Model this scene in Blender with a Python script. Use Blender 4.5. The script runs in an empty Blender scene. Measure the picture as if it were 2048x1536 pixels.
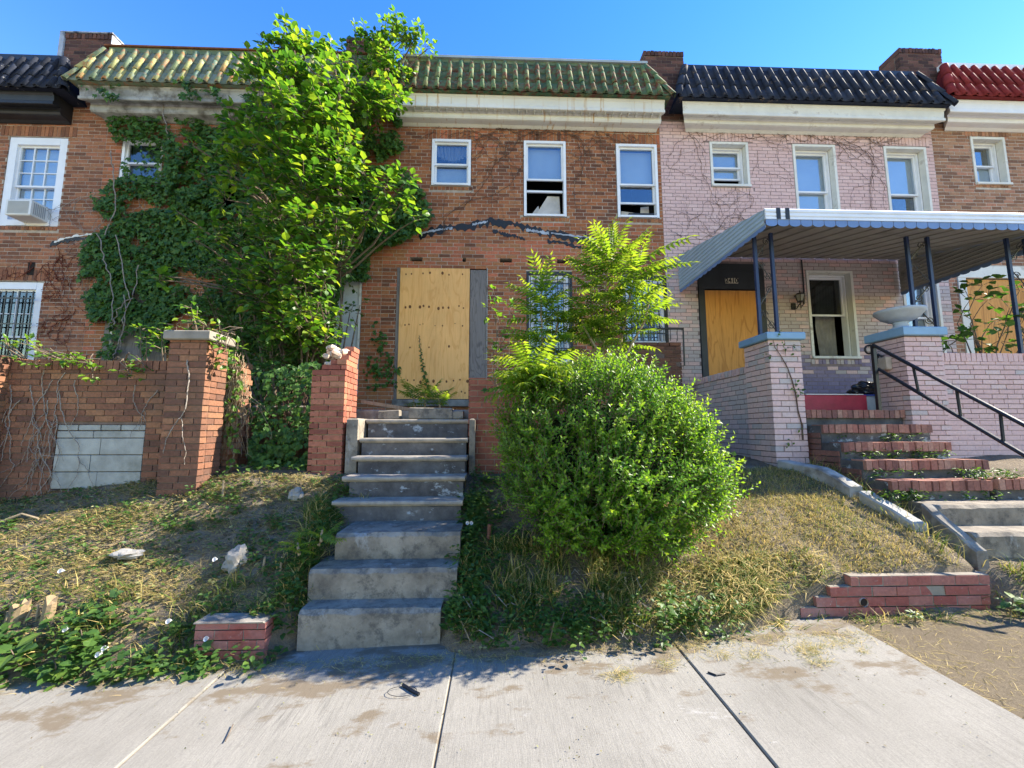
import bpy, math, random
import numpy as np
from mathutils import Vector, Matrix, noise

random.seed(7)
rng = np.random.default_rng(7)
SC = bpy.context.scene
COL = SC.collection

# ------------------------------------------------------------------ camera
CAMZ = 1.6
YAW, PITCH, FPX = math.radians(2.0), math.radians(6.3), 830.0
cam = bpy.data.objects.new('camera', bpy.data.cameras.new('camera'))
COL.objects.link(cam)
cam.data.sensor_width = 36.0
cam.data.lens = FPX / 2048 * 36.0
cam.data.clip_start = 0.05
cam.data.clip_end = 2000
cam.location = (0, 0, CAMZ)
cam.rotation_euler = (math.pi / 2 + PITCH, 0, -YAW)
SC.camera = cam

# ------------------------------------------------------------------ sky, sun, exposure
SUN = Vector((0.77, 0.095, 0.616)).normalized()          # direction towards the sun
SUN_EL = math.asin(SUN.z)
SUN_AZ = math.atan2(SUN.x, SUN.y)                         # clockwise from +Y
W = bpy.data.worlds.new('World')
SC.world = W
W.use_nodes = True
nt = W.node_tree
bg = nt.nodes['Background']
sky = nt.nodes.new('ShaderNodeTexSky')
sky.sky_type = 'NISHITA'
sky.sun_disc = False
sky.sun_elevation = SUN_EL
sky.sun_rotation = SUN_AZ
sky.altitude = 50
sky.air_density = 1.5
sky.dust_density = 0.0
sky.ozone_density = 1.0
hsv = nt.nodes.new('ShaderNodeHueSaturation')
hsv.inputs['Saturation'].default_value = 1.5
hsv.inputs['Hue'].default_value = 0.522
hsv.inputs['Value'].default_value = 0.92
nt.links.new(sky.outputs[0], hsv.inputs['Color'])
nt.links.new(hsv.outputs[0], bg.inputs[0])
bg.inputs[1].default_value = 0.086

sl = bpy.data.lights.new('sun', 'SUN')
sl.energy = 3.5
sl.angle = math.radians(0.6)
sl.color = (1.0, 0.91, 0.76)
so = bpy.data.objects.new('sun', sl)
COL.objects.link(so)
so.rotation_euler = SUN.to_track_quat('Z', 'Y').to_euler()
so.location = (12, 3, 20)

SC.view_settings.view_transform = 'Standard'
SC.view_settings.look = 'None'
SC.view_settings.gamma = 1
SC.view_settings.use_curve_mapping = False
SC.view_settings.exposure = 2.3
SC.cycles.max_bounces = 8
SC.cycles.diffuse_bounces = 4
SC.cycles.transparent_max_bounces = 12
SC.cycles.use_denoising = True

# ------------------------------------------------------------------ geometry helpers
_f = np.array([math.sin(YAW) * math.cos(PITCH), math.cos(YAW) * math.cos(PITCH), math.sin(PITCH)])
_r = np.array([math.cos(YAW), -math.sin(YAW), 0.0])
_u = np.cross(_r, _f)


def at(px, py, Y):
    """world point of a photograph pixel (2048 wide) on the plane at depth Y"""
    d = _f + _r * (px - 1024) / FPX - _u * (py - 768) / FPX
    p = np.array([0, 0, CAMZ]) + d * (Y / d[1])
    return Vector(p)


def proj(P):
    v = np.asarray(P, dtype=float) - np.array([0, 0, CAMZ])
    z = v @ _f
    return 1024 + FPX * (v @ _r) / z, 768 - FPX * (v @ _u) / z


def props(o, label=None, cat=None, group=None, kind=None):
    if label: o['label'] = label
    if cat: o['category'] = cat
    if group: o['group'] = group
    if kind: o['kind'] = kind
    return o


def link(name, data, parent=None):
    o = bpy.data.objects.new(name, data)
    COL.objects.link(o)
    if parent is not None:
        o.parent = parent
    return o


def thing(name, label, cat, group=None):
    return props(link(name, None), label, cat, group)


class MB:
    """collects boxes, prisms, tubes ... into one mesh (world coordinates)"""
    def __init__(s):
        s.v, s.f, s.c, s.sm = [], [], [], []
        s.cur = 0.5
        s.smooth = False

    def add(s, vs, fs, c=None):
        b = len(s.v)
        s.v += [tuple(p) for p in vs]
        s.f += [tuple(b + i for i in f) for f in fs]
        s.c += [s.cur if c is None else c] * len(fs)
        s.sm += [s.smooth] * len(fs)

    def box(s, x0, x1, y0, y1, z0, z1, c=None, M=None, jit=0):
        vs = [(x, y, z) for z in (z0, z1) for y in (y0, y1) for x in (x0, x1)]
        if jit:
            vs = [(a + random.uniform(-jit, jit), b + random.uniform(-jit, jit), d + random.uniform(-jit, jit)) for a, b, d in vs]
        if M is not None:
            vs = [M @ Vector(p) for p in vs]
        s.add(vs, [(0, 2, 3, 1), (4, 5, 7, 6), (0, 1, 5, 4), (2, 6, 7, 3), (0, 4, 6, 2), (1, 3, 7, 5)], c)
        return s

    def bevbox(s, x0, x1, y0, y1, z0, z1, b=0.01, c=None, M=None):
        def ring(xa, xb, ya, yb, z):
            return [(xa, ya, z), (xb, ya, z), (xb, yb, z), (xa, yb, z)]
        vs = ring(x0 + b, x1 - b, y0 + b, y1 - b, z0) + ring(x0, x1, y0, y1, z0 + b) + ring(x0, x1, y0, y1, z1 - b) + ring(x0 + b, x1 - b, y0 + b, y1 - b, z1)
        if M is not None:
            vs = [M @ Vector(p) for p in vs]
        fs = [(3, 2, 1, 0), (12, 13, 14, 15)]
        for k in range(3):
            for i in range(4):
                j = (i + 1) % 4
                fs.append((k * 4 + i, k * 4 + j, k * 4 + 4 + j, k * 4 + 4 + i))
        s.add(vs, fs, c)
        return s

    def prism_x(s, prof, x0, x1, c=None, M=None, inset=None):
        """profile [(y, z)...] extruded along X"""
        n = len(prof)
        i0 = inset or [0] * n
        vs = [(x0 + i0[k], y, z) for k, (y, z) in enumerate(prof)] + [(x1 - i0[k], y, z) for k, (y, z) in enumerate(prof)]
        if M is not None:
            vs = [M @ Vector(p) for p in vs]
        fs = [(i, (i + 1) % n, n + (i + 1) % n, n + i) for i in range(n)]
        fs += [tuple(range(n))[::-1], tuple(range(n, 2 * n))]
        s.add(vs, fs, c)
        return s

    def prism_y(s, prof, y0, y1, c=None):
        """profile [(x, z)...] extruded along Y"""
        n = len(prof)
        vs = [(x, y0, z) for x, z in prof] + [(x, y1, z) for x, z in prof]
        fs = [(i, (i + 1) % n, n + (i + 1) % n, n + i) for i in range(n)]
        fs += [tuple(range(n))[::-1], tuple(range(n, 2 * n))]
        s.add(vs, fs, c)
        return s

    def tube(s, pts, rad, n=6, c=None, cap=True):
        pts = [Vector(p) for p in pts]
        if not hasattr(rad, '__len__'):
            rad = [rad] * len(pts)
        vs, fs = [], []
        up = Vector((0.13, 0.27, 0.95))
        for i, p in enumerate(pts):
            a = pts[max(i - 1, 0)]
            b = pts[min(i + 1, len(pts) - 1)]
            d = (b - a)
            if d.length < 1e-9: d = Vector((0, 0, 1))
            d.normalize()
            q = up if abs(d.dot(up)) < 0.93 else Vector((1, 0.1, 0))
            e1 = d.cross(q).normalized()
            e2 = d.cross(e1)
            for k in range(n):
                t = 2 * math.pi * k / n
                vs.append(p + (e1 * math.cos(t) + e2 * math.sin(t)) * rad[i])
        for i in range(len(pts) - 1):
            for k in range(n):
                l = (k + 1) % n
                fs.append((i * n + k, i * n + l, i * n + n + l, i * n + n + k))
        if cap:
            fs.append(tuple(range(n))[::-1])
            m = (len(pts) - 1) * n
            fs.append(tuple(range(m, m + n)))
        s.add(vs, fs, c)
        return s

    def lathe(s, prof, cx, cy, n=20, c=None):
        vs, fs = [], []
        for r, z in prof:
            for k in range(n):
                t = 2 * math.pi * k / n
                vs.append((cx + r * math.cos(t), cy + r * math.sin(t), z))
        for i in range(len(prof) - 1):
            for k in range(n):
                l = (k + 1) % n
                fs.append((i * n + k, i * n + l, i * n + n + l, i * n + n + k))
        s.add(vs, fs, c)
        return s

    def build(s, name, mat, parent=None):
        me = bpy.data.meshes.new(name)
        me.from_pydata(s.v, [], s.f)
        a = me.attributes.new('bcol', 'FLOAT', 'FACE')
        a.data.foreach_set('value', s.c)
        me.polygons.foreach_set('use_smooth', s.sm)
        if mat is not None:
            me.materials.append(mat)
        me.update()
        return link(name, me, parent)


def np_mesh(name, V, Fc, fcol, mat, smooth=False):
    """fast mesh from arrays: V (n,3), Fc (m,k), fcol (m,)"""
    me = bpy.data.meshes.new(name)
    m, k = Fc.shape
    me.vertices.add(len(V))
    me.vertices.foreach_set('co', np.ascontiguousarray(V, dtype=np.float32).ravel())
    me.loops.add(m * k)
    me.loops.foreach_set('vertex_index', np.ascontiguousarray(Fc, dtype=np.int32).ravel())
    me.polygons.add(m)
    me.polygons.foreach_set('loop_start', np.arange(0, m * k, k, dtype=np.int32))
    a = me.attributes.new('bcol', 'FLOAT', 'FACE')
    a.data.foreach_set('value', np.ascontiguousarray(fcol, dtype=np.float32))
    me.polygons.foreach_set('use_smooth', np.full(m, bool(smooth)))
    me.materials.append(mat)
    me.update(calc_edges=True)
    return me


# ------------------------------------------------------------------ material helpers
class NT:
    def __init__(s, name):
        s.m = bpy.data.materials.new(name)
        s.m.use_nodes = True
        s.t = s.m.node_tree
        s.t.nodes.clear()
        s.o = s.t.nodes.new('ShaderNodeOutputMaterial')
        s._pos = None

    def n(s, typ, **kw):
        nd = s.t.nodes.new(typ)
        for k, v in kw.items():
            setattr(nd, k, v)
        return nd

    def set(s, inp, v):
        if hasattr(v, 'is_output') or isinstance(v, bpy.types.NodeSocket):
            s.t.links.new(v, inp)
        elif isinstance(v, (tuple, list)) and len(v) == 3 and inp.type == 'RGBA':
            inp.default_value = (*v, 1)
        else:
            inp.default_value = v

    def pos(s):
        if s._pos is None:
            s._pos = s.n('ShaderNodeNewGeometry').outputs['Position']
        return s._pos

    def mapped(s, scale, rot=(0, 0, 0), src=None):
        mp = s.n('ShaderNodeMapping')
        s.set(mp.inputs['Vector'], src or s.pos())
        mp.inputs['Scale'].default_value = scale
        mp.inputs['Rotation'].default_value = rot
        return mp.outputs[0]

    def noise(s, scale, detail=4, rough=0.55, dist=0.0, vec=None):
        nd = s.n('ShaderNodeTexNoise')
        s.set(nd.inputs['Vector'], vec or s.pos())
        nd.inputs['Scale'].default_value = scale
        nd.inputs['Detail'].default_value = detail
        nd.inputs['Roughness'].default_value = rough
        nd.inputs['Distortion'].default_value = dist
        return nd.outputs['Fac']

    def ramp(s, fac, pts, interp='LINEAR'):
        nd = s.n('ShaderNodeValToRGB')
        cr = nd.color_ramp
        cr.interpolation = interp
        while len(cr.elements) < len(pts):
            cr.elements.new(0.5)
        for e, (p, c) in zip(cr.elements, pts):
            e.position = p
            e.color = (*c, 1) if hasattr(c, '__len__') else (c, c, c, 1)
        s.set(nd.inputs[0], fac)
        return nd.outputs[0]

    def mix(s, fac, a, b, mode='MIX'):
        nd = s.n('ShaderNodeMix', data_type='RGBA', blend_type=mode)
        s.set(nd.inputs[0], fac)
        s.set(nd.inputs[6], a)
        s.set(nd.inputs[7], b)
        return nd.outputs[2]

    def math(s, op, a, b=0.0):
        nd = s.n('ShaderNodeMath', operation=op)
        s.set(nd.inputs[0], a)
        s.set(nd.inputs[1], b)
        return nd.outputs[0]

    def attr(s, name='bcol'):
        return s.n('ShaderNodeAttribute', attribute_name=name).outputs['Fac']

    def xyz(s):
        nd = s.n('ShaderNodeSeparateXYZ')
        s.set(nd.inputs[0], s.pos())
        return nd.outputs

    def out(s, color, rough=0.85, bump=None, bstr=0.3, bdist=0.01, spec=0.3, metallic=0.0, transl=None, trf=0.35):
        p = s.n('ShaderNodeBsdfPrincipled')
        s.set(p.inputs['Base Color'], color)
        s.set(p.inputs['Roughness'], rough)
        s.set(p.inputs['Specular IOR Level'], spec)
        s.set(p.inputs['Metallic'], metallic)
        if bump is not None:
            b = s.n('ShaderNodeBump')
            b.inputs['Strength'].default_value = bstr
            b.inputs['Distance'].default_value = bdist
            s.set(b.inputs['Height'], bump)
            s.set(p.inputs['Normal'], b.outputs[0])
        sh = p.outputs[0]
        if transl is not None:
            t = s.n('ShaderNodeBsdfTranslucent')
            s.set(t.inputs['Color'], transl)
            mx = s.n('ShaderNodeMixShader')
            mx.inputs[0].default_value = trf
            s.t.links.new(sh, mx.inputs[1])
            s.t.links.new(t.outputs[0], mx.inputs[2])
            sh = mx.outputs[0]
        s.t.links.new(sh, s.o.inputs[0])
        return s.m


def simple(name, col, rough=0.7, var=0.25, scale=6.0, spec=0.3, bump=0.15, dirt=None, dirtscale=2.0, dirtamt=(0.5, 0.75), metallic=0.0, fine=60.0):
    """a plain paint / stone colour with mottling, optional blotchy dirt colour and fine relief"""
    N = NT(name)
    n1 = N.noise(scale, 5)
    n2 = N.noise(fine, 3)
    lo = tuple(c * (1 - var) for c in col)
    hi = tuple(min(1, c * (1 + var * 0.6)) for c in col)
    c = N.ramp(n1, [(0.3, lo), (0.7, hi)])
    if dirt is not None:
        d = N.ramp(N.noise(dirtscale, 7, 0.65), [(dirtamt[0], 0.0), (dirtamt[1], 1.0)])
        c = N.mix(d, c, dirt)
    return N.out(c, rough, n2, bump, 0.004, spec, metallic)


def brick_mat(name, stops, mott=0.35, stain=None, stain_amt=(0.55, 0.8), rough=0.9, chips=None, calm=0.0, tone=1.0):
    N = NT(name)
    mean = [sum(c[k] for _, c in stops) / len(stops) for k in range(3)]
    stops = [(p, tuple(tone * (c[k] + (mean[k] - c[k]) * calm) for k in range(3))) for p, c in stops]
    a = N.attr()
    c = N.ramp(a, stops)
    m = N.noise(35, 5, 0.65)
    c = N.mix(1.0, c, N.ramp(m, [(0.25, 1 - mott), (0.75, 1 + mott * 0.4)]), 'MULTIPLY')
    if stain is not None:
        s1 = N.ramp(N.noise(1.3, 8, 0.7), [(stain_amt[0], 0.0), (stain_amt[1], 0.75)])
        c = N.mix(s1, c, stain)
    if chips is not None:
        s2 = N.ramp(N.noise(34, 6, 0.75), [(0.62, 0.0), (0.70, 0.7)])
        c = N.mix(s2, c, chips)
    h = N.noise(120, 4)
    return N.out(c, rough, h, 0.5, 0.004, 0.2)


def leaf_mat(name, stops, tstops, rough=0.5, trf=0.4, spec=0.35):
    N = NT(name)
    a = N.attr()
    c = N.ramp(a, stops)
    t = N.ramp(a, tstops)
    return N.out(c, rough, None, spec=spec, transl=t, trf=trf)


# bricks and masonry
BROWN = [(0.0, (0.125, 0.060, 0.040)), (0.25, (0.29, 0.108, 0.054)), (0.5, (0.43, 0.160, 0.068)), (0.72, (0.46, 0.21, 0.092)), (0.8, (0.53, 0.165, 0.082)), (1.0, (0.66, 0.21, 0.115))]
m_brick_main = brick_mat('weathered_brown_brick', BROWN, 0.4, (0.13, 0.075, 0.055), (0.52, 0.85), calm=.2, tone=.86)
m_brick_left = brick_mat('tan_brown_brick', [(0, (0.16, 0.078, 0.052)), (0.4, (0.33, 0.132, 0.072)), (0.7, (0.42, 0.195, 0.10)), (1, (0.46, 0.175, 0.095))], 0.4, (0.12, 0.075, 0.055), (0.52, 0.85), calm=.2, tone=.86)
m_brick_tan = brick_mat('clean_tan_brick', [(0, (0.20, 0.105, 0.07)), (0.4, (0.32, 0.165, 0.10)), (0.7, (0.40, 0.225, 0.14)), (1, (0.44, 0.20, 0.13))], 0.3)
m_brick_pink = brick_mat('pink_painted_brick', [(0, (0.60, 0.40, 0.375)), (0.5, (0.65, 0.45, 0.42)), (0.66, (0.68, 0.485, 0.45)), (0.68, (0.52, 0.45, 0.44)), (0.8, (0.46, 0.40, 0.38)), (0.82, (0.30, 0.25, 0.33)), (1.0, (0.22, 0.18, 0.26))], 0.18, (0.42, 0.33, 0.33), (0.6, 0.9), chips=None)  # pink paint; the greyer middle stops also carry the porch shade
m_brick_porch = brick_mat('soot_stained_brick', [(0, (0.085, 0.048, 0.040)), (0.3, (0.18, 0.08, 0.052)), (0.6, (0.26, 0.12, 0.07)), (0.85, (0.33, 0.165, 0.085)), (1, (0.36, 0.165, 0.10))], 0.4, (0.09, 0.065, 0.05), (0.47, 0.75), calm=.3)
m_brick_red = brick_mat('red_pier_brick', [(0, (0.22, 0.07, 0.05)), (0.5, (0.34, 0.115, 0.075)), (0.85, (0.42, 0.16, 0.10)), (1, (0.42, 0.22, 0.12))], 0.4, (0.16, 0.085, 0.065), (0.52, 0.85), calm=.15)
m_brick_step = brick_mat('tread_brick', [(0, (0.20, 0.095, 0.08)), (0.5, (0.33, 0.145, 0.11)), (0.85, (0.40, 0.21, 0.155)), (1, (0.52, 0.38, 0.30))], 0.4, (0.15, 0.115, 0.10), (0.47, 0.75))
m_brick_paint = brick_mat('red_painted_brick', [(0, (0.29, 0.085, 0.07)), (0.5, (0.34, 0.11, 0.088)), (1, (0.38, 0.18, 0.15))], 0.35, (0.33, 0.20, 0.175), (0.46, 0.68), chips=(0.52, 0.44, 0.42))
m_brick_dark = brick_mat('dark_parapet_brick', [(0, (0.05, 0.03, 0.028)), (0.5, (0.11, 0.055, 0.045)), (1, (0.17, 0.08, 0.06))], 0.35)  # very dark brick tones, alike on every face
m_mortar = simple('grey_buff_mortar', (0.42, 0.345, 0.275), 0.95, 0.3, 9, bump=0.4, dirt=(0.24, 0.18, 0.145), dirtscale=1.2, dirtamt=(0.5, 0.8))
m_mortar_light = simple('light_mortar', (0.50, 0.45, 0.39), 0.95, 0.25, 9, bump=0.4)
m_mortar_dark = simple('dark_mortar', (0.15, 0.11, 0.09), 0.95, 0.3, 9, bump=0.4)
m_mortar_pink = simple('recessed_dark_mortar', (0.24, 0.185, 0.18), 0.95, 0.3, 9, bump=0.4)  # joints darker than the pink bricks around them

# stone, concrete, ground
def concrete_step_mat():
    N = NT('stained_step_concrete')
    c = N.ramp(N.noise(3.5, 7, 0.7), [(0.30, (0.12, 0.102, 0.082)), (0.52, (0.235, 0.205, 0.165)), (0.75, (0.34, 0.30, 0.245))])
    c = N.mix(N.ramp(N.noise(9, 6, 0.75), [(0.50, 0.0), (0.62, 0.75)]), c, (0.085, 0.078, 0.07))
    c = N.mix(N.ramp(N.noise(5, 6, 0.7, vec=N.mapped((1, 1, 0.5))), [(0.60, 0.0), (0.68, 0.65)]), c, (0.34, 0.34, 0.33))
    return N.out(c, 0.9, N.noise(80, 4), 0.5, 0.004, 0.2)
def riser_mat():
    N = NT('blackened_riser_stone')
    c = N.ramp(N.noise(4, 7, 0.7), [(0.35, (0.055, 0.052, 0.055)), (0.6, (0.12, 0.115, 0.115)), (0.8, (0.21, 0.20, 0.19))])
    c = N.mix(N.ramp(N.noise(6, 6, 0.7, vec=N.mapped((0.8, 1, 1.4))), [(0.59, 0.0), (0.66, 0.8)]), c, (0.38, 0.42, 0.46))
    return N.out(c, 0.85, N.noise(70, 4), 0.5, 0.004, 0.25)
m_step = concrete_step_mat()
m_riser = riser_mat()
m_nose = simple('worn_tread_stone', (0.31, 0.275, 0.23), 0.8, 0.3, 8, dirt=(0.16, 0.155, 0.15), dirtscale=5, dirtamt=(0.5, 0.7), bump=0.3)
m_kerb = simple('broken_kerb_concrete', (0.28, 0.26, 0.225), 0.9, 0.35, 5, dirt=(0.12, 0.105, 0.09), dirtscale=4, dirtamt=(0.42, 0.62), bump=0.6)
m_kerb_pale = simple('pale_broken_kerb', (0.34, 0.33, 0.305), 0.9, 0.3, 6, bump=0.6, dirt=(0.15, 0.135, 0.115), dirtscale=5, dirtamt=(0.52, 0.7))
m_block = simple('cinder_block', (0.32, 0.325, 0.30), 0.95, 0.22, 7, dirt=(0.17, 0.17, 0.14), dirtscale=2.3, dirtamt=(0.5, 0.72), bump=0.6)
m_capstone = simple('limestone_cap', (0.25, 0.22, 0.18), 0.9, 0.3, 6, bump=0.4)
m_rock = simple('concrete_chunk', (0.27, 0.26, 0.235), 0.9, 0.25, 10, dirt=(0.25, 0.22, 0.19), dirtscale=8, bump=0.6)
m_rubble = simple('exposed_mortar_rubble', (0.52, 0.42, 0.33), 0.95, 0.35, 18, dirt=(0.30, 0.16, 0.11), dirtscale=14, dirtamt=(0.5, 0.65), bump=0.7)

def sidewalk_mat():
    N = NT('broom_finished_concrete')
    c = N.ramp(N.noise(1.4, 6, 0.6), [(0.3, (0.20, 0.188, 0.164)), (0.7, (0.262, 0.248, 0.218))])
    st = N.noise(20, 5, 0.75, vec=N.mapped((8, 0.45, 1)))
    c = N.mix(1.0, c, N.ramp(st, [(0.30, 0.84), (0.62, 1.06)]), 'MULTIPLY')
    c = N.mix(1.0, c, N.ramp(N.noise(130, 3, 0.7), [(0.30, 0.80), (0.60, 1.05)]), 'MULTIPLY')
    gm = N.ramp(N.noise(0.9, 4, 0.6, vec=N.mapped((1, 1, 1), rot=(0, 0, .5))), [(0.42, 0.0), (0.62, 1.0)])
    grey = N.math('MULTIPLY', N.ramp(N.noise(9, 5, 0.75, vec=N.mapped((5, 0.35, 1))), [(0.50, 0.0), (0.66, 0.75)]), gm)
    c = N.mix(grey, c, (0.115, 0.108, 0.095))
    # brown soil scuffed over the slab, heaviest at the bank
    yy = N.xyz()[1]
    edge = N.ramp(N.math('MULTIPLY', N.math('SUBTRACT', yy, 2.0), 0.75), [(0.0, 0.0), (1.0, 0.17)])
    d = N.math('ADD', N.noise(2.6, 8, 0.68, vec=N.mapped((0.8, 1.5, 1))), edge)
    c = N.mix(N.ramp(d, [(0.625, 0.0), (0.70, 0.85)]), c, (0.135, 0.105, 0.07))
    sp = N.ramp(N.noise(48, 2), [(0.74, 0.0), (0.78, 0.7)])
    c = N.mix(sp, c, (0.08, 0.065, 0.05))
    wh = N.ramp(N.noise(1.7, 6, 0.75, vec=N.mapped((0.7, 1.6, 1), rot=(0, 0, 0.3))), [(0.62, 0.0), (0.70, 0.75)])
    c = N.mix(wh, c, (0.36, 0.35, 0.335))
    h = N.math('ADD', st, N.math('MULTIPLY', N.noise(150, 3), 0.4))
    return N.out(c, 0.9, h, 0.45, 0.004, 0.2)
m_side = sidewalk_mat()

def soil_mat():
    N = NT('bank_soil')
    c = N.ramp(N.noise(4, 8, 0.7), [(0.3, (0.10, 0.080, 0.060)), (0.55, (0.18, 0.145, 0.105)), (0.8, (0.28, 0.225, 0.16))])
    c = N.mix(N.ramp(N.noise(40, 4, 0.7), [(0.55, 0.0), (0.7, 0.5)]), c, (0.27, 0.22, 0.15))
    c = N.mix(N.ramp(N.noise(26, 5, 0.7, vec=N.mapped((1, 2.5, 1))), [(0.58, 0.0), (0.68, 0.6)]), c, (0.33, 0.27, 0.15))
    return N.out(c, 0.95, N.noise(45, 6, 0.7), 0.9, 0.03, 0.1)
m_soil = soil_mat()

def gravel_mat():
    N = NT('straw_strewn_dirt')
    c = N.ramp(N.noise(3, 7, 0.7), [(0.3, (0.12, 0.095, 0.065)), (0.7, (0.21, 0.17, 0.115))])
    c = N.mix(N.ramp(N.noise(90, 3, 0.6), [(0.5, 0.0), (0.68, 0.6)]), c, (0.30, 0.25, 0.165))
    return N.out(c, 0.95, N.noise(110, 4, 0.7), 0.8, 0.01, 0.1)
m_gravel = gravel_mat()
m_street_bounce = simple('pale_bounce_street', (0.30, 0.285, 0.26), 0.9, 0.2, 3, bump=0.5)  # unseen street, coloured pale to bounce sunlight onto the facades
m_joint = simple('joint_soil', (0.17, 0.135, 0.09), 0.95, 0.3, 20, bump=0.4)

# timber, paint, metal, glass
def plywood_mat(name, base, grain, scale=1.0, knots=True, wob=3.0):
    N = NT(name)
    v = N.mapped((1, 1, 0.16))
    n = N.noise(3.2 * scale, 4, 0.5, 0.6, vec=v)
    w = N.math('SINE', N.math('MULTIPLY', n, 60 * wob / 3))
    n2 = N.noise(60, 3, vec=N.mapped((1, 1, 0.03)))
    c = N.ramp(N.noise(1.6, 4), [(0.3, tuple(x * 0.92 for x in base)), (0.7, base)])
    c = N.mix(N.ramp(w, [(0.45, 0.0), (1.0, 0.55)]), c, grain)
    c = N.mix(N.ramp(n2, [(0.45, 0.0), (0.7, 0.35)]), c, grain)
    c = N.mix(N.ramp(N.noise(1.9, 7, 0.65, vec=N.mapped((1, 1, 0.45))), [(0.50, 0.0), (0.72, 0.5)]), c, tuple(x * 0.62 for x in base))
    return N.out(c, 0.65, n2, 0.15, 0.002, 0.3)
m_ply = plywood_mat('fresh_pine_plywood', (0.86, 0.47, 0.165), (0.66, 0.31, 0.085))
m_ply_orange = plywood_mat('aged_orange_plywood', (0.66, 0.31, 0.075), (0.34, 0.125, 0.025), 0.9, wob=2.6)
m_knot = simple('plywood_knot', (0.16, 0.065, 0.022), 0.7, 0.4, 60)
m_greywood = plywood_mat('weathered_grey_board', (0.21, 0.185, 0.17), (0.06, 0.052, 0.05), 1.6, wob=3.5)
m_plank = plywood_mat('old_brown_plank', (0.22, 0.17, 0.12), (0.10, 0.07, 0.05), 2.0)
m_white = simple('white_vinyl', (0.74, 0.75, 0.77), 0.5, 0.06, 5, 0.4, 0.03)
def rust_streak_mat():
    N = NT('white_cornice_rust_streaks')
    c = N.ramp(N.noise(2, 5), [(0.3, (0.60, 0.585, 0.53)), (0.7, (0.70, 0.685, 0.63))])
    s1 = N.noise(5.5, 3, 0.6, vec=N.mapped((3.2, 1, 0.06)))
    s2 = N.noise(1.1, 2, vec=N.mapped((1, 1, 0.2)))
    f = N.math('MULTIPLY', N.ramp(s1, [(0.58, 0.0), (0.70, 0.9)]), N.ramp(s2, [(0.4, 0.25), (0.6, 1.0)]))
    c = N.mix(f, c, (0.42, 0.23, 0.06))
    return N.out(c, 0.6, N.noise(60, 3), 0.1, 0.003, 0.3)
m_cornice = rust_streak_mat()
m_white_old = simple('old_white_paint', (0.66, 0.65, 0.60), 0.65, 0.12, 4, 0.3, 0.15, dirt=(0.28, 0.23, 0.18), dirtscale=4, dirtamt=(0.58, 0.78))
m_grey_old = simple('peeling_grey_cornice', (0.36, 0.36, 0.34), 0.8, 0.3, 5, 0.3, 0.4, dirt=(0.10, 0.09, 0.075), dirtscale=4, dirtamt=(0.45, 0.66))
m_black = simple('black_paint', (0.018, 0.018, 0.02), 0.45, 0.3, 5, 0.4, 0.1)
m_iron = simple('black_iron', (0.016, 0.017, 0.021), 0.4, 0.3, 20, 0.5, 0.15)
m_iron_sunlit = simple('sun_patched_handrail', (0.018, 0.019, 0.023), 0.38, 0.3, 20, 0.5, 0.2, dirt=(0.55, 0.50, 0.43), dirtscale=3.2, dirtamt=(0.62, 0.68))  # pale blotches: sunlit stretches of the rail put into the colour
m_navy = simple('navy_blue_paint', (0.016, 0.032, 0.085), 0.45, 0.25, 6, 0.4, 0.1)
m_capblue = simple('grey_blue_cap_paint', (0.20, 0.34, 0.48), 0.55, 0.12, 6, 0.35, 0.15)
m_awn = simple('pale_blue_awning_metal', (0.34, 0.44, 0.54), 0.42, 0.1, 4, 0.5, 0.06)
m_awn_white = simple('white_awning_gutter', (0.70, 0.72, 0.75), 0.4, 0.08, 4, 0.5, 0.05)
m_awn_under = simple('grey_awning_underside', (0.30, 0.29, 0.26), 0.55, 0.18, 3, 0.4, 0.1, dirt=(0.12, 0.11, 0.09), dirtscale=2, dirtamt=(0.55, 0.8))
m_valance = simple('blue_valance_metal', (0.12, 0.20, 0.38), 0.45, 0.15, 4, 0.45, 0.06)
m_darkdoor = simple('dark_slate_door_paint', (0.035, 0.04, 0.045), 0.5, 0.25, 5, 0.35, 0.1)
m_redbox = simple('crimson_painted_wood', (0.33, 0.018, 0.045), 0.5, 0.25, 8, 0.4, 0.2, dirt=(0.45, 0.2, 0.2), dirtscale=9, dirtamt=(0.68, 0.74))
m_bag = simple('black_plastic_bag', (0.012, 0.013, 0.016), 0.28, 0.3, 10, 0.6, 0.9, fine=25)
m_bluebag = simple('blue_plastic', (0.02, 0.06, 0.32), 0.4, 0.2, 10, 0.5, 0.3)
m_crate = simple('grey_translucent_bin', (0.30, 0.34, 0.37), 0.5, 0.2, 8, 0.4, 0.2)
m_urn = simple('painted_stone_urn', (0.40, 0.44, 0.48), 0.75, 0.15, 7, 0.3, 0.3, dirt=(0.22, 0.22, 0.21), dirtscale=4, dirtamt=(0.55, 0.75))
m_tar = simple('roofing_tar', (0.012, 0.012, 0.014), 0.5, 0.35, 25, 0.4, 0.6)
m_flash = simple('dull_metal_flashing', (0.34, 0.37, 0.42), 0.5, 0.3, 7, 0.5, 0.2, dirt=(0.05, 0.05, 0.05), dirtscale=6, dirtamt=(0.52, 0.62))
m_ridge = simple('ridge_flashing', (0.36, 0.40, 0.40), 0.5, 0.15, 3, 0.4, 0.1)
m_ridge_green = simple('mossy_ridge_board', (0.12, 0.17, 0.10), 0.8, 0.35, 3, 0.3, 0.2, dirt=(0.27, 0.22, 0.11), dirtscale=3)
m_ridge_black = simple('black_ridge_metal', (0.02, 0.025, 0.04), 0.45, 0.3, 4, 0.4, 0.1)
m_rustedge = simple('rusty_edge', (0.20, 0.075, 0.03), 0.85, 0.4, 12, 0.2, 0.4)
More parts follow.
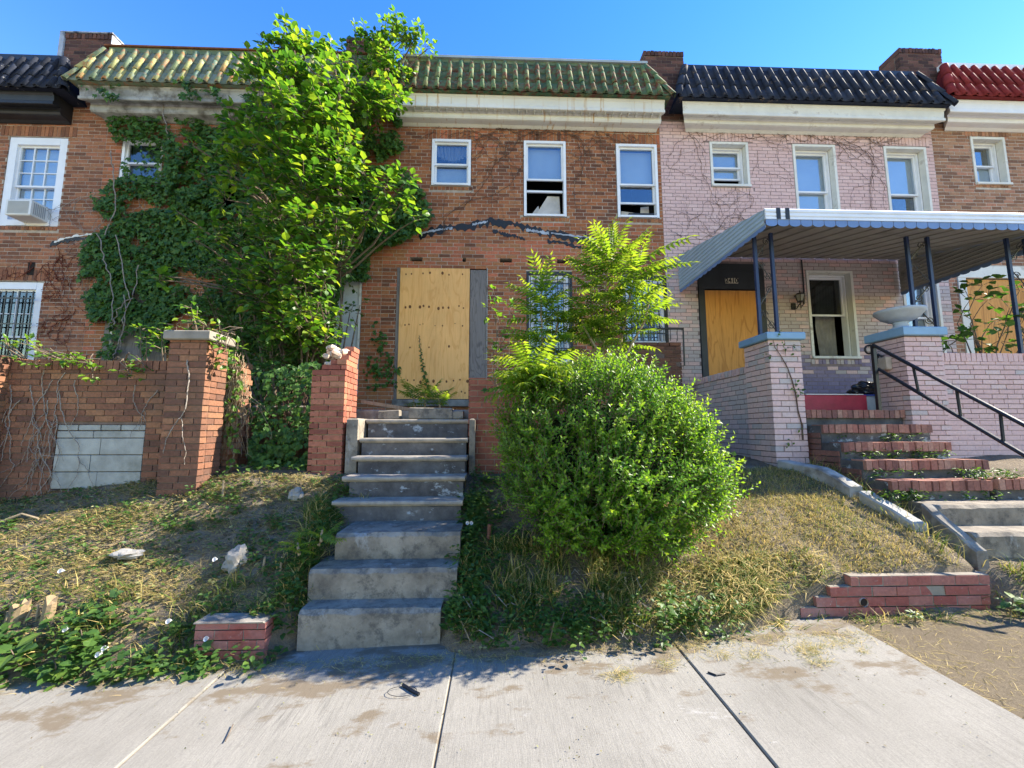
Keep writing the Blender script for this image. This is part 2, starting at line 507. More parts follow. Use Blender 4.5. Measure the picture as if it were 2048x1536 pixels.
m_dark = simple('unlit_room_dark', (0.015, 0.015, 0.016), 0.9, 0.2, 3)
m_hole_shade = simple('painted_hole_shade', (0.02, 0.015, 0.012), 0.95, 0.2, 9)  # near-black paint for the shade inside pockets and pipe
m_plaster = simple('limewashed_panel', (0.52, 0.55, 0.56), 0.8, 0.12, 4, 0.3, 0.3, dirt=(0.20, 0.16, 0.13), dirtscale=3, dirtamt=(0.6, 0.75))
m_curtain = simple('grey_curtain', (0.30, 0.29, 0.28), 0.9, 0.25, 6, 0.1, 0.2)
m_blind = simple('pale_blind', (0.56, 0.60, 0.64), 0.8, 0.08, 3, 0.2, 0.05)
m_paper = simple('torn_paper', (0.50, 0.47, 0.43), 0.9, 0.15, 8, 0.1, 0.2)
m_ac = simple('white_plastic_housing', (0.66, 0.66, 0.64), 0.5, 0.06, 5, 0.4, 0.05)
m_acgrille = simple('grey_grille', (0.30, 0.32, 0.33), 0.6, 0.1, 5, 0.4, 0.05)
m_lampglass = simple('lantern_glass', (0.20, 0.21, 0.20), 0.25, 0.1, 9, 0.5, 0.05)
m_digit = simple('cream_number_tile', (0.60, 0.54, 0.42), 0.6, 0.1, 9)
m_stem = simple('brown_bark', (0.15, 0.115, 0.085), 0.9, 0.35, 20, 0.2, 0.6)
m_stem_pale = simple('pale_cut_stem', (0.30, 0.235, 0.15), 0.85, 0.3, 25, 0.2, 0.4)
m_vine = simple('dry_vine', (0.12, 0.075, 0.055), 0.95, 0.4, 25, 0.15, 0.4)
m_vine_red = simple('rusty_dead_vine', (0.155, 0.045, 0.028), 0.95, 0.4, 25, 0.15, 0.4)
m_vine_grey = simple('grey_vine', (0.27, 0.235, 0.20), 0.95, 0.35, 25, 0.15, 0.4)
m_stump = simple('split_wood', (0.26, 0.19, 0.11), 0.85, 0.3, 14, 0.2, 0.6, dirt=(0.16, 0.11, 0.075), dirtscale=9)
m_pipe = simple('clay_pipe', (0.46, 0.40, 0.32), 0.7, 0.15, 14)
m_rustpipe = simple('rusty_pipe', (0.14, 0.06, 0.04), 0.8, 0.3, 20)


def glass_mat(name, tint, gl=0.35):
    N = NT(name)
    t = N.n('ShaderNodeBsdfTransparent')
    t.inputs[0].default_value = (*tint, 1)
    g = N.n('ShaderNodeBsdfGlossy')
    g.inputs['Color'].default_value = (0.92, 0.96, 1.0, 1)
    g.inputs['Roughness'].default_value = 0.03
    lw = N.n('ShaderNodeLayerWeight')
    lw.inputs['Blend'].default_value = 0.5
    f = N.math('ADD', N.math('MULTIPLY', N.math('POWER', lw.outputs['Facing'], 3.0), 0.5), gl)
    b = N.n('ShaderNodeBump')
    b.inputs['Strength'].default_value = 0.06
    b.inputs['Distance'].default_value = 0.02
    N.set(b.inputs['Height'], N.noise(2.5, 2))
    N.set(g.inputs['Normal'], b.outputs[0])
    mx = N.n('ShaderNodeMixShader')
    N.set(mx.inputs[0], f)
    N.t.links.new(t.outputs[0], mx.inputs[1])
    N.t.links.new(g.outputs[0], mx.inputs[2])
    N.t.links.new(mx.outputs[0], N.o.inputs[0])
    return N.m
m_glass = glass_mat('window_glass', (0.82, 0.87, 0.90), 0.13)
m_glass_dim = glass_mat('dusty_window_glass', (0.5, 0.55, 0.56), 0.10)


def tile_mat(name, stops, wear, wear_amt=(0.52, 0.66), rough=0.35, wear2=None, w2=(0.6, 0.7)):
    N = NT(name)
    c = N.ramp(N.attr(), stops)
    c = N.mix(1.0, c, N.ramp(N.noise(14, 5), [(0.3, 0.7), (0.7, 1.1)]), 'MULTIPLY')
    c = N.mix(N.ramp(N.noise(6, 7, 0.72), [(wear_amt[0], 0.0), (wear_amt[1], 0.9)]), c, wear)
    if wear2 is not None:
        c = N.mix(N.ramp(N.noise(9, 6, 0.72), [(w2[0], 0.0), (w2[1], 0.9)]), c, wear2)
    return N.out(c, rough, N.noise(40, 4), 0.4, 0.006, 0.14)
m_tile_green = tile_mat('green_glazed_tile', [(0, (0.045, 0.10, 0.06)), (0.6, (0.08, 0.16, 0.085)), (1, (0.13, 0.20, 0.09))], (0.22, 0.19, 0.085), (0.50, 0.62), 0.65, (0.14, 0.045, 0.03), (0.50, 0.58))
m_pan_green = tile_mat('grey_green_pan_tile', [(0, (0.045, 0.085, 0.055)), (1, (0.085, 0.14, 0.085))], (0.15, 0.15, 0.10), (0.5, 0.64), 0.75, (0.11, 0.04, 0.028), (0.50, 0.58))
m_pan_teal = tile_mat('grey_teal_pan_tile', [(0, (0.13, 0.18, 0.155)), (1, (0.21, 0.26, 0.225))], (0.17, 0.17, 0.14), (0.5, 0.64), 0.8, (0.09, 0.10, 0.08), (0.56, 0.66))
m_tile_yellow = tile_mat('faded_yellow_green_tile', [(0, (0.13, 0.19, 0.14)), (0.5, (0.26, 0.30, 0.15)), (1, (0.42, 0.40, 0.16))], (0.40, 0.17, 0.075), (0.50, 0.60), 0.65, (0.22, 0.28, 0.25), (0.54, 0.64))
m_tile_black = tile_mat('black_glazed_tile', [(0, (0.016, 0.019, 0.03)), (1, (0.03, 0.036, 0.055))], (0.32, 0.30, 0.28), (0.62, 0.66), 0.75)
m_tile_blue = tile_mat('blue_black_tile', [(0, (0.016, 0.022, 0.04)), (1, (0.032, 0.042, 0.07))], (0.15, 0.115, 0.085), (0.58, 0.66), 0.7)
m_tile_red = tile_mat('red_painted_tile', [(0, (0.17, 0.022, 0.024)), (1, (0.24, 0.035, 0.036))], (0.36, 0.05, 0.05), (0.6, 0.7), 0.75)

# foliage
m_leaf_tree = leaf_mat('tree_leaf', [(0, (0.020, 0.060, 0.012)), (0.45, (0.055, 0.135, 0.016)), (0.75, (0.11, 0.20, 0.018)), (1, (0.19, 0.27, 0.024))], [(0, (0.045, 0.15, 0.012)), (0.45, (0.14, 0.34, 0.018)), (0.75, (0.30, 0.50, 0.02)), (1, (0.50, 0.60, 0.03))], 0.42, 0.42, 0.4)
m_leaf_ivy = leaf_mat('ivy_leaf', [(0, (0.028, 0.070, 0.016)), (0.6, (0.058, 0.135, 0.022)), (0.95, (0.10, 0.19, 0.03)), (0.97, (0.16, 0.045, 0.02)), (1, (0.16, 0.04, 0.02))], [(0, (0.05, 0.13, 0.012)), (0.95, (0.14, 0.30, 0.02)), (1, (0.15, 0.05, 0.02))], 0.5, 0.3, 0.3)
m_leaf_box = leaf_mat('boxwood_leaf', [(0, (0.028, 0.085, 0.012)), (0.5, (0.075, 0.185, 0.016)), (1, (0.20, 0.32, 0.025))], [(0, (0.08, 0.25, 0.012)), (0.5, (0.24, 0.50, 0.016)), (1, (0.45, 0.60, 0.03))], 0.42, 0.45, 0.35)
m_leaf_ail = leaf_mat('pinnate_leaflet', [(0, (0.045, 0.105, 0.012)), (0.5, (0.09, 0.175, 0.017)), (1, (0.18, 0.22, 0.025))], [(0, (0.12, 0.26, 0.012)), (0.5, (0.28, 0.43, 0.018)), (1, (0.46, 0.48, 0.03))], 0.45, 0.5, 0.4)
m_leaf_weed = leaf_mat('weed_leaf', [(0, (0.025, 0.065, 0.016)), (0.6, (0.055, 0.12, 0.022)), (1, (0.13, 0.19, 0.03))], [(0, (0.05, 0.13, 0.012)), (0.6, (0.12, 0.24, 0.02)), (1, (0.22, 0.30, 0.03))], 0.5, 0.35)
m_leaf_dry = leaf_mat('dry_leaf_litter', [(0, (0.09, 0.065, 0.04)), (0.5, (0.20, 0.155, 0.08)), (0.8, (0.15, 0.17, 0.06)), (1, (0.34, 0.32, 0.15))], [(0, (0.1, 0.08, 0.04)), (1, (0.25, 0.22, 0.08))], 0.8, 0.2, 0.1)
m_grass = leaf_mat('grass_blade', [(0, (0.045, 0.095, 0.018)), (0.35, (0.095, 0.145, 0.025)), (0.55, (0.32, 0.255, 0.085)), (1, (0.60, 0.46, 0.19))], [(0, (0.10, 0.20, 0.02)), (0.35, (0.2, 0.27, 0.03)), (1, (0.62, 0.45, 0.16))], 0.6, 0.35, 0.15)
m_thicket = simple('thicket_shade_fill', (0.022, 0.028, 0.014), 0.95, 0.3, 9, 0.05, 0.3)
m_petal = leaf_mat('white_petal', [(0, (0.75, 0.75, 0.76)), (1, (0.8, 0.8, 0.82))], [(0, (0.6, 0.6, 0.62)), (1, (0.6, 0.6, 0.62))], 0.6, 0.3)


# ------------------------------------------------------------------ bricks
UNIT = np.array([(x, y, z) for z in (-.5, .5) for y in (-.5, .5) for x in (-.5, .5)])
UQ = np.array([(0, 2, 3, 1), (4, 5, 7, 6), (0, 1, 5, 4), (2, 6, 7, 3), (0, 4, 6, 2), (1, 3, 7, 5)])
_bm = {}


def brick_mesh(mat, ci, k):
    key = (mat.name, ci, k)
    if key not in _bm:
        r = np.random.default_rng(ci * 7 + k)
        V = UNIT * (1 + r.uniform(-0.035, 0.035, (8, 3)))
        _bm[key] = np_mesh('brick', V, UQ, np.full(6, ci / 15.0), mat)
    return _bm[key]


class Bricks:
    def __init__(s, mat):
        s.mat, s.it = mat, []

    def add(s, c, size, col, pri=0.0):
        s.it.append((*c, *size, col, pri))

    def face(s, axis, fixed, u0, u1, z0, z1, holes=(), L=0.215, H=0.0735, J=0.011, depth=0.04, proud=0.0035, off=0.0, colf=None, rowlock=False, zoff=None, pri=0.0, jit=0.0018, skip=0.0):
        """lay courses on a face. axis 'f' looks towards -Y (u = X, fixed = Y), 'l' towards -X, 'r' towards +X (u = Y, fixed = X)"""
        base = z0 if zoff is None else zoff
        k = math.floor((z0 - base) / H)
        step = J if rowlock else 0
        while base + k * H < z1 - 0.012:
            za, zb = max(base + k * H + J * 0.5, z0), min(base + (k + 1) * H - J * 0.5, z1)
            if zb - za > 0.012:
                ph = off + (L * 0.5 if k % 2 else 0) + (0.25 * L if k % 6 == 3 else 0)
                i0 = math.floor((u0 - ph) / L)
                cuts = [ph + i * L for i in range(i0 + 1, i0 + 2 + math.ceil((u1 - u0) / L)) if u0 + .045 < ph + i * L < u1 - .045]
                cuts = [u0 - J * .5] + cuts + [u1 + J * .5]
                for ua, ub in zip(cuts[:-1], cuts[1:]):
                    ua, ub = ua + J * .5, ub - J * .5
                    segs = [(ua, ub)]
                    for (h0, h1, g0, g1) in holes:
                        if g0 < zb - 0.02 and g1 > za + 0.02:
                            ns = []
                            for a, b in segs:
                                if h1 <= a or h0 >= b: ns.append((a, b)); continue
                                if h0 - a > 0.025: ns.append((a, h0))
                                if b - h1 > 0.025: ns.append((h1, b))
                            segs = ns
                    for a, b in segs:
                        if skip and random.random() < skip: continue
                        cz = (za + zb) / 2
                        pj = proud + random.uniform(-jit, jit)
                        u = (a + b) / 2
                        col = colf(u, cz) if colf else random.random()
                        if axis == 'f':
                            s.add((u, fixed - pj + depth / 2, cz), (b - a, depth, zb - za), col, pri)
                        elif axis == 'l':
                            s.add((fixed - pj + depth / 2, u, cz), (depth, b - a, zb - za), col, pri)
                        else:
                            s.add((fixed + pj - depth / 2, u, cz), (depth, b - a, zb - za), col, pri)
            k += 1

    def row(s, y, x0, x1, z0, z1, w=0.0735, J=0.011, depth=0.05, proud=0.012, colf=None, pri=0.0):
        """bricks standing on end (soldier or rowlock course) on a front face"""
        n = max(1, round((x1 - x0) / w))
        w = (x1 - x0) / n
        for i in range(n):
            pj = proud + random.uniform(-0.003, 0.003)
            u = x0 + (i + .5) * w
            s.add((u, y - pj + depth / 2, (z0 + z1) / 2), (w - J, depth, z1 - z0 - J * 0.5), colf(u, z0) if colf else random.random(), pri)

    def commit(s, parent, limit=300, name='brick'):
        if not s.it: return
        A = np.array(s.it)
        c = A[:, :3]
        px, py = proj(c)
        d = np.linalg.norm(c - np.array([0, 0, CAMZ]), axis=1)
        size = A[:, 3] * A[:, 5] + A[:, 4] * A[:, 5]
        inside = (px > 0) & (px < 2048) & (py > 0) & (py < 1536)
        score = size / d ** 2 + np.where(inside, 1.0, 0.0) + A[:, 7]
        order = np.argsort(-score)
        for i in order[:limit]:
            ci = int(min(14, max(0, round(A[i, 6] * 14))))
            o = bpy.data.objects.new(name, brick_mesh(s.mat, ci, int(i) % 5))
            COL.objects.link(o)
            o.parent = parent
            o.location = A[i, :3]
            o.scale = A[i, 3:6]
            o.rotation_euler = (0, random.uniform(-.006, .006), random.uniform(-.006, .006))
        rest = order[limit:]
        if len(rest):
            R = A[rest]
            n = len(R)
            V = (UNIT[None] * (1 + rng.uniform(-.03, .03, (n, 8, 3)))) * R[:, None, 3:6] + R[:, None, :3]
            Fc = (UQ[None] + (np.arange(n) * 8)[:, None, None]).reshape(-1, 4)
            me = np_mesh('brickwork', V.reshape(-1, 3), Fc, np.repeat(np.clip(R[:, 6], 0, 1), 6), s.mat)
            props(link('brickwork', me, parent), kind='stuff')


def holed_wall(mb, x0, x1, z0, z1, y, holes, deep=0.22):
    """front face of a masonry slab with reveals round rectangular openings"""
    xs = sorted({x0, x1, *[v for h in holes for v in h[:2] if x0 < v < x1]})
    zs = sorted({z0, z1, *[v for h in holes for v in h[2:4] if z0 < v < z1]})
    def solid(xa, xb, za, zb):
        cx, cz = (xa + xb) / 2, (za + zb) / 2
        return not any(h[0] < cx < h[1] and h[2] < cz < h[3] for h in holes)
    for i in range(len(xs) - 1):
        for j in range(len(zs) - 1):
            if solid(xs[i], xs[i + 1], zs[j], zs[j + 1]):
                mb.add([(xs[i], y, zs[j]), (xs[i + 1], y, zs[j]), (xs[i + 1], y, zs[j + 1]), (xs[i], y, zs[j + 1])], [(0, 1, 2, 3)])
    for h in holes:
        a, b, c, d = h[:4]
        t = h[4] if len(h) > 4 else deep
        mb.add([(a, y, c), (a, y + t, c), (a, y + t, d), (a, y, d)], [(0, 1, 2, 3)])
        mb.add([(b, y, c), (b, y + t, c), (b, y + t, d), (b, y, d)], [(3, 2, 1, 0)])
        mb.add([(a, y, c), (b, y, c), (b, y + t, c), (a, y + t, c)], [(0, 1, 2, 3)])
        mb.add([(a, y, d), (b, y, d), (b, y + t, d), (a, y + t, d)], [(3, 2, 1, 0)])


YF = 7.65                                     # plane of the row's facades


# ------------------------------------------------------------------ windows
def window(house, x0, x1, z0, z1, trim=0.05, set_back=0.03, frame_mat=None, split=0.5, muntin=(0, 0), open_=0.0, glass=None, blind=None, extra=None, label=None, bottom_dark=False):
    """double-hung window: outer frame (part), two sashes, panes, blind (sub-parts)"""
    fm = frame_mat or m_white
    gl = glass or m_glass
    y = YF + set_back
    f = MB()
    e = trim
    f.box(x0, x0 + e, y - .03, y + .10, z0, z1)
    f.box(x1 - e, x1, y - .03, y + .10, z0, z1)
    f.box(x0 + e, x1 - e, y - .033, y + .10, z1 - e, z1)
    f.box(x0 + e, x1 - e, y - .045, y + .10, z0, z0 + e * .8)
    w = f.build('window', fm, house)
    if label: w['label'] = label
    a, b, c, d = x0 + e, x1 - e, z0 + e * .8, z1 - e
    zm = c + (d - c) * split
    s = 0.035
    def sash(za, zb, yy, nx, nz):
        q = MB()
        q.box(a, a + s, yy, yy + .035, za, zb)
        q.box(b - s, b, yy, yy + .035, za, zb)
        q.box(a + s, b - s, yy + .002, yy + .033, zb - s, zb)
        q.box(a + s, b - s, yy + .002, yy + .033, za, za + s)
        for i in range(1, nx + 1):
            xx = a + s + (b - a - 2 * s) * i / (nx + 1)
            q.box(xx - .008, xx + .008, yy + .008, yy + .026, za + s, zb - s)
        for j in range(1, nz + 1):
            zz = za + s + (zb - za - 2 * s) * j / (nz + 1)
            q.box(a + s, b - s, yy + .010, yy + .024, zz - .008, zz + .008)
        q.build('sash', fm, w)
        MB().box(a + s, b - s, yy + .028, yy + .032, za + s, zb - s).build('pane', gl, w)
    sash(zm - .02, d, y + .01, *muntin)
    lift = open_ * (zm - c)
    sash(c + lift, zm + .02 + lift * (0 if open_ < .8 else 0), y + .05, *muntin) if open_ < .8 else None
    if blind:
        MB().box(a, b, y + .13, y + .14, zm - .02 if blind == 'top' else c, d).build('blind', m_blind, w)
    return w


def grille(house, x0, x1, z0, z1, y, n=6):
    g = MB()
    for i in range(n):
        x = x0 + (x1 - x0) * i / (n - 1)
        g.box(x - .008, x + .008, y - .008, y + .008, z0, z1)
    for z in (z0 + (z1 - z0) * .12, z0 + (z1 - z0) * .55, z1 - (z1 - z0) * .10):
        g.box(x0 - .05, x1 + .05, y - .012, y - .0085, z - .012, z + .012)
    # scrollwork
    for k in range(4):
        cx = x0 + (x1 - x0) * (k + .5) / 4
        cz = z0 + (z1 - z0) * (.20 if k in (0, 3) else .27)
        pts = [(cx + math.cos(t) * .055 * (1 - t / 14) * (1 if k < 2 else -1), y - .016, cz + math.sin(t) * .055 * (1 - t / 14)) for t in np.linspace(0, 10, 22)]
        g.tube(pts, .006, 4)
    mid = (x0 + x1) / 2
    g.tube([(mid - .16, y - .016, z0 + (z1 - z0) * .12), (mid, y - .016, z0 + (z1 - z0) * .42), (mid + .16, y - .016, z0 + (z1 - z0) * .12)], .007, 4)
    return g.build('window_grille', m_iron, house)


# ------------------------------------------------------------------ roofs
def barrel_mesh(mat, r, L, ci, name='tile', taper=0.86, n=7):
    V, Fq = [], []
    for (yy, rr) in ((0.0, r), (L, r * taper)):
        for ro in (rr, rr - .014):
            for k in range(n):
                t = math.pi * k / (n - 1)
                V.append((-ro * math.cos(t), yy, ro * math.sin(t) * .95))
    for k in range(n - 1):
        Fq.append((k, k + 1, 2 * n + k + 1, 2 * n + k))
        Fq.append((n + k + 1, n + k, 3 * n + k, 3 * n + k + 1))
        Fq.append((k + 1, k, n + k, n + k + 1))
    return np_mesh(name, np.array(V), np.array(Fq), np.full(len(Fq), ci), mat, True)


def pan_mesh(mat, w, L, ci):
    V, Fq = [], []
    n = 5
    for yy in (0.0, L):
        for lay in (0, 1):
            for k in range(n):
                u = -1 + 2 * k / (n - 1)
                V.append((u * w / 2, yy, .028 * u * u - lay * .014 + (0 if yy else .012)))
    for k in range(n - 1):
        Fq.append((k, k + 1, 2 * n + k + 1, 2 * n + k))
        Fq.append((k + 1, k, n + k, n + k + 1))
    return np_mesh('tile', np.array(V), np.array(Fq), np.full(len(Fq), ci), mat, True)


def mansard(house, xe0, xe1, xr0, xr1, ze, zr, ncol, mat, rows=3, pmat=None, ye=7.20, yr=7.52, sag=0.0, rib=None):
    """tiled false mansard: backing slab, pan and barrel tiles row by row, hip tiles"""
    b = MB()
    ev = [(xe0, ye, ze), (xe1, ye, ze), (xr1, yr, zr), (xr0, yr, zr)]
    bk = [(xe0, YF + .1, ze), (xe1, YF + .1, ze), (xr1, YF + .1, zr), (xr0, YF + .1, zr)]
    b.add(ev + bk, [(0, 1, 2, 3), (0, 3, 7, 4), (1, 5, 6, 2), (0, 4, 5, 1), (3, 2, 6, 7)], .3)
    roof = b.build('roof', mat, house)
    dv = Vector((0, yr - ye, zr - ze))
    SL = dv.length
    dv.normalize()
    nv = Vector((0, -dv.z, dv.y))
    Lr = SL / rows
    sp = (xe1 - xe0) / ncol
    rad = rib or sp * .235
    bar = [barrel_mesh(mat, rad, Lr * 1.10, c) for c in np.linspace(0, 1, 6)]
    pan = [pan_mesh(pmat or mat, sp * .98, Lr * 1.08, c) for c in np.linspace(0, 1, 6)]
    rot = Matrix((Vector((1, 0, 0)), dv, nv)).transposed()
    for j in range(rows):
        t0 = j * Lr - .01
        f = (t0 + Lr * .5) / SL
        xl, xr = xe0 + (xr0 - xe0) * f, xe1 + (xr1 - xe1) * f
        for i in range(ncol + 1):
            x = xe0 + i * sp
            p = Vector((x, ye, ze)) + dv * t0
            wob = Matrix.Rotation(random.uniform(-.03, .03), 3, 'Z')
            if xl + .02 < x < xr - .02:
                o = bpy.data.objects.new('tile', random.choice(bar))
                COL.objects.link(o); o.parent = roof
                o.matrix_world = Matrix.LocRotScale(p + nv * (.030 + .012 * (j % 2) + random.uniform(0, .006)), (rot @ wob).to_quaternion(), None)
            xm = x + sp / 2
            if xl - .0 < xm < xr:
                o = bpy.data.objects.new('tile', random.choice(pan))
                COL.objects.link(o); o.parent = roof
                o.matrix_world = Matrix.LocRotScale(Vector((xm, ye, ze)) + dv * t0 + nv * (.010 + random.uniform(0, .004)), (rot @ wob).to_quaternion(), None)
    # hip tiles at both ends
    for (xa, xb, sgn) in ((xe0, xr0, -1), (xe1, xr1, 1)):
        A, B = Vector((xa, ye, ze)), Vector((xb, yr, zr))
        dd = (B - A)
        hl = dd.length / rows
        dd.normalize()
        nn = Vector((sgn * .75, -.9, .1)); nn = (nn - dd * nn.dot(dd)).normalized()
        xx = dd.cross(nn)
        R = Matrix((xx, dd, nn)).transposed()
        hm = [barrel_mesh(mat, rad * 1.55, hl * 1.15, c, 'hip_tile', .85) for c in (.3, .9)]
        for j in range(rows):
            o = bpy.data.objects.new('hip_tile', hm[j % 2])
            COL.objects.link(o); o.parent = roof
            o.matrix_world = Matrix.LocRotScale(A + dd * (j * hl - .03) + nn * (.02 + .008 * j), R.to_quaternion(), None)
    return roof


def cornice(house, x0, x1, zt, mat, y_front=7.28, h1=0.25, h2=0.14, ret=0.0, dent=True, dent_mat=None, rise=0.03):
    """boxed cornice: fascia with a small crown, soffit, lower fascia and cove back to the wall"""
    yb_, zb = y_front + .15, zt - h1
    prof = [(y_front, zt), (y_front, zt - .03), (y_front + .02, zt - .05), (y_front + .03, zb + .07), (y_front + .012, zb + .05), (y_front + .012, zb),
            (y_front + .03, zb - .008), (yb_, zb + rise), (yb_ + .005, zb + rise - .03), (yb_, zb + rise - h2 + .03), (yb_ + .02, zb + rise - h2), (yb_ + .05, zb + rise - h2 - .008),
            (YF - .08, zb + rise - h2 - .02), (YF - .03, zb + rise - h2 - .05), (YF - .012, zb + rise - h2 - .055), (YF - .012, zt)]
    f = [(p[0] - y_front) / .37 * ret for p in prof]
    c = MB().prism_x(prof, x0, x1, inset=f).build('cornice', mat, house)
    if dent:
        n = int((x1 - x0) / .15)
        for i in range(n):
            x = x0 + .08 + (x1 - x0 - .16) * i / (n - 1)
            MB().box(x - .010, x + .010, y_front + .05, yb_ - .004, zb - .020, zb + .012).build('bracket', dent_mat or mat, c)
    return c


def parapet(house, x0, x1, z0, z1, mat, capm=None, side_white=False):
    w = MB().box(x0, x1, YF - .02, YF + .45, z0, z1 - .11).build('parapet', m_mortar_dark, house)
    br = Bricks(mat)
    br.face('f', YF - .02, x0 - .006, x1 + .006, z0 + .02, z1 - .11, depth=.1)
    br.face('l', x0, YF + .10, YF + .45, z0 + .02, z1 - .11)
    if not side_white:
        br.face('r', x1, YF + .10, YF + .45, z0 + .02, z1 - .11)
    br.row(YF - .02, x0 - .01, x1 + .01, z1 - .11, z1, depth=.47, proud=.014)
    br.commit(w, 300)
    return w


def house(name, label):
    return thing(name, label, 'house', 'brick row houses')


def shell(h, x0, x1, ztop):
    """party walls, back wall and flat roof behind the facade"""
    b = MB()
    b.box(x0 + .01, x0 + .16, YF + .26, 16.0, 0, ztop)
    b.box(x1 - .16, x1 - .01, YF + .26, 16.0, 0, ztop)
    b.box(x0 + .16, x1 - .16, 15.8, 16.0, 0, ztop)
    b.box(x0 + .16, x1 - .16, YF + .26, 15.8, ztop - .3, ztop - .05)
    b.box(x0 + .16, x1 - .16, YF + 1.3, YF + 1.4, 0, ztop - .3)  # added backing sheet; near-black paint stands in for unlit rooms
    b.build('house_body', m_dark, h)


def facade(h, x0, x1, z0, z1, openings, mortar, bricks, colf, soldier=(), zoff=2.0, off=0.0, pri=None):
    mb = MB()
    holed_wall(mb, x0, x1, z0, z1, YF, openings)
    mb.box(x0, x1, YF + .235, YF + .25, z0 - .0, z0 + .05)
    w = mb.build('wall', mortar, h)
    hs = [o[:4] for o in openings] + [(s[0], s[1], s[2], s[3]) for s in soldier]
    bricks.face('f', YF, x0 + .004, x1 - .004, z0, z1, hs, colf=colf, zoff=zoff, off=off)
    for s in soldier:
        bricks.row(YF, s[0], s[1], s[2], s[3], colf=colf, proud=.009)
    bricks.commit(w)
    return w


def plywood(h, x0, x1, z0, z1, y, mat, knots=(), name='plywood_board', label=None):
    o = MB().bevbox(x0, x1, y, y + .016, z0, z1, .003).build(name, mat, h)
    if label: o['label'] = label
    return o


# ================================================================== SETTING: street, pavement, bank
S = 0.035                                     # the street climbs to the right


def ground_z(X, Y):
    b = S * X
    zt = float(np.interp(X, [-9, -5.5, -3, -2.2, -1.6, -.3, 0.6, 2.8, 3.6, 4.6, 5.6, 9], [.62, .83, 1.08, 1.06, 1.02, 1.0, 1.02, 1.05, 1.10, 1.12, 1.16, 1.25]))
    y0 = float(np.interp(X, [-9, -2.4, -2.2, -1.62, -1.58, -.42, -.34, 1.6, 2.55, 4.1, 4.25, 9], [3.12, 3.22, 3.31, 3.33, 3.40, 3.40, 3.22, 3.24, 3.50, 3.53, 3.22, 3.2]))
    lift = float(np.interp(X, [-2.3, -2.2, -1.65, -1.5, 1.5, 2.75, 4.05, 4.15], [0, .12, .12, 0, 0, .27, .27, 0]))
    t = (Y - y0) / (4.95 - y0)
    if t <= 0: return b
    if t >= 1: return zt + min(.1, (Y - 4.95) * .08)
    z = b + lift + (zt - b - lift) * (t ** .85)
    return z


def grd(X, Y):
    n = noise.fractal(Vector((X * 1.3, Y * 1.3, 2.2)), 1.0, 2.0, 4) * .045
    k = min(1, max(0, (Y - 3.15) / .3))
    ye = float(np.interp(X, [-9, -3.3, -2, -1.65, -.45, -.2, .4, 1.0, 1.4, 2.0, 2.75], [3.0, 3.08, 3.14, 3.36, 3.36, 3.05, 3.06, 3.12, 3.20, 3.30, 3.44]))
    ye += .05 * noise.fractal(Vector((X * 3, 1.7, 0)), 1, 2, 4)
    e = min(1, max(0, (Y - ye) / .10))
    return ground_z(X, Y) + n * k + .014 * e - .05 * (1 - e) * (1 if X < 2.78 else .6)


nx, ny = 400, 120
xs = np.linspace(-14, 16, nx)
ys = np.concatenate([np.linspace(2.85, 5.6, ny - 6), np.linspace(5.7, 9.0, 6)])
V = np.array([(x, y, grd(x, y) - (.06 if y < 3.02 else 0)) for y in ys for x in xs])
ii = np.arange(nx - 1)[None, :] + (np.arange(ny - 1) * nx)[:, None]
Fc = np.stack([ii, ii + 1, ii + nx + 1, ii + nx], -1).reshape(-1, 4)
props(link('earth_bank', np_mesh('earth_bank', V, Fc, np.full(len(Fc), .5), m_soil, True)), kind='structure')

g = MB()
g.box(-300, 300, -300, 300, -1.4, -1.2)
props(g.build('ground', m_gravel), kind='structure')
# street behind the camera and its kerb
st = MB()
st.add([(-60, -12, -60 * S - .16), (60, -12, 60 * S - .16), (60, -1.16, 60 * S - .16), (-60, -1.16, -60 * S - .16)], [(0, 1, 2, 3)])
props(st.build('street', m_street_bounce), kind='structure')
fs = MB()
fs.add([(-60, -20, -60 * S - .01), (60, -20, 60 * S - .01), (60, -12, 60 * S - .01), (-60, -12, -60 * S - .01)], [(0, 1, 2, 3)])
props(fs.build('far_pavement', m_side), kind='structure')


def sheared(mb, x0, x1, y0, y1, z0, z1, b=.006):
    vs = []
    for (dz, ins) in ((z0, 0), (z1 - b, 0), (z1, b)):
        for (x, y) in ((x0 + ins, y0 + ins), (x1 - ins, y0 + ins), (x1 - ins, y1 - ins), (x0 + ins, y1 - ins)):
            vs.append((x, y, S * x + dz))
    fs = [(3, 2, 1, 0), (8, 9, 10, 11)]
    for k in (0, 4):
        fs += [(k, k + 1, k + 5, k + 4), (k + 1, k + 2, k + 6, k + 5), (k + 2, k + 3, k + 7, k + 6), (k + 3, k, k + 4, k + 7)]
    mb.add(vs, fs)


bed = MB()
sheared(bed, -40, 40, -1.0, 3.5, -.25, -.012)
walk = props(bed.build('sidewalk', m_joint), kind='structure')
kb = MB()
sheared(kb, -40, 40, -1.16, -1.01, -.3, .0, .02)
props(kb.build('street_kerb', m_kerb), kind='structure')
jx = [-1.88 - 1.56 * k for k in range(24, 0, -1)] + [-1.88, -.30, 1.30, 2.76]
for a, b in zip(jx[:-1], jx[1:]):
    for (y0, y1) in ((-1.0, .35), (.35, 3.45)):
        q = MB()
        sheared(q, a + .0045, b - .0045, y0 + .0045, y1 - .0045, -.12, random.uniform(-.004, .004))
        q.build('paving_slab', m_side, walk)
dt = MB()
dt.add([(2.765, -1.0, S * 2.765 - .012), (40, -1.0, S * 40 - .012), (40, 3.6, S * 40 - .012), (2.765, 3.6, S * 2.765 - .012)], [(0, 1, 2, 3)])
props(dt.build('bare_dirt_verge', m_gravel), kind='structure')

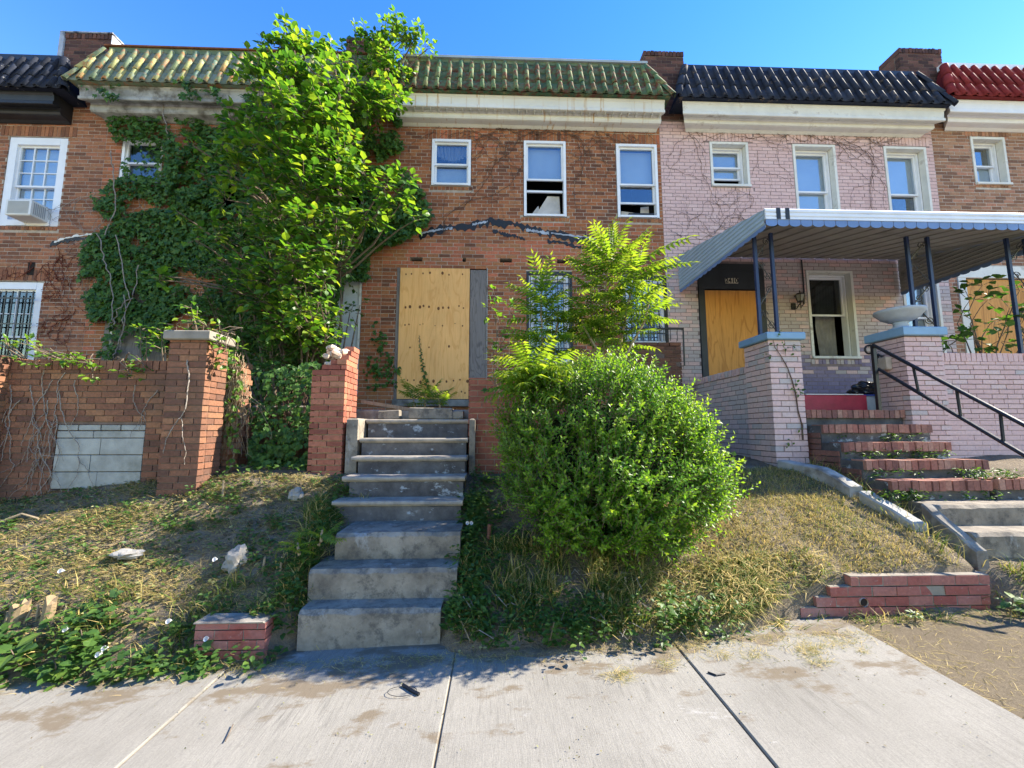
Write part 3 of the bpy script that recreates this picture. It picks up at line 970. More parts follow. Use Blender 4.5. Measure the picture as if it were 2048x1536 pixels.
# ================================================================== HOUSE ONE (far left)
def col_plain(lo=0.0, hi=1.0):
    return lambda x, z: random.uniform(lo, hi)

H1 = house('row_house', 'brown brick row house with black tiled roof and black cornice at the left edge')
o1 = [(-9.28, -8.2, 5.36, 7.14), (-9.35, -8.32, 2.3, 4.3), (-11.6, -10.6, 5.4, 7.1), (-11.6, -10.5, 2.3, 4.3)]
facade(H1, -12.7, -7.50, .4, 8.3, o1, m_mortar, Bricks(m_brick_left), col_plain(), [(-9.45, -8.05, 7.15, 7.36), (-9.5, -8.15, 4.31, 4.52), (-9.28, -8.2, 5.28, 5.355)])
shell(H1, -12.7, -7.50, 8.5)
window(H1, -9.27, -8.21, 5.37, 7.13, .14, .04, split=.46, muntin=(2, 2), blind='all')
window(H1, -9.34, -8.33, 2.3, 4.29, .13, .05, split=.5, muntin=(1, 1), glass=m_glass_dim)
window(H1, -11.59, -10.61, 5.41, 7.09, .13, .04)
grille(H1, -9.25, -8.42, 2.75, 4.10, YF - .05, 8)
cornice(H1, -12.7, -8.17, 7.76, m_black, 7.27, .22, .12, dent=False)
mansard(H1, -13.2, -7.92, -12.9, -8.30, 7.77, 8.60, 24, m_tile_black, 3)
MB().box(-12.9, -8.40, 7.50, 8.0, 8.61, 8.72).build('roof_ridge', m_ridge_black, H1)
p = parapet(H1, -8.46, -7.60, 7.9, 9.32, m_brick_dark, side_white=True)
MB().box(-7.595, -7.58, YF - .03, YF + .46, 8.5, 9.3).build('flashing', m_white, p)
MB().box(-8.56, -8.475, YF - .05, YF + .46, 7.9, 9.33).build('flashing', m_flash, p)
MB().box(-8.56, -7.57, YF - .05, YF + .47, 9.325, 9.35).build('coping', m_flash, p)

AC = thing('air_conditioner', 'white window air conditioner sitting in the lower sash of the left house', 'air conditioner')
ax0, ax1 = -8.82, -8.38
MB().bevbox(ax0, ax1, YF - .30, YF + .10, 5.42, 5.72, .015).build('housing', m_ac, AC)
q = MB()
for k in range(11):
    z = 5.455 + k * .0215
    q.box(ax0 + .04, ax1 - .04, YF - .306, YF - .299, z, z + .012)
q.build('front_louvre', m_acgrille, AC)
q = MB()
for k in range(7):
    y = YF - .26 + k * .03
    q.box(ax1 - .002, ax1 + .004, y, y + .016, 5.46, 5.68)
q.build('side_louvre', m_acgrille, AC)

# ================================================================== HOUSE TWO (overgrown)
H2 = house('row_house', 'abandoned brick row house smothered in ivy with faded yellow green roof tiles')
o2 = [(-7.2, -6.42, 6.25, 7.16), (-5.45, -4.62, 5.68, 7.2), (-3.42, -2.58, 5.68, 7.22), (-7.15, -6.0, 2.1, 4.15), (-3.45, -2.55, 2.2, 4.48)]
facade(H2, -7.50, -2.19, .4, 8.3, o2, m_mortar, Bricks(m_brick_main), lambda x, z: random.uniform(.15, .85) if z > 5.0 else random.uniform(.3, 1.0), [(-7.3, -6.3, 7.17, 7.36), (-3.5, -2.5, 7.23, 7.42)])
shell(H2, -7.50, -2.19, 8.5)
window(H2, -7.19, -6.43, 6.26, 7.15, .05, .03, split=.48, glass=m_glass_dim, blind='bottom')
window(H2, -5.44, -4.63, 5.69, 7.19, .05, .03, glass=m_glass_dim)
window(H2, -3.41, -2.59, 5.69, 7.21, .05, .03, glass=m_glass_dim)
fr = MB().box(-7.14, -7.02, YF - .012, YF + .1, 2.1, 4.14).box(-6.98, -6.01, YF + .02, YF + .06, 2.1, 4.14).build('boarded_window', m_greywood, H2)
MB().box(-7.015, -6.985, YF - .03, YF + .05, 2.1, 3.85).build('white_trim_strip', m_white_old, fr)
pl = MB().box(-3.44, -2.56, YF + .02, YF + .06, 2.21, 4.47).build('boarded_window', m_plaster, H2)
MB().box(-2.60, -2.562, YF - .004, YF + .018, 2.22, 4.46).build('white_trim_strip', m_white_old, pl)
cornice(H2, -7.76, -2.36, 7.93, m_grey_old, 7.28, .26, .17, ret=.26, dent=False)
mansard(H2, -7.85, -2.28, -7.54, -2.52, 7.94, 8.82, 25, m_tile_yellow, 3, m_pan_teal)
rg = MB().box(-7.5, -2.56, 7.50, 8.0, 8.83, 8.93).build('roof_ridge', m_ridge_green, H2)
MB().box(-7.58, -2.52, 7.47, 8.02, 8.935, 8.965).build('coping', m_rustedge, rg)
parapet(H2, -3.05, -2.26, 7.9, 9.42, m_brick_dark)
MB().bevbox(-7.5, -2.2, 5.78, YF - .01, 1.78, 1.93, .02).build('porch_slab', m_kerb, H2)

# ================================================================== HOUSE THREE (the boarded house)
H3 = house('row_house', 'vacant brown brick row house with boarded plywood door and mossy green tiled roof')
pock = [(820, 845), (925, 932), (1000, 1024), (1056, 1068), (1114, 1138), (1180, 1192)]
holes3 = []
for a, b in pock:
    p0, p1 = at(a, 508, YF), at(b, 520, YF)
    holes3.append((p0.x, p1.x, 4.777, 4.868, .15))
o3 = [(-1.31, -.53, 6.31, 7.29), (.49, 1.34, 5.71, 7.30), (2.33, 3.17, 5.72, 7.28), (-1.90, -.20, 2.1, 4.66), (.54, 1.42, 2.85, 4.62), (2.35, 3.26, 3.2, 4.56)]


def col3(x, z):
    s = noise.noise(Vector((x * .7, z * .7, 5)))
    if 4.72 < z < 5.16 and x < 2.6:
        return random.uniform(.6, 1.0) if random.random() > .07 else .05
    if z < 4.72:
        return min(1, max(0, (random.uniform(.12, .78) if random.random() > .22 else random.uniform(0, .2)) + s * .25)) if random.random() > .06 else .97
    return min(1, max(0, (random.uniform(.2, .78) if random.random() > .2 else random.uniform(0, .2)) + s * .3))


facade(H3, -2.19, 3.24, .6, 8.3, o3 + holes3, m_mortar, Bricks(m_brick_main), col3,
       [(-1.45, -.4, 7.295, 7.50), (.38, 1.45, 7.305, 7.51), (2.22, 3.236, 7.295, 7.50), (-1.33, -.5, 6.235, 6.305), (.44, 1.39, 5.63, 5.705), (2.28, 3.21, 5.64, 5.715)])
q = MB()
for h in holes3:
    q.box(h[0] - .02, h[1] + .02, YF + .151, YF + .16, h[2] - .02, h[3] + .02)
q.build('pocket_shade_back', m_hole_shade, H3)  # dark backs: the pockets' shade put into the colour
shell(H3, -2.19, 3.24, 8.5)
w = window(H3, -1.30, -.54, 6.32, 7.28, .05, -.002, split=.48)
q = MB()
for k in range(9):
    t0 = k / 8
    q.tube([(-1.22 + .6 * t0, YF + .12, 7.2), (-1.17 + .5 * t0, YF + .13, 7.0 - .09 * math.sin(math.pi * t0))], .035, 5)
q.build('drape', m_curtain, w)
MB().box(-1.24, -.60, YF + .16, YF + .165, 6.36, 6.78).build('blind', m_blind, w)
w = window(H3, .50, 1.33, 5.72, 7.29, .05, -.002, split=.50, open_=1.0)
MB().box(.56, 1.27, YF + .055, YF + .09, 6.26, 6.30).build('sash_rail', m_white, w)
MB().box(.56, 1.27, YF + .13, YF + .14, 6.55, 7.22).build('blind', m_blind, w)
q = MB()
q.add([(.72, YF + .10, 5.78), (1.24, YF + .16, 5.78), (1.22, YF + .16, 6.24), (.98, YF + .12, 6.22)], [(0, 1, 2, 3)])
q.add([(.60, YF + .17, 5.78), (.85, YF + .18, 5.78), (.80, YF + .18, 6.05)], [(0, 1, 2)])
q.build('torn_paper', m_paper, w)
w = window(H3, 2.34, 3.16, 5.73, 7.27, .05, -.002, split=.46, open_=.42)
MB().box(2.40, 3.10, YF + .13, YF + .14, 6.48, 7.2).build('blind', m_blind, w)
MB().box(2.56, 3.06, YF - .01, YF + .12, 5.79, 5.83).build('folded_screen', m_black, w)
q = MB()
q.add([(2.46, YF + .2, 5.8), (2.82, YF + .2, 5.8), (2.80, YF + .2, 5.94), (2.48, YF + .2, 5.98)], [(0, 1, 2, 3)])
q.add([(2.86, YF + .22, 5.8), (3.05, YF + .22, 5.8), (3.05, YF + .22, 6.1), (2.88, YF + .22, 6.08)], [(0, 1, 2, 3)])
q.build('torn_paper', m_paper, w)
# door opening
ply = plywood(H3, -1.84, -.535, 2.16, 4.645, YF - .03, m_ply, label='fresh yellow plywood sheet with rows of dark knots')
krows = [(540 + 8, [812, 823, 846, 860, 885, 898, 925]), (614, [811, 820, 840, 847, 858, 877, 886, 897, 918, 927]), (650, [810, 818, 840, 846, 870, 885, 925, 910]), (692, [820, 858, 898]), (762, [815, 828, 841, 867, 880, 893, 907, 920, 935]), (786, [894, 923, 930])]
for ky, kxs in krows:
    for kx in kxs:
        c = at(kx, ky + random.uniform(-3, 3), YF - .03)
        rr = random.choice([.016, .022, .028]) if ky != 650 else random.choice([.010, .015])
        q = MB()
        n = 10
        q.add([(c.x + math.cos(t) * rr * .85, YF - .0325, c.z + math.sin(t) * rr * 1.15) for t in np.linspace(0, 2 * math.pi, n, endpoint=False)] + [(c.x + math.cos(t) * rr * .85, YF - .029, c.z + math.sin(t) * rr * 1.15) for t in np.linspace(0, 2 * math.pi, n, endpoint=False)],
              [tuple(range(n))] + [(i, (i + 1) % n, n + (i + 1) % n, n + i) for i in range(n)])
        q.build('knot', m_knot, ply)
gb = MB().bevbox(-.528, -.215, YF + .0, YF + .03, 2.15, 4.63, .004).build('grey_board', m_greywood, H3)
MB().box(-.212, -.195, YF - .018, YF + .06, 2.15, 4.66).build('door_jamb', m_grey_old, H3)
MB().box(-1.905, -1.845, YF - .012, YF + .06, 2.12, 4.655).build('door_jamb', m_greywood, H3)
MB().bevbox(-1.9, -.2, YF - .12, YF + .05, 2.02, 2.145, .01).build('door_sill', m_kerb, H3)
# lower windows with grilles
for (a, b, c, d) in ((.545, 1.415, 2.86, 4.61), (2.36, 3.25, 3.21, 4.55)):
    fr = MB().box(a, a + .04, YF - .012, YF + .05, c, d).box(b - .04, b, YF - .012, YF + .05, c, d).box(a + .04, b - .04, YF - .014, YF + .05, d - .06, d).build('brickmould', m_black, H3)
    window(H3, a + .045, b - .045, c, d - .065, .07, .05, split=.5, blind='all')
    grille(H3, a + .07, b - .07, c + .06, d - .08, YF - .03, 8)
q = Bricks(m_brick_porch)
sill = MB().box(2.30, 3.30, 7.30, 7.63, 2.3, 3.10).build('window_planter', m_mortar_dark, H3)
q.face('f', 7.30, 2.28, 3.32, 2.3, 3.18, depth=.1, J=.013, jit=.012, colf=col_plain(0, .5))
q.face('r', 3.30, 7.40, 7.63, 2.3, 3.18, colf=col_plain(0, .5))
q.commit(sill)
q = MB()
q.tube([(2.2, 7.26, 3.42), (3.36, 7.26, 3.42)], .018, 6)
q.tube([(3.36, 7.26, 3.44), (3.36, 7.27, 2.75), (3.28, 7.28, 2.72)], .014, 6)
for k in range(9):
    x = 2.25 + k * .125
    q.tube([(x, 7.26, 3.42), (x, 7.27, 3.2)], .007, 4)
q.build('planter_rail', m_iron, H3)
cornice(H3, -1.99, 3.22, 7.955, m_cornice, ret=.06)
mansard(H3, -2.02, 3.31, -1.84, 2.92, 7.965, 8.82, 25, m_tile_green, 3, m_pan_green)
rg = MB().box(-1.82, 2.90, 7.50, 8.0, 8.83, 8.90).build('roof_ridge', m_ridge_green, H3)
MB().box(-1.88, 2.98, 7.46, 8.02, 8.902, 8.95).build('coping', m_ridge, rg)
parapet(H3, 2.97, 3.79, 7.8, 9.34, m_brick_dark)
MB().bevbox(-2.18, 2.18, 5.62, YF - .01, 1.70, 1.87, .02).build('porch_slab', m_kerb, H3)


# scar of the lost porch roof: strips of tar and flashing
def scar(pts, w0, w1, mat, name, parent, y=YF - .012, jag=.02, n=26, th=.012):
    P = [at(px, py, y) for px, py in pts]
    seg = []
    for i in range(len(P) - 1):
        for k in range(n // (len(P) - 1) + 1):
            seg.append(P[i].lerp(P[i + 1], k / (n // (len(P) - 1) + 1)))
    seg.append(P[-1])
    q = MB()
    top = [(p.x, p.z + random.uniform(.2, 1) * w1 + random.uniform(-jag, jag)) for p in seg]
    bot = [(p.x, p.z - random.uniform(.2, 1) * w0 + random.uniform(-jag, jag)) for p in seg]
    for i in range(len(seg) - 1):
        a, b, c, d = bot[i], bot[i + 1], top[i + 1], top[i]
        f = [(a[0], y, a[1]), (b[0], y, b[1]), (c[0], y, c[1]), (d[0], y, d[1])]
        k = [(x, y + th, z) for x, _, z in f]
        q.add(f + k, [(0, 1, 2, 3), (0, 4, 5, 1), (3, 2, 6, 7)])
    return q.build(name, mat, parent)


scar([(838, 470), (875, 458), (930, 452), (985, 441), (1030, 447), (1075, 462), (1130, 470), (1205, 486)], .12, .085, m_tar, 'tar_strip', H3, n=70, jag=.03)
scar([(842, 466), (880, 459), (905, 456)], .035, .03, m_flash, 'flashing_strip', H3, YF - .016, .006)
scar([(945, 449), (975, 443)], .03, .03, m_flash, 'flashing_strip', H3, YF - .016, .006)
scar([(1052, 460), (1098, 466)], .045, .045, m_flash, 'flashing_strip', H3, YF - .017, .004)
scar([(1102, 466), (1170, 474), (1192, 478)], .025, .02, m_flash, 'flashing_strip', H3, YF - .017, .006)
scar([(985, 462), (1020, 470), (1050, 478)], .05, .035, m_tar, 'tar_strip', H3, YF - .0115, .025)
scar([(1095, 481), (1130, 486), (1165, 496), (1200, 500)], .045, .03, m_tar, 'tar_strip', H3, YF - .0115, .025)
scar([(100, 490), (130, 482), (165, 478), (205, 474)], .04, .06, m_tar, 'tar_strip', H2, n=20)
scar([(108, 486), (135, 476), (170, 471), (200, 469)], .0, .05, m_white_old, 'flashing_strip', H2, YF - .017, .008)
MB().box(*sorted((at(128, 0, YF).x, at(140, 0, YF).x)), YF - .012, YF - .009, at(0, 550, YF).z, at(0, 524, YF).z).build('pocket_shade_plate', m_hole_shade, H2)  # flat dark plate on the wall, painted as a pocket's shade

# ================================================================== HOUSE FOUR (pink)
H4 = house('row_house', 'pink painted brick row house numbered 2410 with blue black tiled roof and white cornice')
o4 = [(4.24, 5.05, 6.41, 7.39, .22), (5.95, 6.86, 5.70, 7.38, .22), (7.86, 8.78, 5.72, 7.38, .22), (3.86, 5.18, 1.85, 4.82, .2), (6.02, 6.98, 2.95, 4.72, .2), (7.95, 8.72, 2.95, 4.72, .2)]


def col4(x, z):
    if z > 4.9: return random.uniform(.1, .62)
    if x < 3.9 or z > 3.2: return random.uniform(.66, .80) if random.random() < .85 else random.uniform(.2, .6)  # greyer bricks below the awning: porch shade put into the colour
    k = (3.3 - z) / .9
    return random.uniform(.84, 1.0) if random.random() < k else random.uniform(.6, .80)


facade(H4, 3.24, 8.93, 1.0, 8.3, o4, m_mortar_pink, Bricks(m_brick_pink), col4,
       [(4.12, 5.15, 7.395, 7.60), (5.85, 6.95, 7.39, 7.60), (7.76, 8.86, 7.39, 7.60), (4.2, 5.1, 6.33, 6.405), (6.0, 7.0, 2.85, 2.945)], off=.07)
shell(H4, 3.24, 8.93, 8.5)


def deep_window(h, x0, x1, z0, z1, **kw):
    """white lined reveal with the window set far back"""
    q = MB()
    q.box(x0, x0 + .05, YF - .014, YF + .11, z0, z1)
    q.box(x1 - .05, x1, YF - .014, YF + .11, z0, z1)
    q.box(x0 + .05, x1 - .05, YF - .016, YF + .11, z1 - .05, z1)
    q.box(x0 - .0, x1 + .0, YF - .05, YF + .11, z0 - .045, z0 - .002)
    q.build('window_reveal', m_white_old, h)
    return window(h, x0 + .052, x1 - .052, z0, z1 - .052, .035, .145, **kw)


w = deep_window(H4, 4.25, 5.04, 6.46, 7.38, split=.55, open_=.45)
MB().box(4.35, 4.94, YF + .245, YF + .25, 6.75, 7.28).build('blind', m_blind, w)
w = deep_window(H4, 5.96, 6.85, 5.71, 7.37, split=.46)
MB().box(6.05, 6.76, YF + .245, YF + .25, 5.78, 7.3).build('blind', m_blind, w)
w = deep_window(H4, 7.87, 8.77, 5.73, 7.37, split=.44, open_=.3)
MB().box(7.95, 8.70, YF + .245, YF + .25, 6.45, 7.3).build('blind', m_blind, w)
w = deep_window(H4, 6.03, 6.97, 3.0, 4.71, split=.52, open_=1.0, glass=m_glass_dim)
q = MB(); q.smooth = True
n = 26
cx = [6.52 + i * .014 for i in range(n)]
vs = [(x, YF + .40 + .022 * math.sin(i * 1.5), 2.95) for i, x in enumerate(cx)] + [(x - .06 * max(0, (1 - i / n)), YF + .40 + .02 * math.sin(i * 1.5), 3.7) for i, x in enumerate(cx)] + [(x + .02, YF + .40 + .02 * math.sin(i * 1.5), 4.55) for i, x in enumerate(cx)]
q.add(vs, [(k * n + i, k * n + i + 1, (k + 1) * n + i + 1, (k + 1) * n + i) for k in (0, 1) for i in range(n - 1)])
q.build('curtain', m_curtain, w)
deep_window(H4, 7.96, 8.71, 3.0, 4.71, split=.5, blind='all')
# door with board and number
dr = MB()
dr.box(3.87, 3.985, YF - .03, YF + .12, 1.86, 4.3)
dr.box(5.055, 5.17, YF - .03, YF + .12, 1.86, 4.3)
dr.box(3.87, 5.17, YF - .035, YF + .12, 4.301, 4.81)
dr.box(3.95, 5.09, YF - .05, YF - .036, 4.66, 4.70)
door = dr.build('door_frame', m_darkdoor, H4)
plywood(H4, 3.99, 5.05, 1.86, 4.28, YF - .02, m_ply_orange, label='orange aged plywood sheet over the front door')
c0 = at(1451, 561, YF - .05)
for k, ch in enumerate('2410'):
    x = c0.x + .028 + k * .064
    MB().box(x - .030, x + .030, YF - .045, YF - .036, c0.z - .052, c0.z + .052).build('number_tile', m_digit, door)
    cu = bpy.data.curves.new('digit', 'FONT')
    cu.body = ch
    cu.size = .125
    cu.align_x = 'CENTER'
    cu.align_y = 'CENTER'
    cu.extrude = .002
    cu.offset = .004
    cu.materials.append(m_black)
    tmp = bpy.data.objects.new('digit_outline', cu)
    d = link('digit', bpy.data.meshes.new_from_object(tmp), door)
    bpy.data.objects.remove(tmp)
    d.location = (x, YF - .048, c0.z)
    d.rotation_euler = (math.pi / 2, 0, 0)
cornice(H4, 3.56, 8.86, 7.94, m_white_old, 7.28, .25, .10, ret=.22, dent=False)
mansard(H4, 3.44, 8.90, 3.76, 8.56, 7.95, 8.84, 24, m_tile_blue, 3)
MB().box(3.74, 8.54, 7.50, 8.0, 8.85, 8.94).build('roof_ridge', m_ridge_black, H4)
parapet(H4, 8.42, 9.33, 7.9, 9.60, m_brick_dark)
MB().bevbox(3.84, 8.9, 5.90, YF - .01, 1.70, 1.85, .02).build('porch_slab', m_kerb, H4)
q = MB()
q.tube([at(1603, 520, YF - .03), at(1607, 565, YF - .03), at(1608, 608, YF - .03), at(1604, 612, YF - .03)], .014, 5)
q.build('conduit', m_darkdoor, H4)

LMP = thing('wall_lantern', 'small black wall lantern beside the dark porch window', 'lantern')
lc = at(1599, 603, YF - .12)
q = MB()
q.lathe([(.005, lc.z - .015), (.055, lc.z - .015), (.05, lc.z + .0)], lc.x, lc.y - .02, 8)
q.tube([(lc.x - .04, YF - .01, lc.z - .07), (lc.x - .02, YF - .06, lc.z - .12), (lc.x, lc.y - .02, lc.z - .03)], .012, 6)
q.bevbox(lc.x - .09, lc.x - .01, YF - .03, YF - .009, lc.z - .13, lc.z - .0, .008)
q.tube([(lc.x, lc.y - .02, lc.z - .02), (lc.x + .01, lc.y - .02, lc.z - .14)], .010, 5)
q.build('bracket', m_iron, LMP)
q = MB()
q.lathe([(.05, lc.z + .002), (.085, lc.z + .12)], lc.x, lc.y - .02, 6)
q.build('glass_body', m_lampglass, LMP)
q = MB()
q.lathe([(.095, lc.z + .122), (.05, lc.z + .16), (.012, lc.z + .17), (.010, lc.z + .21), (.0, lc.z + .215)], lc.x, lc.y - .02, 6)
for k in range(6):
    t = k * math.pi / 3
    q.tube([(lc.x + .052 * math.cos(t), lc.y - .02 + .052 * math.sin(t), lc.z), (lc.x + .088 * math.cos(t), lc.y - .02 + .088 * math.sin(t), lc.z + .122)], .006, 4)
q.build('lantern_cap', m_iron, LMP)

# ================================================================== HOUSE FIVE (right edge)
H5 = house('row_house', 'tan brick row house with red tiled roof and white cornice at the right edge')
o5 = [(9.74, 10.50, 6.60, 7.64, .2), (9.10, 10.75, 2.9, 4.85, .2), (11.6, 12.5, 5.9, 7.6, .2)]
facade(H5, 8.93, 15.2, 1.0, 8.4, o5, m_mortar_light, Bricks(m_brick_tan), col_plain(), [(9.65, 10.6, 7.645, 7.88), (9.74, 10.5, 6.52, 6.595)], off=.03)
shell(H5, 8.93, 15.2, 8.7)
w = deep_window(H5, 9.75, 10.49, 6.62, 7.63, split=.5)
MB().box(9.83, 10.41, YF + .245, YF + .25, 6.66, 7.1).build('blind', m_blind, w)
w = deep_window(H5, 11.61, 12.49, 5.92, 7.59, split=.5)
fr = MB().box(9.11, 9.27, YF - .02, YF + .12, 2.9, 4.6).box(10.58, 10.74, YF - .02, YF + .12, 2.9, 4.6).box(9.11, 10.74, YF - .025, YF + .12, 4.602, 4.84).build('window_surround', m_white_old, H5)
plywood(H5, 9.30, 10.55, 2.9, 4.58, YF + .02, m_ply_orange)
cornice(H5, 8.96, 15.2, 8.14, m_white, 7.28, .25, .12, ret=.26, dent=False)
mansard(H5, 8.93, 15.2, 9.22, 15.0, 8.15, 9.05, 28, m_tile_red, 3)
MB().box(9.2, 15.0, 7.50, 8.0, 9.06, 9.17).build('roof_ridge', m_white, H5)

# ================================================================== porch walls, piers and steps of the left houses
def pier(label, mat, mort, x0, x1, y0, y1, z0, z1, cap=None, capm=None, colf=None, group='brick porch piers', H=.0735, faces='lrf', zoffn=0):
    t = thing('brick_pier', label, 'pier', group)
    MB().box(x0 + .008, x1 - .008, y0 + .008, y1, z0, z1).build('core', mort, t)
    b = Bricks(mat)
    b.face('f', y0, x0 - .006, x1 + .006, z0, z1, depth=.1, colf=colf, off=x0 + zoffn, H=H)
    if 'l' in faces: b.face('l', x0, y0 + .105, y1, z0, z1, colf=colf, off=y0 + .1, H=H)
    if 'r' in faces: b.face('r', x1, y0 + .105, y1, z0, z1, colf=colf, off=y0 + .1, H=H)
    b.commit(t)
    if cap:
        MB().bevbox(x0 - .05, x1 + .05, y0 - .05, y1 + .05, z1, z1 + cap, .012).build('cap', capm, t)
    return t


cporch = lambda x, z: min(1, max(0, random.gauss(.52, .24) - (0.25 if z < 1.5 else 0)))
pier('tall soot stained brick pier with a stone cap overgrown by vines', m_brick_porch, m_mortar_dark, -3.66, -3.26, 4.70, 5.06, .75, 2.60, .105, m_capstone, cporch, H=.070)
pier('low brick pier with sunlit edge at the far left of the porch wall', m_brick_porch, m_mortar_dark, -6.15, -5.62, 4.72, 5.22, .6, 2.44, None, None, cporch, H=.070)
PW = thing('porch_wall', 'soot stained brick porch wall patched with cinder blocks on the left', 'wall')
mb = MB()
holed_wall(mb, -9.0, -3.72, .5, 2.29, 4.95, [(-5.03, -4.04, .93, 1.66, .05)])
mb.box(-9.0, -3.72, 5.01, 5.20, .5, 2.29)
wl = mb.build('wall', m_mortar_dark, PW)
b = Bricks(m_brick_porch)
b.face('f', 4.95, -9.0, -3.72, .5, 2.29, [(-5.03, -4.04, .93, 1.66)], colf=cporch, H=.070, proud=.012, depth=.06)
b.row(4.95, -9.0, -3.72, 2.29, 2.405, w=.075, depth=.26, proud=.016, colf=cporch)
b.commit(wl)
for r in range(4):
    zs_ = .94 + r * .19
    zt = min(zs_ + .182, 1.655)
    if r == 3: zt = 1.585 if zt > 1.585 else zt
    splits = [-5.02, -4.53, -4.05] if r % 2 == 0 else [-5.02, -4.62, -4.05]
    if r == 3: splits = [-5.02, -4.62, -4.05]
    for a, c in zip(splits[:-1], splits[1:]):
        if zt - zs_ > .03:
            MB().bevbox(a + .004, c - .004, 4.945 + random.uniform(-.004, .004), 4.999, zs_, zt, .004).build('cinder_block', m_block, PW)
for a, c in ((-5.02, -4.80), (-4.79, -4.55), (-4.54, -4.33), (-4.32, -4.05)):
    MB().bevbox(a, c - .006, 4.952, 4.999, 1.595, 1.655, .004).build('cinder_block', m_block, PW)

# broken stub of wall beside the pier and the recessed foundation behind it
ST = thing('broken_wall_stub', 'ragged tapering stub of broken brick wall wrapped in dry vines', 'wall')
b = Bricks(m_brick_porch)
for k in range(20):
    z = 1.02 + k * .0715
    hw = float(np.interp(z, [1.0, 1.4, 1.8, 2.1, 2.5], [.03, .06, .09, .13, .14]))
    cx = float(np.interp(z, [1.0, 2.0, 2.5], [-3.30, -3.26, -3.34]))
    a = cx - hw * random.uniform(.8, 1.1)
    while a < cx + hw - .03:
        wd = min(random.choice([.07, .12, .2]), cx + hw - a + random.uniform(0, .03))
        b.add((a + wd / 2, 5.30 + random.uniform(-.02, .02), z + .03), (wd - .008, .2, .062), random.uniform(.3, .95))
        a += wd
b.commit(ST)
FW = thing('foundation_wall', 'dark recessed porch foundation wall hung with ivy left of the stone steps', 'wall')
mb = MB()
mb.box(-3.6, -2.2, 5.75, 5.95, .6, 1.775)
wl = mb.build('wall', m_mortar_dark, FW)
b = Bricks(m_brick_porch)
b.face('f', 5.75, -3.6, -2.2, .7, 1.775, colf=col_plain(0, .5))
b.commit(wl)

# piers either side of the stone steps
SP = thing('brick_pier', 'red brick pier with broken rubble top left of the stone steps', 'pier', 'brick porch piers')
MB().box(-2.22, -1.88, 5.12, 5.50, .8, 2.30).build('core', m_mortar, SP)
b = Bricks(m_brick_red)
b.face('f', 5.10, -2.26, -1.862, .82, 2.33, depth=.1, off=-2.26, H=.072)
b.face('l', -2.25, 5.21, 5.56, .82, 2.33, H=.072)
b.face('r', -1.868, 5.21, 5.56, .82, 2.40, H=.072, off=5.2)
b.face('f', 5.14, -2.16, -1.862, 2.335, 2.40, depth=.1, H=.066)
for k in range(4):
    z = 2.405 + k * .066
    b.add((-1.925 + .006 * k, 5.34 + .03 * k, z + .03), (.115, .40 - .06 * k, .06), random.uniform(.3, 1))
    if k < 3:
        b.add((-2.03 + .01 * k, 5.28 + .06 * k, z + .03), (.09, .2, .058), random.uniform(.2, .9))
b.commit(SP)
q = MB()
for k in range(16):
    c = Vector((random.uniform(-2.2, -1.95), random.uniform(5.2, 5.5), random.uniform(2.36, 2.44) + k * .014))
    r = random.uniform(.045, .08)
    M = Matrix.Translation(c) @ Matrix.Rotation(random.uniform(0, 3), 4, 'Z') @ Matrix.Rotation(random.uniform(-.5, .5), 4, 'X')
    q.bevbox(-r, r, -r * .8, r * .8, -r * .6, r * .6, r * .35, M=M)
props(q.build('rubble', m_rubble, SP), kind='stuff')
pier('plain brick pier tucked against the bush right of the stone steps', m_brick_red, m_mortar, -.36, .30, 5.28, 5.70, .8, 2.26, None, None, col_plain(0, .7), H=.072, faces='lf')
PW3 = thing('porch_wall', 'low red brick porch wall hidden behind the large bush', 'wall')
wl = MB().box(.31, 2.20, 5.42, 5.60, .8, 1.86).build('wall', m_mortar, PW3)
b = Bricks(m_brick_red)
b.face('f', 5.42, .31, 2.20, .8, 1.86, colf=col_plain(0, .7))
b.commit(wl, 200)

# stone steps ------------------------------------------------------------
STP = thing('stone_steps', 'worn concrete steps with blackened risers climbing to the boarded door', 'steps')
top = [.235, .463, .685, .885, 1.10, 1.295, 1.50, 1.735]
yf = [3.37, 3.58, 3.86, 4.33, 4.58, 4.84, 5.10, 5.36]
xl = [-1.50, -1.53, -1.43, -1.66, -1.66, -1.66, -1.66, -1.67]
xr = [-.43, -.33, -.33, -.35, -.35, -.355, -.36, -.365]


def worn_block(x0, x1, y0, y1, z0, z1, n=40, bev=.024, rough=.012):
    """block whose front top edge is chipped and uneven"""
    q = MB()
    vs = []
    for i in range(n + 1):
        x = x0 + (x1 - x0) * i / n
        e = noise.fractal(Vector((x * 4, y0 * 3, z1 * 5)), 1, 2, 3) * rough
        e2 = abs(noise.noise(Vector((x * 9, y0, z1)))) * bev
        vs += [(x, y1, z0), (x, y0 + e * .5, z0), (x, y0 + e, z1 - bev - e2), (x, y0 + bev + e2, z1 + e * .6), (x, y1, z1)]
    fs = []
    for i in range(n):
        a = i * 5
        for k in range(4):
            fs.append((a + k, a + 5 + k, a + 6 + k, a + 1 + k))
    fs += [(4, 3, 2, 1, 0), tuple(n * 5 + k for k in range(5))]
    q.add(vs, fs)
    return q


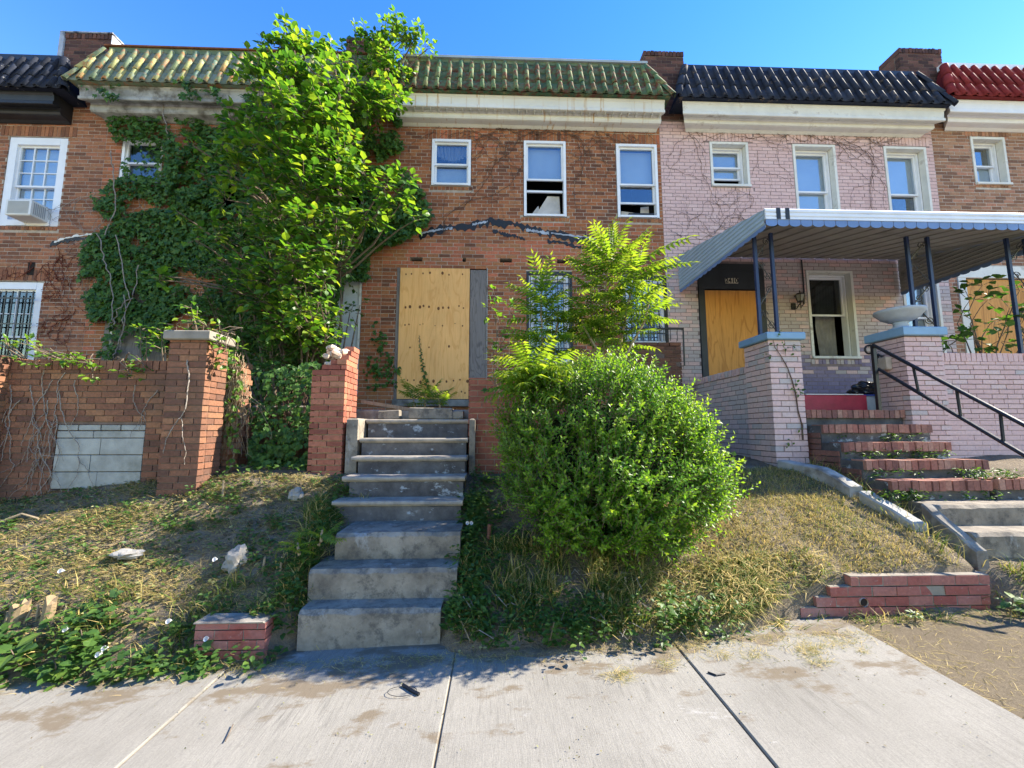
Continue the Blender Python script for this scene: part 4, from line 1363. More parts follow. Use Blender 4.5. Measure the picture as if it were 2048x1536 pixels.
for i in range(8):
    zlow = (top[i - 1] if i else -.02) - .03
    yb = (yf[i + 1] + .12) if i < 7 else 5.60
    if i < 3:
        worn_block(xl[i], xr[i], yf[i], yb, zlow, top[i]).build('step', m_step, STP)
    else:
        inx = .07 if i in (4, 5) else .02
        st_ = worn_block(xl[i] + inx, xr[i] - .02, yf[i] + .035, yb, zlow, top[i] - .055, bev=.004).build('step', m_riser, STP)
        q = MB(); q.smooth = False
        y0, z1 = yf[i], top[i]
        prof = [(yb, z1 - .054), (y0 + .03, z1 - .054), (y0 + .028, z1 - .046), (y0 + .008, z1 - .042), (y0, z1 - .03), (y0, z1 - .014), (y0 + .007, z1 - .004), (y0 + .02, z1), (yb, z1)]
        q.prism_x(prof, xl[i], xr[i])
        q.build('tread', m_nose, st_)
# cheeks and broken landing pieces
MB().bevbox(-1.82, -1.685, 5.10, 5.6, .95, 1.74, .02).build('cheek', m_step, STP)
MB().bevbox(-.345, -.275, 5.14, 5.6, .95, 1.74, .02).build('cheek', m_step, STP)
for (a, c, y0, z0, z1, rz) in ((-1.62, -1.42, 5.52, 1.74, 1.85, .03), (-1.40, -1.20, 5.50, 1.74, 1.86, -.05), (-1.18, -.62, 5.48, 1.74, 1.89, .012), (-.60, -.40, 5.5, 1.74, 1.85, -.03)):
    M = Matrix.Translation(((a + c) / 2, y0, 0)) @ Matrix.Rotation(rz, 4, 'Y') @ Matrix.Rotation(rz * 1.5, 4, 'Z')
    MB().bevbox(-(c - a) / 2, (c - a) / 2, 0, .35, z0, z1, .012, M=M).build('landing_slab', m_step, STP)
PLK = thing('fallen_plank', 'old brown plank lying tilted across the broken landing', 'plank')
a, c = at(722, 803, 5.62), at(850, 820, 5.75)
q = MB()
q.prism_x([(5.62, 0), (5.78, 0), (5.78, .045), (5.62, .045)], a.x, c.x)
q.v = [(x, y, z + a.z - .02 + (c.z - a.z - .03) * (x - a.x) / (c.x - a.x)) for x, y, z in q.v]
q.build('board', m_plank, PLK)

# ================================================================== pink house porch: piers, wall, steps, awning
cp = lambda x, z: random.uniform(.15, .66) if random.random() > .12 else random.uniform(.68, .8)
cpg = lambda x, z: random.uniform(.5, .8)
LP = pier('pale pink brick pier with blue cap left of the brick steps', m_brick_pink, m_mortar_pink, 3.60, 4.02, 5.30, 5.85, .95, 2.79, .10, m_capblue, cpg, faces='lf')
RP = pier('pink brick pier carrying the stone planter right of the brick steps', m_brick_pink, m_mortar_pink, 5.47, 5.98, 5.30, 5.80, 1.0, 2.86, .12, m_capblue, cp, faces='lf', H=.066)
PW4 = thing('porch_wall', 'pink painted brick porch wall right of the brick steps', 'wall')
wl = MB().box(5.985, 8.6, 5.36, 5.54, 1.0, 2.52).build('wall', m_mortar_pink, PW4)
b = Bricks(m_brick_pink)
b.face('f', 5.36, 5.985, 8.6, 1.75, 2.52, colf=cp, H=.066, proud=.010)
b.face('f', 5.36, 5.985, 8.6, 1.0, 1.75, colf=lambda x, z: random.uniform(.35, .66), H=.066, proud=.0085 if True else 0, J=.006)
b.row(5.36, 5.985, 8.6, 2.52, 2.64, w=.075, depth=.22, proud=.014, colf=cp)
b.commit(wl)
PS4 = thing('porch_wall', 'grey pink side wall of the porch running back behind the left pier', 'wall')
wl = MB().box(3.66, 3.82, 5.86, 7.6, .95, 2.42).build('wall', m_mortar_pink, PS4)
b = Bricks(m_brick_pink)
b.face('l', 3.66, 5.86, 7.6, .95, 2.42, colf=lambda x, z: random.uniform(.68, .82), depth=.05)
for k in range(16):
    b.add((3.74, 5.92 + k * .105, 2.475), (.2, .075, .10), random.uniform(.2, .9))
b.commit(wl)

BS = thing('brick_steps', 'brick edged steps with weeds between the treads leading to the pink house', 'steps')
ky = [5.38, 5.10, 4.82, 4.54, 4.26]
kz = [1.86, 1.665, 1.45, 1.26, 1.07]
kr = [5.46, 5.52, 5.42, 5.52, 5.20]
for i in range(5):
    z1, y0 = kz[i], ky[i]
    zlow = kz[i + 1] - .03 if i < 4 else .80
    sb = MB().box(4.09, kr[i] - .01, y0 + .04, (5.9 if i == 0 else ky[i - 1] + .1), zlow, z1 - .012, jit=.003).build('step', m_riser, BS)
    b = Bricks(m_brick_step)
    n = int((kr[i] - 4.09) / .072)
    for k in range(n):
        x = 4.09 + (k + .5) * (kr[i] - 4.09) / n
        b.add((x, y0 + .10 + random.uniform(-.008, .008), z1 - .05 + random.uniform(-.004, .004)), ((kr[i] - 4.09) / n - .010, .2, .105), random.random())
    # visible brick flank on the left
    zz = z1 - .105
    while zz > max(.9, zlow - .5):
        b.add((4.12, y0 + .16, zz - .03), (.09, .2, .062), random.uniform(0, .5))
        b.add((4.12, y0 + .37, zz - .03), (.09, .2, .062), random.uniform(0, .5))
        zz -= .0735
    b.commit(sb)
b = Bricks(m_brick_step)
for k in range(22):
    b.add((5.30 + k * .076, 4.36 + random.uniform(-.008, .008), 1.03 + random.uniform(-.004, .004)), (.064, .2, .105), random.random())
sb = MB().box(5.27, 7.0, 4.30, 5.3, .8, 1.0).build('landing_edge', m_riser, BS)
b.commit(sb)
CS = thing('concrete_steps', 'grey concrete steps at the right edge below the brick steps', 'steps')
worn_block(4.24, 7.2, 3.98, 4.5, .62, .87, rough=.012).build('step', m_step, CS)
worn_block(4.26, 7.2, 3.68, 4.1, .36, .68, rough=.012).build('step', m_step, CS)
worn_block(4.60, 7.2, 3.36, 3.8, .10, .40, rough=.012).build('step', m_step, CS)


def kerb_run(label, pts, w, h, mat=m_kerb):
    """cracked sloping kerb following the bank"""
    t = thing('sloping_kerb', label, 'kerb', 'sloping kerbs by the right steps')
    for (p0, p1) in zip(pts[:-1], pts[1:]):
        q = MB()
        p0, p1 = Vector(p0), Vector(p1)
        n = 10
        vs = []
        for i in range(n + 1):
            p = p0.lerp(p1, i / n)
            e = noise.fractal(Vector((p.y * 5, p.x * 3, p.z * 4)), 1, 2, 3) * .02
            vs += [(p.x - w / 2 + e * .4, p.y, p.z - h), (p.x - w / 2 + e * .3, p.y, p.z - .015 + e), (p.x - w / 2 + .02, p.y, p.z + e), (p.x + w / 2 - .02, p.y, p.z + e * .6), (p.x + w / 2, p.y, p.z - h)]
        fs = []
        for i in range(n):
            for k in range(5):
                l = (k + 1) % 5
                fs.append((i * 5 + k, i * 5 + 5 + k, i * 5 + 5 + l, i * 5 + l))
        fs += [(4, 3, 2, 1, 0), tuple(n * 5 + k for k in range(5))]
        q.add(vs, fs)
        q.build('kerb_piece', mat, t)
    return t


kerb_run('cracked pale kerb sloping down the dry lawn left of the steps', [(3.58, 5.15, 1.22), (3.76, 4.75, 1.17), (3.86, 4.42, 1.00)], .16, .45, m_kerb_pale)
kerb_run('short broken kerb length lower on the lawn beside weeds', [(3.90, 4.36, .96), (4.00, 3.90, .72)], .15, .4, m_kerb_pale)
kerb_run('dirty kerb edging the lower concrete steps', [(4.20, 4.02, .88), (4.22, 3.60, .55)], .12, .4)

# small red retaining walls
def red_wall(label, rows, y, depth=.12, zslope=0.0):
    t = thing('retaining_wall', label, 'wall', 'small red brick retaining walls')
    b = Bricks(m_brick_paint)
    core = MB()
    for k, (x0, x1, z0, z1, off) in enumerate(rows):
        core.box(x0 + .005, x1 - .005, y + .004, y + depth - .01, z0 - .004, z1 + .004)
        b.face('f', y, x0, x1, z0 + .001, z1, depth=depth, L=.205, H=(z1 - z0) + .002, J=.009, off=off, proud=0, jit=.003)
    core.build('mortar_core', m_capstone, t)
    b.commit(t)
    return t


red_wall('stub of red painted brick wall among weeds left of the steps', [(-2.19, -1.69, -.06, .008, 0), (-2.19, -1.69, .010, .078, .1), (-2.19, -1.69, .080, .148, 0), (-2.19, -1.69, .150, .195, .1)], 3.27, .16)
RW = red_wall('stepped red brick retaining wall with a drain pipe at the lawn foot', [(2.46, 4.06, .085, .162, 0), (2.60, 4.07, .164, .241, .1), (2.72, 4.08, .243, .320, 0), (2.90, 4.09, .322, .40, .1)], 3.46, .14)
c = at(1726, 1204, 3.46)
q = MB()
q.tube([(c.x, 3.445, c.z), (c.x, 3.56, c.z)], .034, 14, cap=False)
q.build('drain_pipe', m_pipe, RW)
q = MB()
q.add([(c.x + .028 * math.cos(t), 3.452, c.z + .028 * math.sin(t)) for t in np.linspace(0, 2 * math.pi, 14, endpoint=False)], [tuple(range(14))])
q.build('pipe_shade_disc', m_hole_shade, RW)  # dark disc painted as the shade inside the pipe
# mortar tops
MB().box(-2.20, -1.70, 3.265, 3.43, .196, .208, jit=.006).build('mortar_top', m_kerb, bpy.data.objects['retaining_wall'])

# awning -------------------------------------------------------------------
AW = thing('porch_awning', 'pale blue metal awning with scalloped valance over the pink house porch', 'awning')
ax0, ax1, ay0, ay1 = 3.50, 7.90, 5.06, YF - .02
zf, zb = 4.50, 4.98
# corrugated roof: pans with raised ribs
nrib = 15
pw = (ax1 - ax0) / nrib
for i in range(nrib):
    q = MB()
    a = ax0 + i * pw
    prof = [(a + .002, 0), (a + .03, 0), (a + .045, .05), (a + .085, .05), (a + .10, 0), (a + pw - .002, 0)]
    pf = [(x, z) for x, z in prof] + [(x, z - .006) for x, z in reversed(prof)]
    n = len(pf)
    vs = [(x, ay0 + .06, zf - .13 + z) for x, z in pf] + [(x, ay1, zb - .03 + z) for x, z in pf]
    q.add(vs, [(k, (k + 1) % n, n + (k + 1) % n, n + k) for k in range(n)] + [tuple(range(n))])
    q.build('roof_pan', m_awn_under, AW)
q = MB()
prof = [(ay0 + .06, zf - .03), (ay0, zf - .0), (ay0 - .02, zf - .02), (ay0 - .02, zf - .05), (ay0 - .006, zf - .062), (ay0 - .02, zf - .075), (ay0 - .02, zf - .105), (ay0 - .006, zf - .117), (ay0 - .02, zf - .13), (ay0 - .02, zf - .155), (ay0 + .06, zf - .155)]
q.prism_x(prof, ax0, ax1)
q.build('gutter', m_awn_white, AW)
for gx in (1557, 1575):
    p = at(gx, 430, ay0 - .02)
    MB().box(p.x - .028, p.x + .028, ay0 - .024, ay0 - .0205, zf - .155, zf - .0).build('patch', m_black, AW)


def scallop(mb, x0, x1, y, z0, w, h, n=6):
    """row of rounded tabs along X"""
    m = max(1, round((x1 - x0) / w))
    w = (x1 - x0) / m
    for i in range(m):
        a = x0 + i * w
        pts = [(a + .002, z0)] + [(a + w * (.5 - .5 * math.cos(math.pi * k / n)), z0 - h * (.62 + .38 * math.sin(math.pi * k / n))) for k in range(n + 1)] + [(a + w - .002, z0)]
        m2 = len(pts)
        f = [(x, y, z) for x, z in pts]
        bk = [(x, y + .006, z) for x, z in pts]
        mb.add(f + bk, [tuple(range(m2))[::-1], tuple(range(m2, 2 * m2))] + [(k, (k + 1) % m2, m2 + (k + 1) % m2, m2 + k) for k in range(m2)])


m_ = round((ax1 - ax0) / .155)
for i in range(m_):
    q = MB()
    w_ = (ax1 - ax0) / m_
    scallop(q, ax0 + i * w_ + .003, ax0 + (i + 1) * w_ - .003, ay0 - .012, zf - .156, w_, .095)
    q.build('valance_tab', m_valance, AW)
# side drop panels with horizontal flutes
for (sx, sgn) in ((ax0, -1), (ax1, 1)):
    zbot = 4.28
    nfl = 11
    for k in range(nfl):
        z0 = zbot + k * .065
        # flute strip from the wall forward until the roof slope cuts it
        ztop_f = lambda y: zf - .02 + (zb + .0 - zf) * (y - ay0) / (ay1 - ay0)
        ycut = lambda z: ay0 if z < zf - .02 else ay0 + (z + .02 - zf) / (zb - zf) * (ay1 - ay0)
        if ycut(z0 + .064) > ay1 - .1: continue
        q = MB()
        zz = [z0, z0 + .018, z0 + .048, z0 + .064]
        xx = [0, sgn * .016, sgn * .016, 0]
        vs = [(sx + x, ycut(z), z) for x, z in zip(xx, zz)] + [(sx + x, ay1, z) for x, z in zip(xx, zz)] + [(sx + x - sgn * .005, ycut(z), z) for x, z in zip(xx, zz)] + [(sx + x - sgn * .005, ay1, z) for x, z in zip(xx, zz)]
        q.add(vs, [(i, i + 1, 5 + i, 4 + i) for i in range(3)] + [(8 + i, 12 + i, 13 + i, 9 + i) for i in range(3)])
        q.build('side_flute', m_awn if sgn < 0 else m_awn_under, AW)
    q = MB()
    scallop(q, ay0, ay1, 0, zbot + .012, .155, .075)
    q.v = [(sx + y * 1.0, x, z) for x, y, z in q.v]
    q.build('side_valance', m_valance, AW)
# wrought iron posts
def iron_post(xa, xb, y, z0, z1, z0b=None):
    q = MB()
    q.bevbox(xa - .02, xa + .02, y - .02, y + .02, z0, z1, .004)
    q.bevbox(xb - .02, xb + .02, y - .02, y + .02, z0b or z0, z1, .004)
    p = q.build('post', m_navy, AW)
    q = MB()
    mid, hw = (xa + xb) / 2, (xb - xa) / 2 - .03
    for k, zc in enumerate(np.linspace(z0 + .22, z1 - .2, 4)):
        sg = 1 if k % 2 else -1
        for s2 in (1, -1):
            pts = [(mid + sg * s2 * hw * .5 + math.cos(t) * hw * .55 * (1 - t / 12) * s2, y, zc + s2 * (.07 + math.sin(t) * .06 * (1 - t / 12))) for t in np.linspace(0, 9, 18)]
            q.tube(pts, .006, 4)
        q.tube([(mid - sg * hw, y, zc - .14), (mid + sg * hw, y, zc + .14)], .007, 4)
    q.build('scrollwork', m_iron, p)


iron_post(3.60, 3.84, 5.46, 2.892, 4.36)
iron_post(5.86, 6.17, 5.50, 2.982, 4.36, 2.66)
iron_post(7.36, 7.64, 5.50, 2.66, 4.36)

# handrail
HR = thing('handrail', 'black iron handrail running down beside the brick steps', 'handrail')
t0, t1 = at(1746, 690, 5.45), at(2060, 856, 3.83)
b0, b1 = at(1757, 738, 5.45), at(2060, 917, 3.83)
X_ = t0.x
q = MB()
q.bevbox(X_ - .022, X_ + .022, 5.43, 5.474, 1.86, t0.z, .004)
q.build('post', m_iron, HR)
ext = 1.35
for (p0, p1) in ((t0, t1), (b0, b1)):
    q = MB()
    e = p0.lerp(p1, ext)
    pts = [p0.lerp(p1, k * ext / 8) for k in range(9)]
    q.tube(pts, .022, 8)
    q.build('rail', m_iron_sunlit, HR)
q = MB()
q.tube([(t0.x - .01 + .0, t0.y + .02, t0.z)] + [(t0.x - .02 - .055 * math.sin(t), t0.y + .05, t0.z - .055 + .055 * math.cos(t)) for t in np.linspace(0, 4.2, 12)], .014, 6)
q.build('scroll_end', m_iron, HR)
for f in (.33, .62, .86, 1.15):
    a = t0.lerp(t1, f); c = b0.lerp(b1, f + .012)
    MB().tube([a, c], .016, 6).build('baluster', m_iron, HR)
a, c = t0.lerp(t1, 1.3), b0.lerp(b1, 1.3)
MB().tube([a, (a.x, a.y, .3)], .02, 8).build('post', m_iron, HR)
# mail box on the pier flank
BX = thing('wall_socket_box', 'small weathered metal box fixed to the pier behind the handrail', 'box')
c = at(1766, 727, 5.55)
MB().bevbox(5.38, 5.46, 5.50, 5.62, c.z - .09, c.z + .09, .01).build('body', m_pipe, BX)
q = MB()
q.tube([(5.40, 5.56, c.z + .09), (5.37, 5.6, c.z + .14), (5.42, 5.66, c.z + .13), (5.45, 5.68, c.z + .02)], .014, 6)
q.build('hasp', m_iron, BX)

# planter urn
UR = thing('planter_urn', 'shallow stone planter bowl standing on the right pier cap', 'planter')
uc = at(1800, 640, 5.52)
z = 2.983
q = MB(); q.smooth = True
q.lathe([(.0, z), (.13, z), (.135, z + .03), (.09, z + .05), (.075, z + .09), (.095, z + .115), (.0, z + .116)], uc.x, 5.52, 28)
q.build('foot', m_urn, UR)
q = MB(); q.smooth = True
q.lathe([(.06, z + .117), (.13, z + .13), (.21, z + .175), (.265, z + .24), (.285, z + .262), (.285, z + .29), (.262, z + .295), (.24, z + .255), (.12, z + .19), (.0, z + .18)], uc.x, 5.52, 28)
q.build('bowl', m_urn, UR)

# clutter on the porch
RB = thing('red_board', 'crimson painted wooden board propped on the porch behind the top step', 'board')
a, c = at(1604, 790, 5.75), at(1735, 818, 5.75)
MB().bevbox(a.x - .05, c.x, 5.75, 5.80, 1.853, a.z + .0, .006).build('panel', m_redbox, RB)
MB().box(a.x + .05, c.x - .05, 5.74, 5.9, a.z + .004, a.z + .016).build('white_strip', m_white_old, RB)
BN = thing('storage_bin', 'grey plastic bin beside the red board on the porch', 'bin')
c2 = at(1762, 790, 5.78)
MB().bevbox(c.x + .01, c2.x, 5.76, 6.1, 1.853, a.z - .01, .02).build('tub', m_crate, BN)
MB().bevbox(c.x + .0, c2.x + .012, 5.75, 6.11, a.z - .009, a.z + .012, .008).build('lid', m_bluebag, BN)


def lump(name, label, cat, c, r, mat, sq=(1, 1, 1), amp=.25, fr=2.2, sub=3, parent=None, seed=0):
    import bmesh
    bm = bmesh.new()
    bmesh.ops.create_icosphere(bm, subdivisions=sub, radius=1)
    for v in bm.verts:
        n = noise.fractal(v.co * fr + Vector((seed, seed * 2, 0)), 1, 2, 4)
        v.co *= 1 + n * amp
        v.co = Vector((v.co.x * sq[0] * r + c[0], v.co.y * sq[1] * r + c[1], v.co.z * sq[2] * r + c[2]))
    me = bpy.data.meshes.new(name)
    bm.to_mesh(me)
    bm.free()
    me.materials.append(mat)
    o = link(name, me, parent)
    if label: props(o, label, cat)
    return o


bc = at(1738, 780, 5.95)
lump('rubbish_bag', 'slumped black rubbish bag lying on the grey bin', 'bag', (bc.x, 5.97, bc.z + .0), .22, m_bag, (1.15, .8, .55), .35, 1.8, 4, seed=3)

# ================================================================== FOLIAGE TOOLS
def frames(axis, normal):
    """rotation matrices with columns (x, axis, normal)"""
    a = axis / (np.linalg.norm(axis, axis=1, keepdims=True) + 1e-9)
    x = np.cross(a, normal)
    x /= (np.linalg.norm(x, axis=1, keepdims=True) + 1e-9)
    n = np.cross(x, a)
    return np.stack([x, a, n], axis=2)


def inst(Vt, R, P, Sc):
    """(n,k,3) world vertices of template Vt under rotations R, positions P, scales Sc"""
    return np.einsum('nij,kj->nki', R, Vt) * Sc[:, None, None] + P[:, None, :]


# leaf templates (length 1 along +Y)
OVAL_V = np.array([(0, 0, 0), (-.30, .38, .07), (0, .40, 0), (.30, .38, .07), (-.20, .75, .02), (0, .74, -.04), (.20, .75, .02), (0, 1.0, -.13)])
OVAL_F = np.array([(0, 2, 1), (0, 3, 2), (1, 2, 5), (1, 5, 4), (2, 3, 6), (2, 6, 5), (4, 5, 7), (5, 6, 7)])
LOBE_V = np.array([(0, 0, 0), (-.32, .02, .06), (-.50, .40, .04), (-.22, .55, .02), (0, 1.0, -.12), (.22, .55, .02), (.50, .40, .04), (.32, .02, .06), (0, .45, -.02)])
LOBE_F = np.array([(8, 0, 7), (8, 7, 6), (8, 6, 5), (8, 5, 4), (8, 4, 3), (8, 3, 2), (8, 2, 1), (8, 1, 0)])
DIA_V = np.array([(0, 0, 0), (-.26, .5, .06), (0, 1.0, -.04), (.26, .5, .06)])
DIA_F = np.array([(0, 2, 1), (0, 3, 2)])
LAN_V = np.array([(0, 0, 0), (-.15, .28, .05), (0, .30, 0), (.15, .28, .05), (0, 1.0, -.18)])
LAN_F = np.array([(0, 2, 1), (0, 3, 2), (1, 2, 4), (2, 3, 4)])
_lm = {}


def leaves(parent, name, mat, tmpl, P, axis, normal, size, col, n_obj=300, bulk='foliage', part_name='leaf'):
    """n_obj leaves as objects of their own (those that show largest), the rest as one part"""
    Vt, Ft = tmpl
    P, axis, normal = np.asarray(P), np.asarray(axis), np.asarray(normal)
    size, col = np.asarray(size), np.clip(np.asarray(col), 0, 1)
    R = frames(axis, normal)
    n = len(P)
    idx = np.arange(n)
    ind = np.array([], dtype=int)
    if n_obj:
        px, py = proj(P)
        d = np.linalg.norm(P - np.array([0, 0, CAMZ]), axis=1)
        face = np.abs(np.einsum('ij,ij->i', R[:, :, 2], (P - np.array([0, 0, CAMZ])) / d[:, None]))
        inside = (px > 0) & (px < 2048) & (py > 0) & (py < 1536)
        depth = P[:, 1]
        score = size * (.3 + face) / d * np.where(inside, 1, .01) * np.exp(-(depth - depth.min()) * .8)
        ind = np.argsort(-score)[:n_obj]
        for i in ind:
            key = (mat.name, id(Vt), int(col[i] * 7.99))
            if key not in _lm:
                _lm[key] = np_mesh(part_name, Vt, Ft, np.full(len(Ft), (key[2] + .5) / 8), mat)
            o = bpy.data.objects.new(part_name, _lm[key])
            COL.objects.link(o)
            o.parent = parent
            M = Matrix(R[i].tolist()).to_4x4() * 1.0
            M = Matrix.Translation(P[i].tolist()) @ M @ Matrix.Scale(float(size[i]), 4)
            o.matrix_world = M
    rest = np.setdiff1d(idx, ind)
    if len(rest):
        Vw = inst(Vt, R[rest], P[rest], size[rest])
        k = len(Vt)
        Fw = (Ft[None] + (np.arange(len(rest)) * k)[:, None, None]).reshape(-1, Ft.shape[1])
        me = np_mesh(bulk, Vw.reshape(-1, 3), Fw, np.repeat(col[rest], len(Ft)), mat)
        props(link(bulk, me, parent), kind='stuff')


def unit(v):
    v = np.asarray(v, dtype=float)
    return v / (np.linalg.norm(v, axis=-1, keepdims=True) + 1e-9)


def inpoly(x, y, poly):
    """points in polygon, vectorised"""
    x, y = np.asarray(x), np.asarray(y)
    ins = np.zeros(x.shape, bool)
    n = len(poly)
    for i in range(n):
        x0, y0 = poly[i]
        x1, y1 = poly[(i + 1) % n]
        if y0 == y1: continue
        c = ((y0 > y) != (y1 > y)) & (x < (x1 - x0) * (y - y0) / (y1 - y0) + x0)
        ins ^= c
    return ins


# ================================================================== IVY ON THE SECOND HOUSE
def scatter_poly(poly, n, ylo, yhi, keep=None, ybias=1.0):
    xs_ = [p[0] for p in poly]; ys_ = [p[1] for p in poly]
    out = []
    x = rng.uniform(min(xs_), max(xs_), n * 4)
    y = rng.uniform(min(ys_), max(ys_), n * 4)
    ok = inpoly(x, y, poly)
    for a, b in zip(x[ok][:n], y[ok][:n]):
        if keep and not keep(a, b): continue
        Y = yhi - (yhi - ylo) * random.random() ** ybias
        out.append(tuple(at(a, b, Y)))
    return out


def patchy(sc, th):
    return lambda a, b: noise.fractal(Vector((a / sc, b / sc, 3.3)), 1, 2, 3) > th


ivy_pts = []
A = [(168, 480), (262, 425), (420, 395), (700, 420), (850, 385), (862, 430), (800, 485), (740, 505), (735, 560), (690, 560), (668, 640), (655, 770), (500, 800), (440, 720), (330, 705), (250, 640), (182, 640), (158, 560)]
ivy_pts += scatter_poly(A, 21000, YF - .20, YF - .03, patchy(60, -.38))
Bp = [(225, 190), (330, 168), (480, 195), (530, 400), (420, 420), (200, 445), (180, 385), (250, 350), (240, 300), (212, 240)]
ivy_pts += scatter_poly(Bp, 6000, YF - .16, YF - .03, lambda a, b: patchy(45, -.2)(a, b) and not (252 < a < 312 and 282 < b < 350 and random.random() < .8))
Cp = [(480, 190), (700, 190), (800, 205), (806, 300), (740, 330), (690, 420), (500, 420)]
ivy_pts += scatter_poly(Cp, 9000, YF - .26, YF - .03, patchy(55, -.22))
Dp = [(690, 330), (800, 330), (858, 395), (866, 440), (815, 475), (740, 500), (690, 450)]
ivy_pts += scatter_poly([(330, 250), (540, 240), (560, 440), (400, 440), (330, 380)], 5200, YF - .28, YF - .04, patchy(50, -.12))
ivy_pts += scatter_poly(Dp, 2600, YF - .32, YF - .05, patchy(40, -.2))
# round the cornice and over the tile edge
ivy_pts += scatter_poly([(150, 160), (215, 168), (480, 150), (700, 170), (720, 215), (480, 215), (330, 190), (225, 200), (190, 190)], 1500, 7.10, 7.32, patchy(35, .05))
ivy_pts += scatter_poly([(500, 560), (690, 540), (660, 700), (620, 760), (500, 760)], 1500, 6.5, 7.4)
ivy_pts += scatter_poly([(170, 640), (330, 640), (330, 720), (190, 716)], 420, YF - .14, YF - .04, patchy(40, .0))
P = np.array(ivy_pts)
n = len(P)
IVY = thing('ivy', 'dense dark green ivy climbing the whole front of the overgrown house', 'ivy')
ax = unit(np.stack([rng.normal(0, .55, n), -np.abs(rng.normal(.35, .3, n)), -np.abs(rng.normal(.8, .4, n))], 1))
nr = unit(np.stack([rng.normal(.1, .4, n), -np.ones(n), rng.normal(.45, .35, n)], 1))
leaves(IVY, 'ivy', m_leaf_ivy, (LOBE_V, LOBE_F), P, ax, nr, rng.uniform(.05, .105, n), rng.beta(2, 1.9, n), 300)

FI = thing('ivy', 'trailing ivy hanging down the dark recess left of the stone steps', 'ivy')
pts = scatter_poly([(490, 745), (640, 720), (640, 930), (500, 945)], 850, 5.45, 5.74, patchy(40, -.18))
pts += scatter_poly([(500, 860), (640, 850), (640, 960), (500, 960)], 350, 5.2, 5.6)
P = np.array(pts); n = len(P)
ax = unit(np.stack([rng.normal(0, .5, n), -np.abs(rng.normal(.5, .3, n)), -np.abs(rng.normal(.8, .4, n))], 1))
nr = unit(np.stack([rng.normal(.1, .4, n), -np.ones(n), rng.normal(.5, .35, n)], 1))
leaves(FI, 'ivy', m_leaf_ivy, (LOBE_V, LOBE_F), P, ax, nr, rng.uniform(.05, .09, n), rng.beta(2, 2.5, n) * .9, 120)
q = MB()
for k in range(70):
    p = at(random.uniform(495, 640), random.uniform(735, 860), 5.70)
    pts_ = [Vector((p.x, 5.70, p.z))]
    for m_i in range(random.randint(12, 34)):
        pts_.append(pts_[-1] + Vector((random.gauss(0, .012), random.gauss(0, .006), -.03)))
    q.tube(pts_, [.005 * (1 - .5 * m_i / len(pts_)) for m_i in range(len(pts_))], 3, cap=False)
props(q.build('tangled_stems', m_vine, FI), kind='stuff')

SI = thing('ivy', 'small ivy sprig creeping up the bricks left of the plywood door', 'ivy')
pts = scatter_poly([(748, 640), (768, 640), (778, 700), (800, 735), (790, 790), (735, 775), (725, 730), (745, 700)], 260, YF - .10, YF - .02, patchy(18, -.1))
P = np.array(pts); n = len(P)
ax = unit(np.stack([rng.normal(0, .6, n), -np.abs(rng.normal(.4, .3, n)), -np.abs(rng.normal(.7, .4, n))], 1))
nr = unit(np.stack([rng.normal(.1, .4, n), -np.ones(n), rng.normal(.5, .35, n)], 1))
leaves(SI, 'ivy', m_leaf_ivy, (LOBE_V, LOBE_F), P, ax, nr, rng.uniform(.05, .085, n), rng.beta(2, 2, n), 90)


WINS = [(-1.31, -.53, 6.31, 7.29), (.49, 1.34, 5.71, 7.30), (2.33, 3.17, 5.72, 7.28), (4.24, 5.05, 6.41, 7.39), (5.95, 6.86, 5.70, 7.38), (7.86, 8.78, 5.72, 7.38), (-9.35, -8.32, 2.3, 4.3)]
# vine stems -----------------------------------------------------------------
def wander(mb, p, d, steps, st, r, y, jit=.35, grav=0.0, branch=.0, sides=4, ywob=.01, bounds=None):
    pts = [Vector((p[0], y, p[1]))]
    a = d
    x, z = p
    for i in range(steps):
        a += random.gauss(0, jit)
        a += grav * math.sin(-math.pi / 2 - a)
        x += math.cos(a) * st
        z += math.sin(a) * st
        if any(w0 < x < w1 and w2 < z < w3 for w0, w1, w2, w3 in WINS): break
        if bounds and not (bounds[0] < x < bounds[1] and bounds[2] < z < bounds[3]): break
        pts.append(Vector((x, y + random.uniform(-ywob, ywob), z)))
        if branch and random.random() < branch and r > .0025:
            wander(mb, (x, z), a + random.choice([-1, 1]) * random.uniform(.5, 1.1), steps // 2, st, r * .65, y, jit, grav, branch * .6, 3, ywob, bounds)
    if len(pts) > 2:
        mb.tube(pts, [r * (1 - .55 * i / len(pts)) for i in range(len(pts))], sides, cap=False)


V3 = thing('dead_vine', 'bare brown vine stems straggling under the rust streaked cornice', 'vine')
q = MB()
bnd = (-2.1, 3.2, 5.0, 7.75)
for k in range(44):
    wander(q, (random.uniform(-1.2, 3.1), random.uniform(7.38, 7.66)), random.choice([0, math.pi]) + random.gauss(0, .4), 34, .055, random.uniform(.004, .007), YF - .025, .28, 0, .10, bounds=bnd)
for k in range(9):
    wander(q, (random.uniform(-1.0, 2.3), random.uniform(7.2, 7.55)), -math.pi / 2 + random.gauss(0, .5), 40, .055, .006, YF - .022, .22, .05, .09, bounds=bnd)
wander(q, tuple(at(890, 470, YF))[::2], 1.45, 14, .06, .006, YF - .03, .15)
pts = [at(a, b, YF - .03) for a, b in ((886, 470), (888, 445), (895, 430), (935, 402), (985, 390), (1020, 370), (1045, 330), (1048, 310))]
q.tube(pts, .006, 4)
props(q.build('tangled_stems', m_vine, V3), kind='stuff')
V4 = thing('dead_vine', 'bare vine stems straggling across the upper pink wall and cornice', 'vine')
q = MB()
bnd = (3.3, 8.95, 4.9, 7.9)
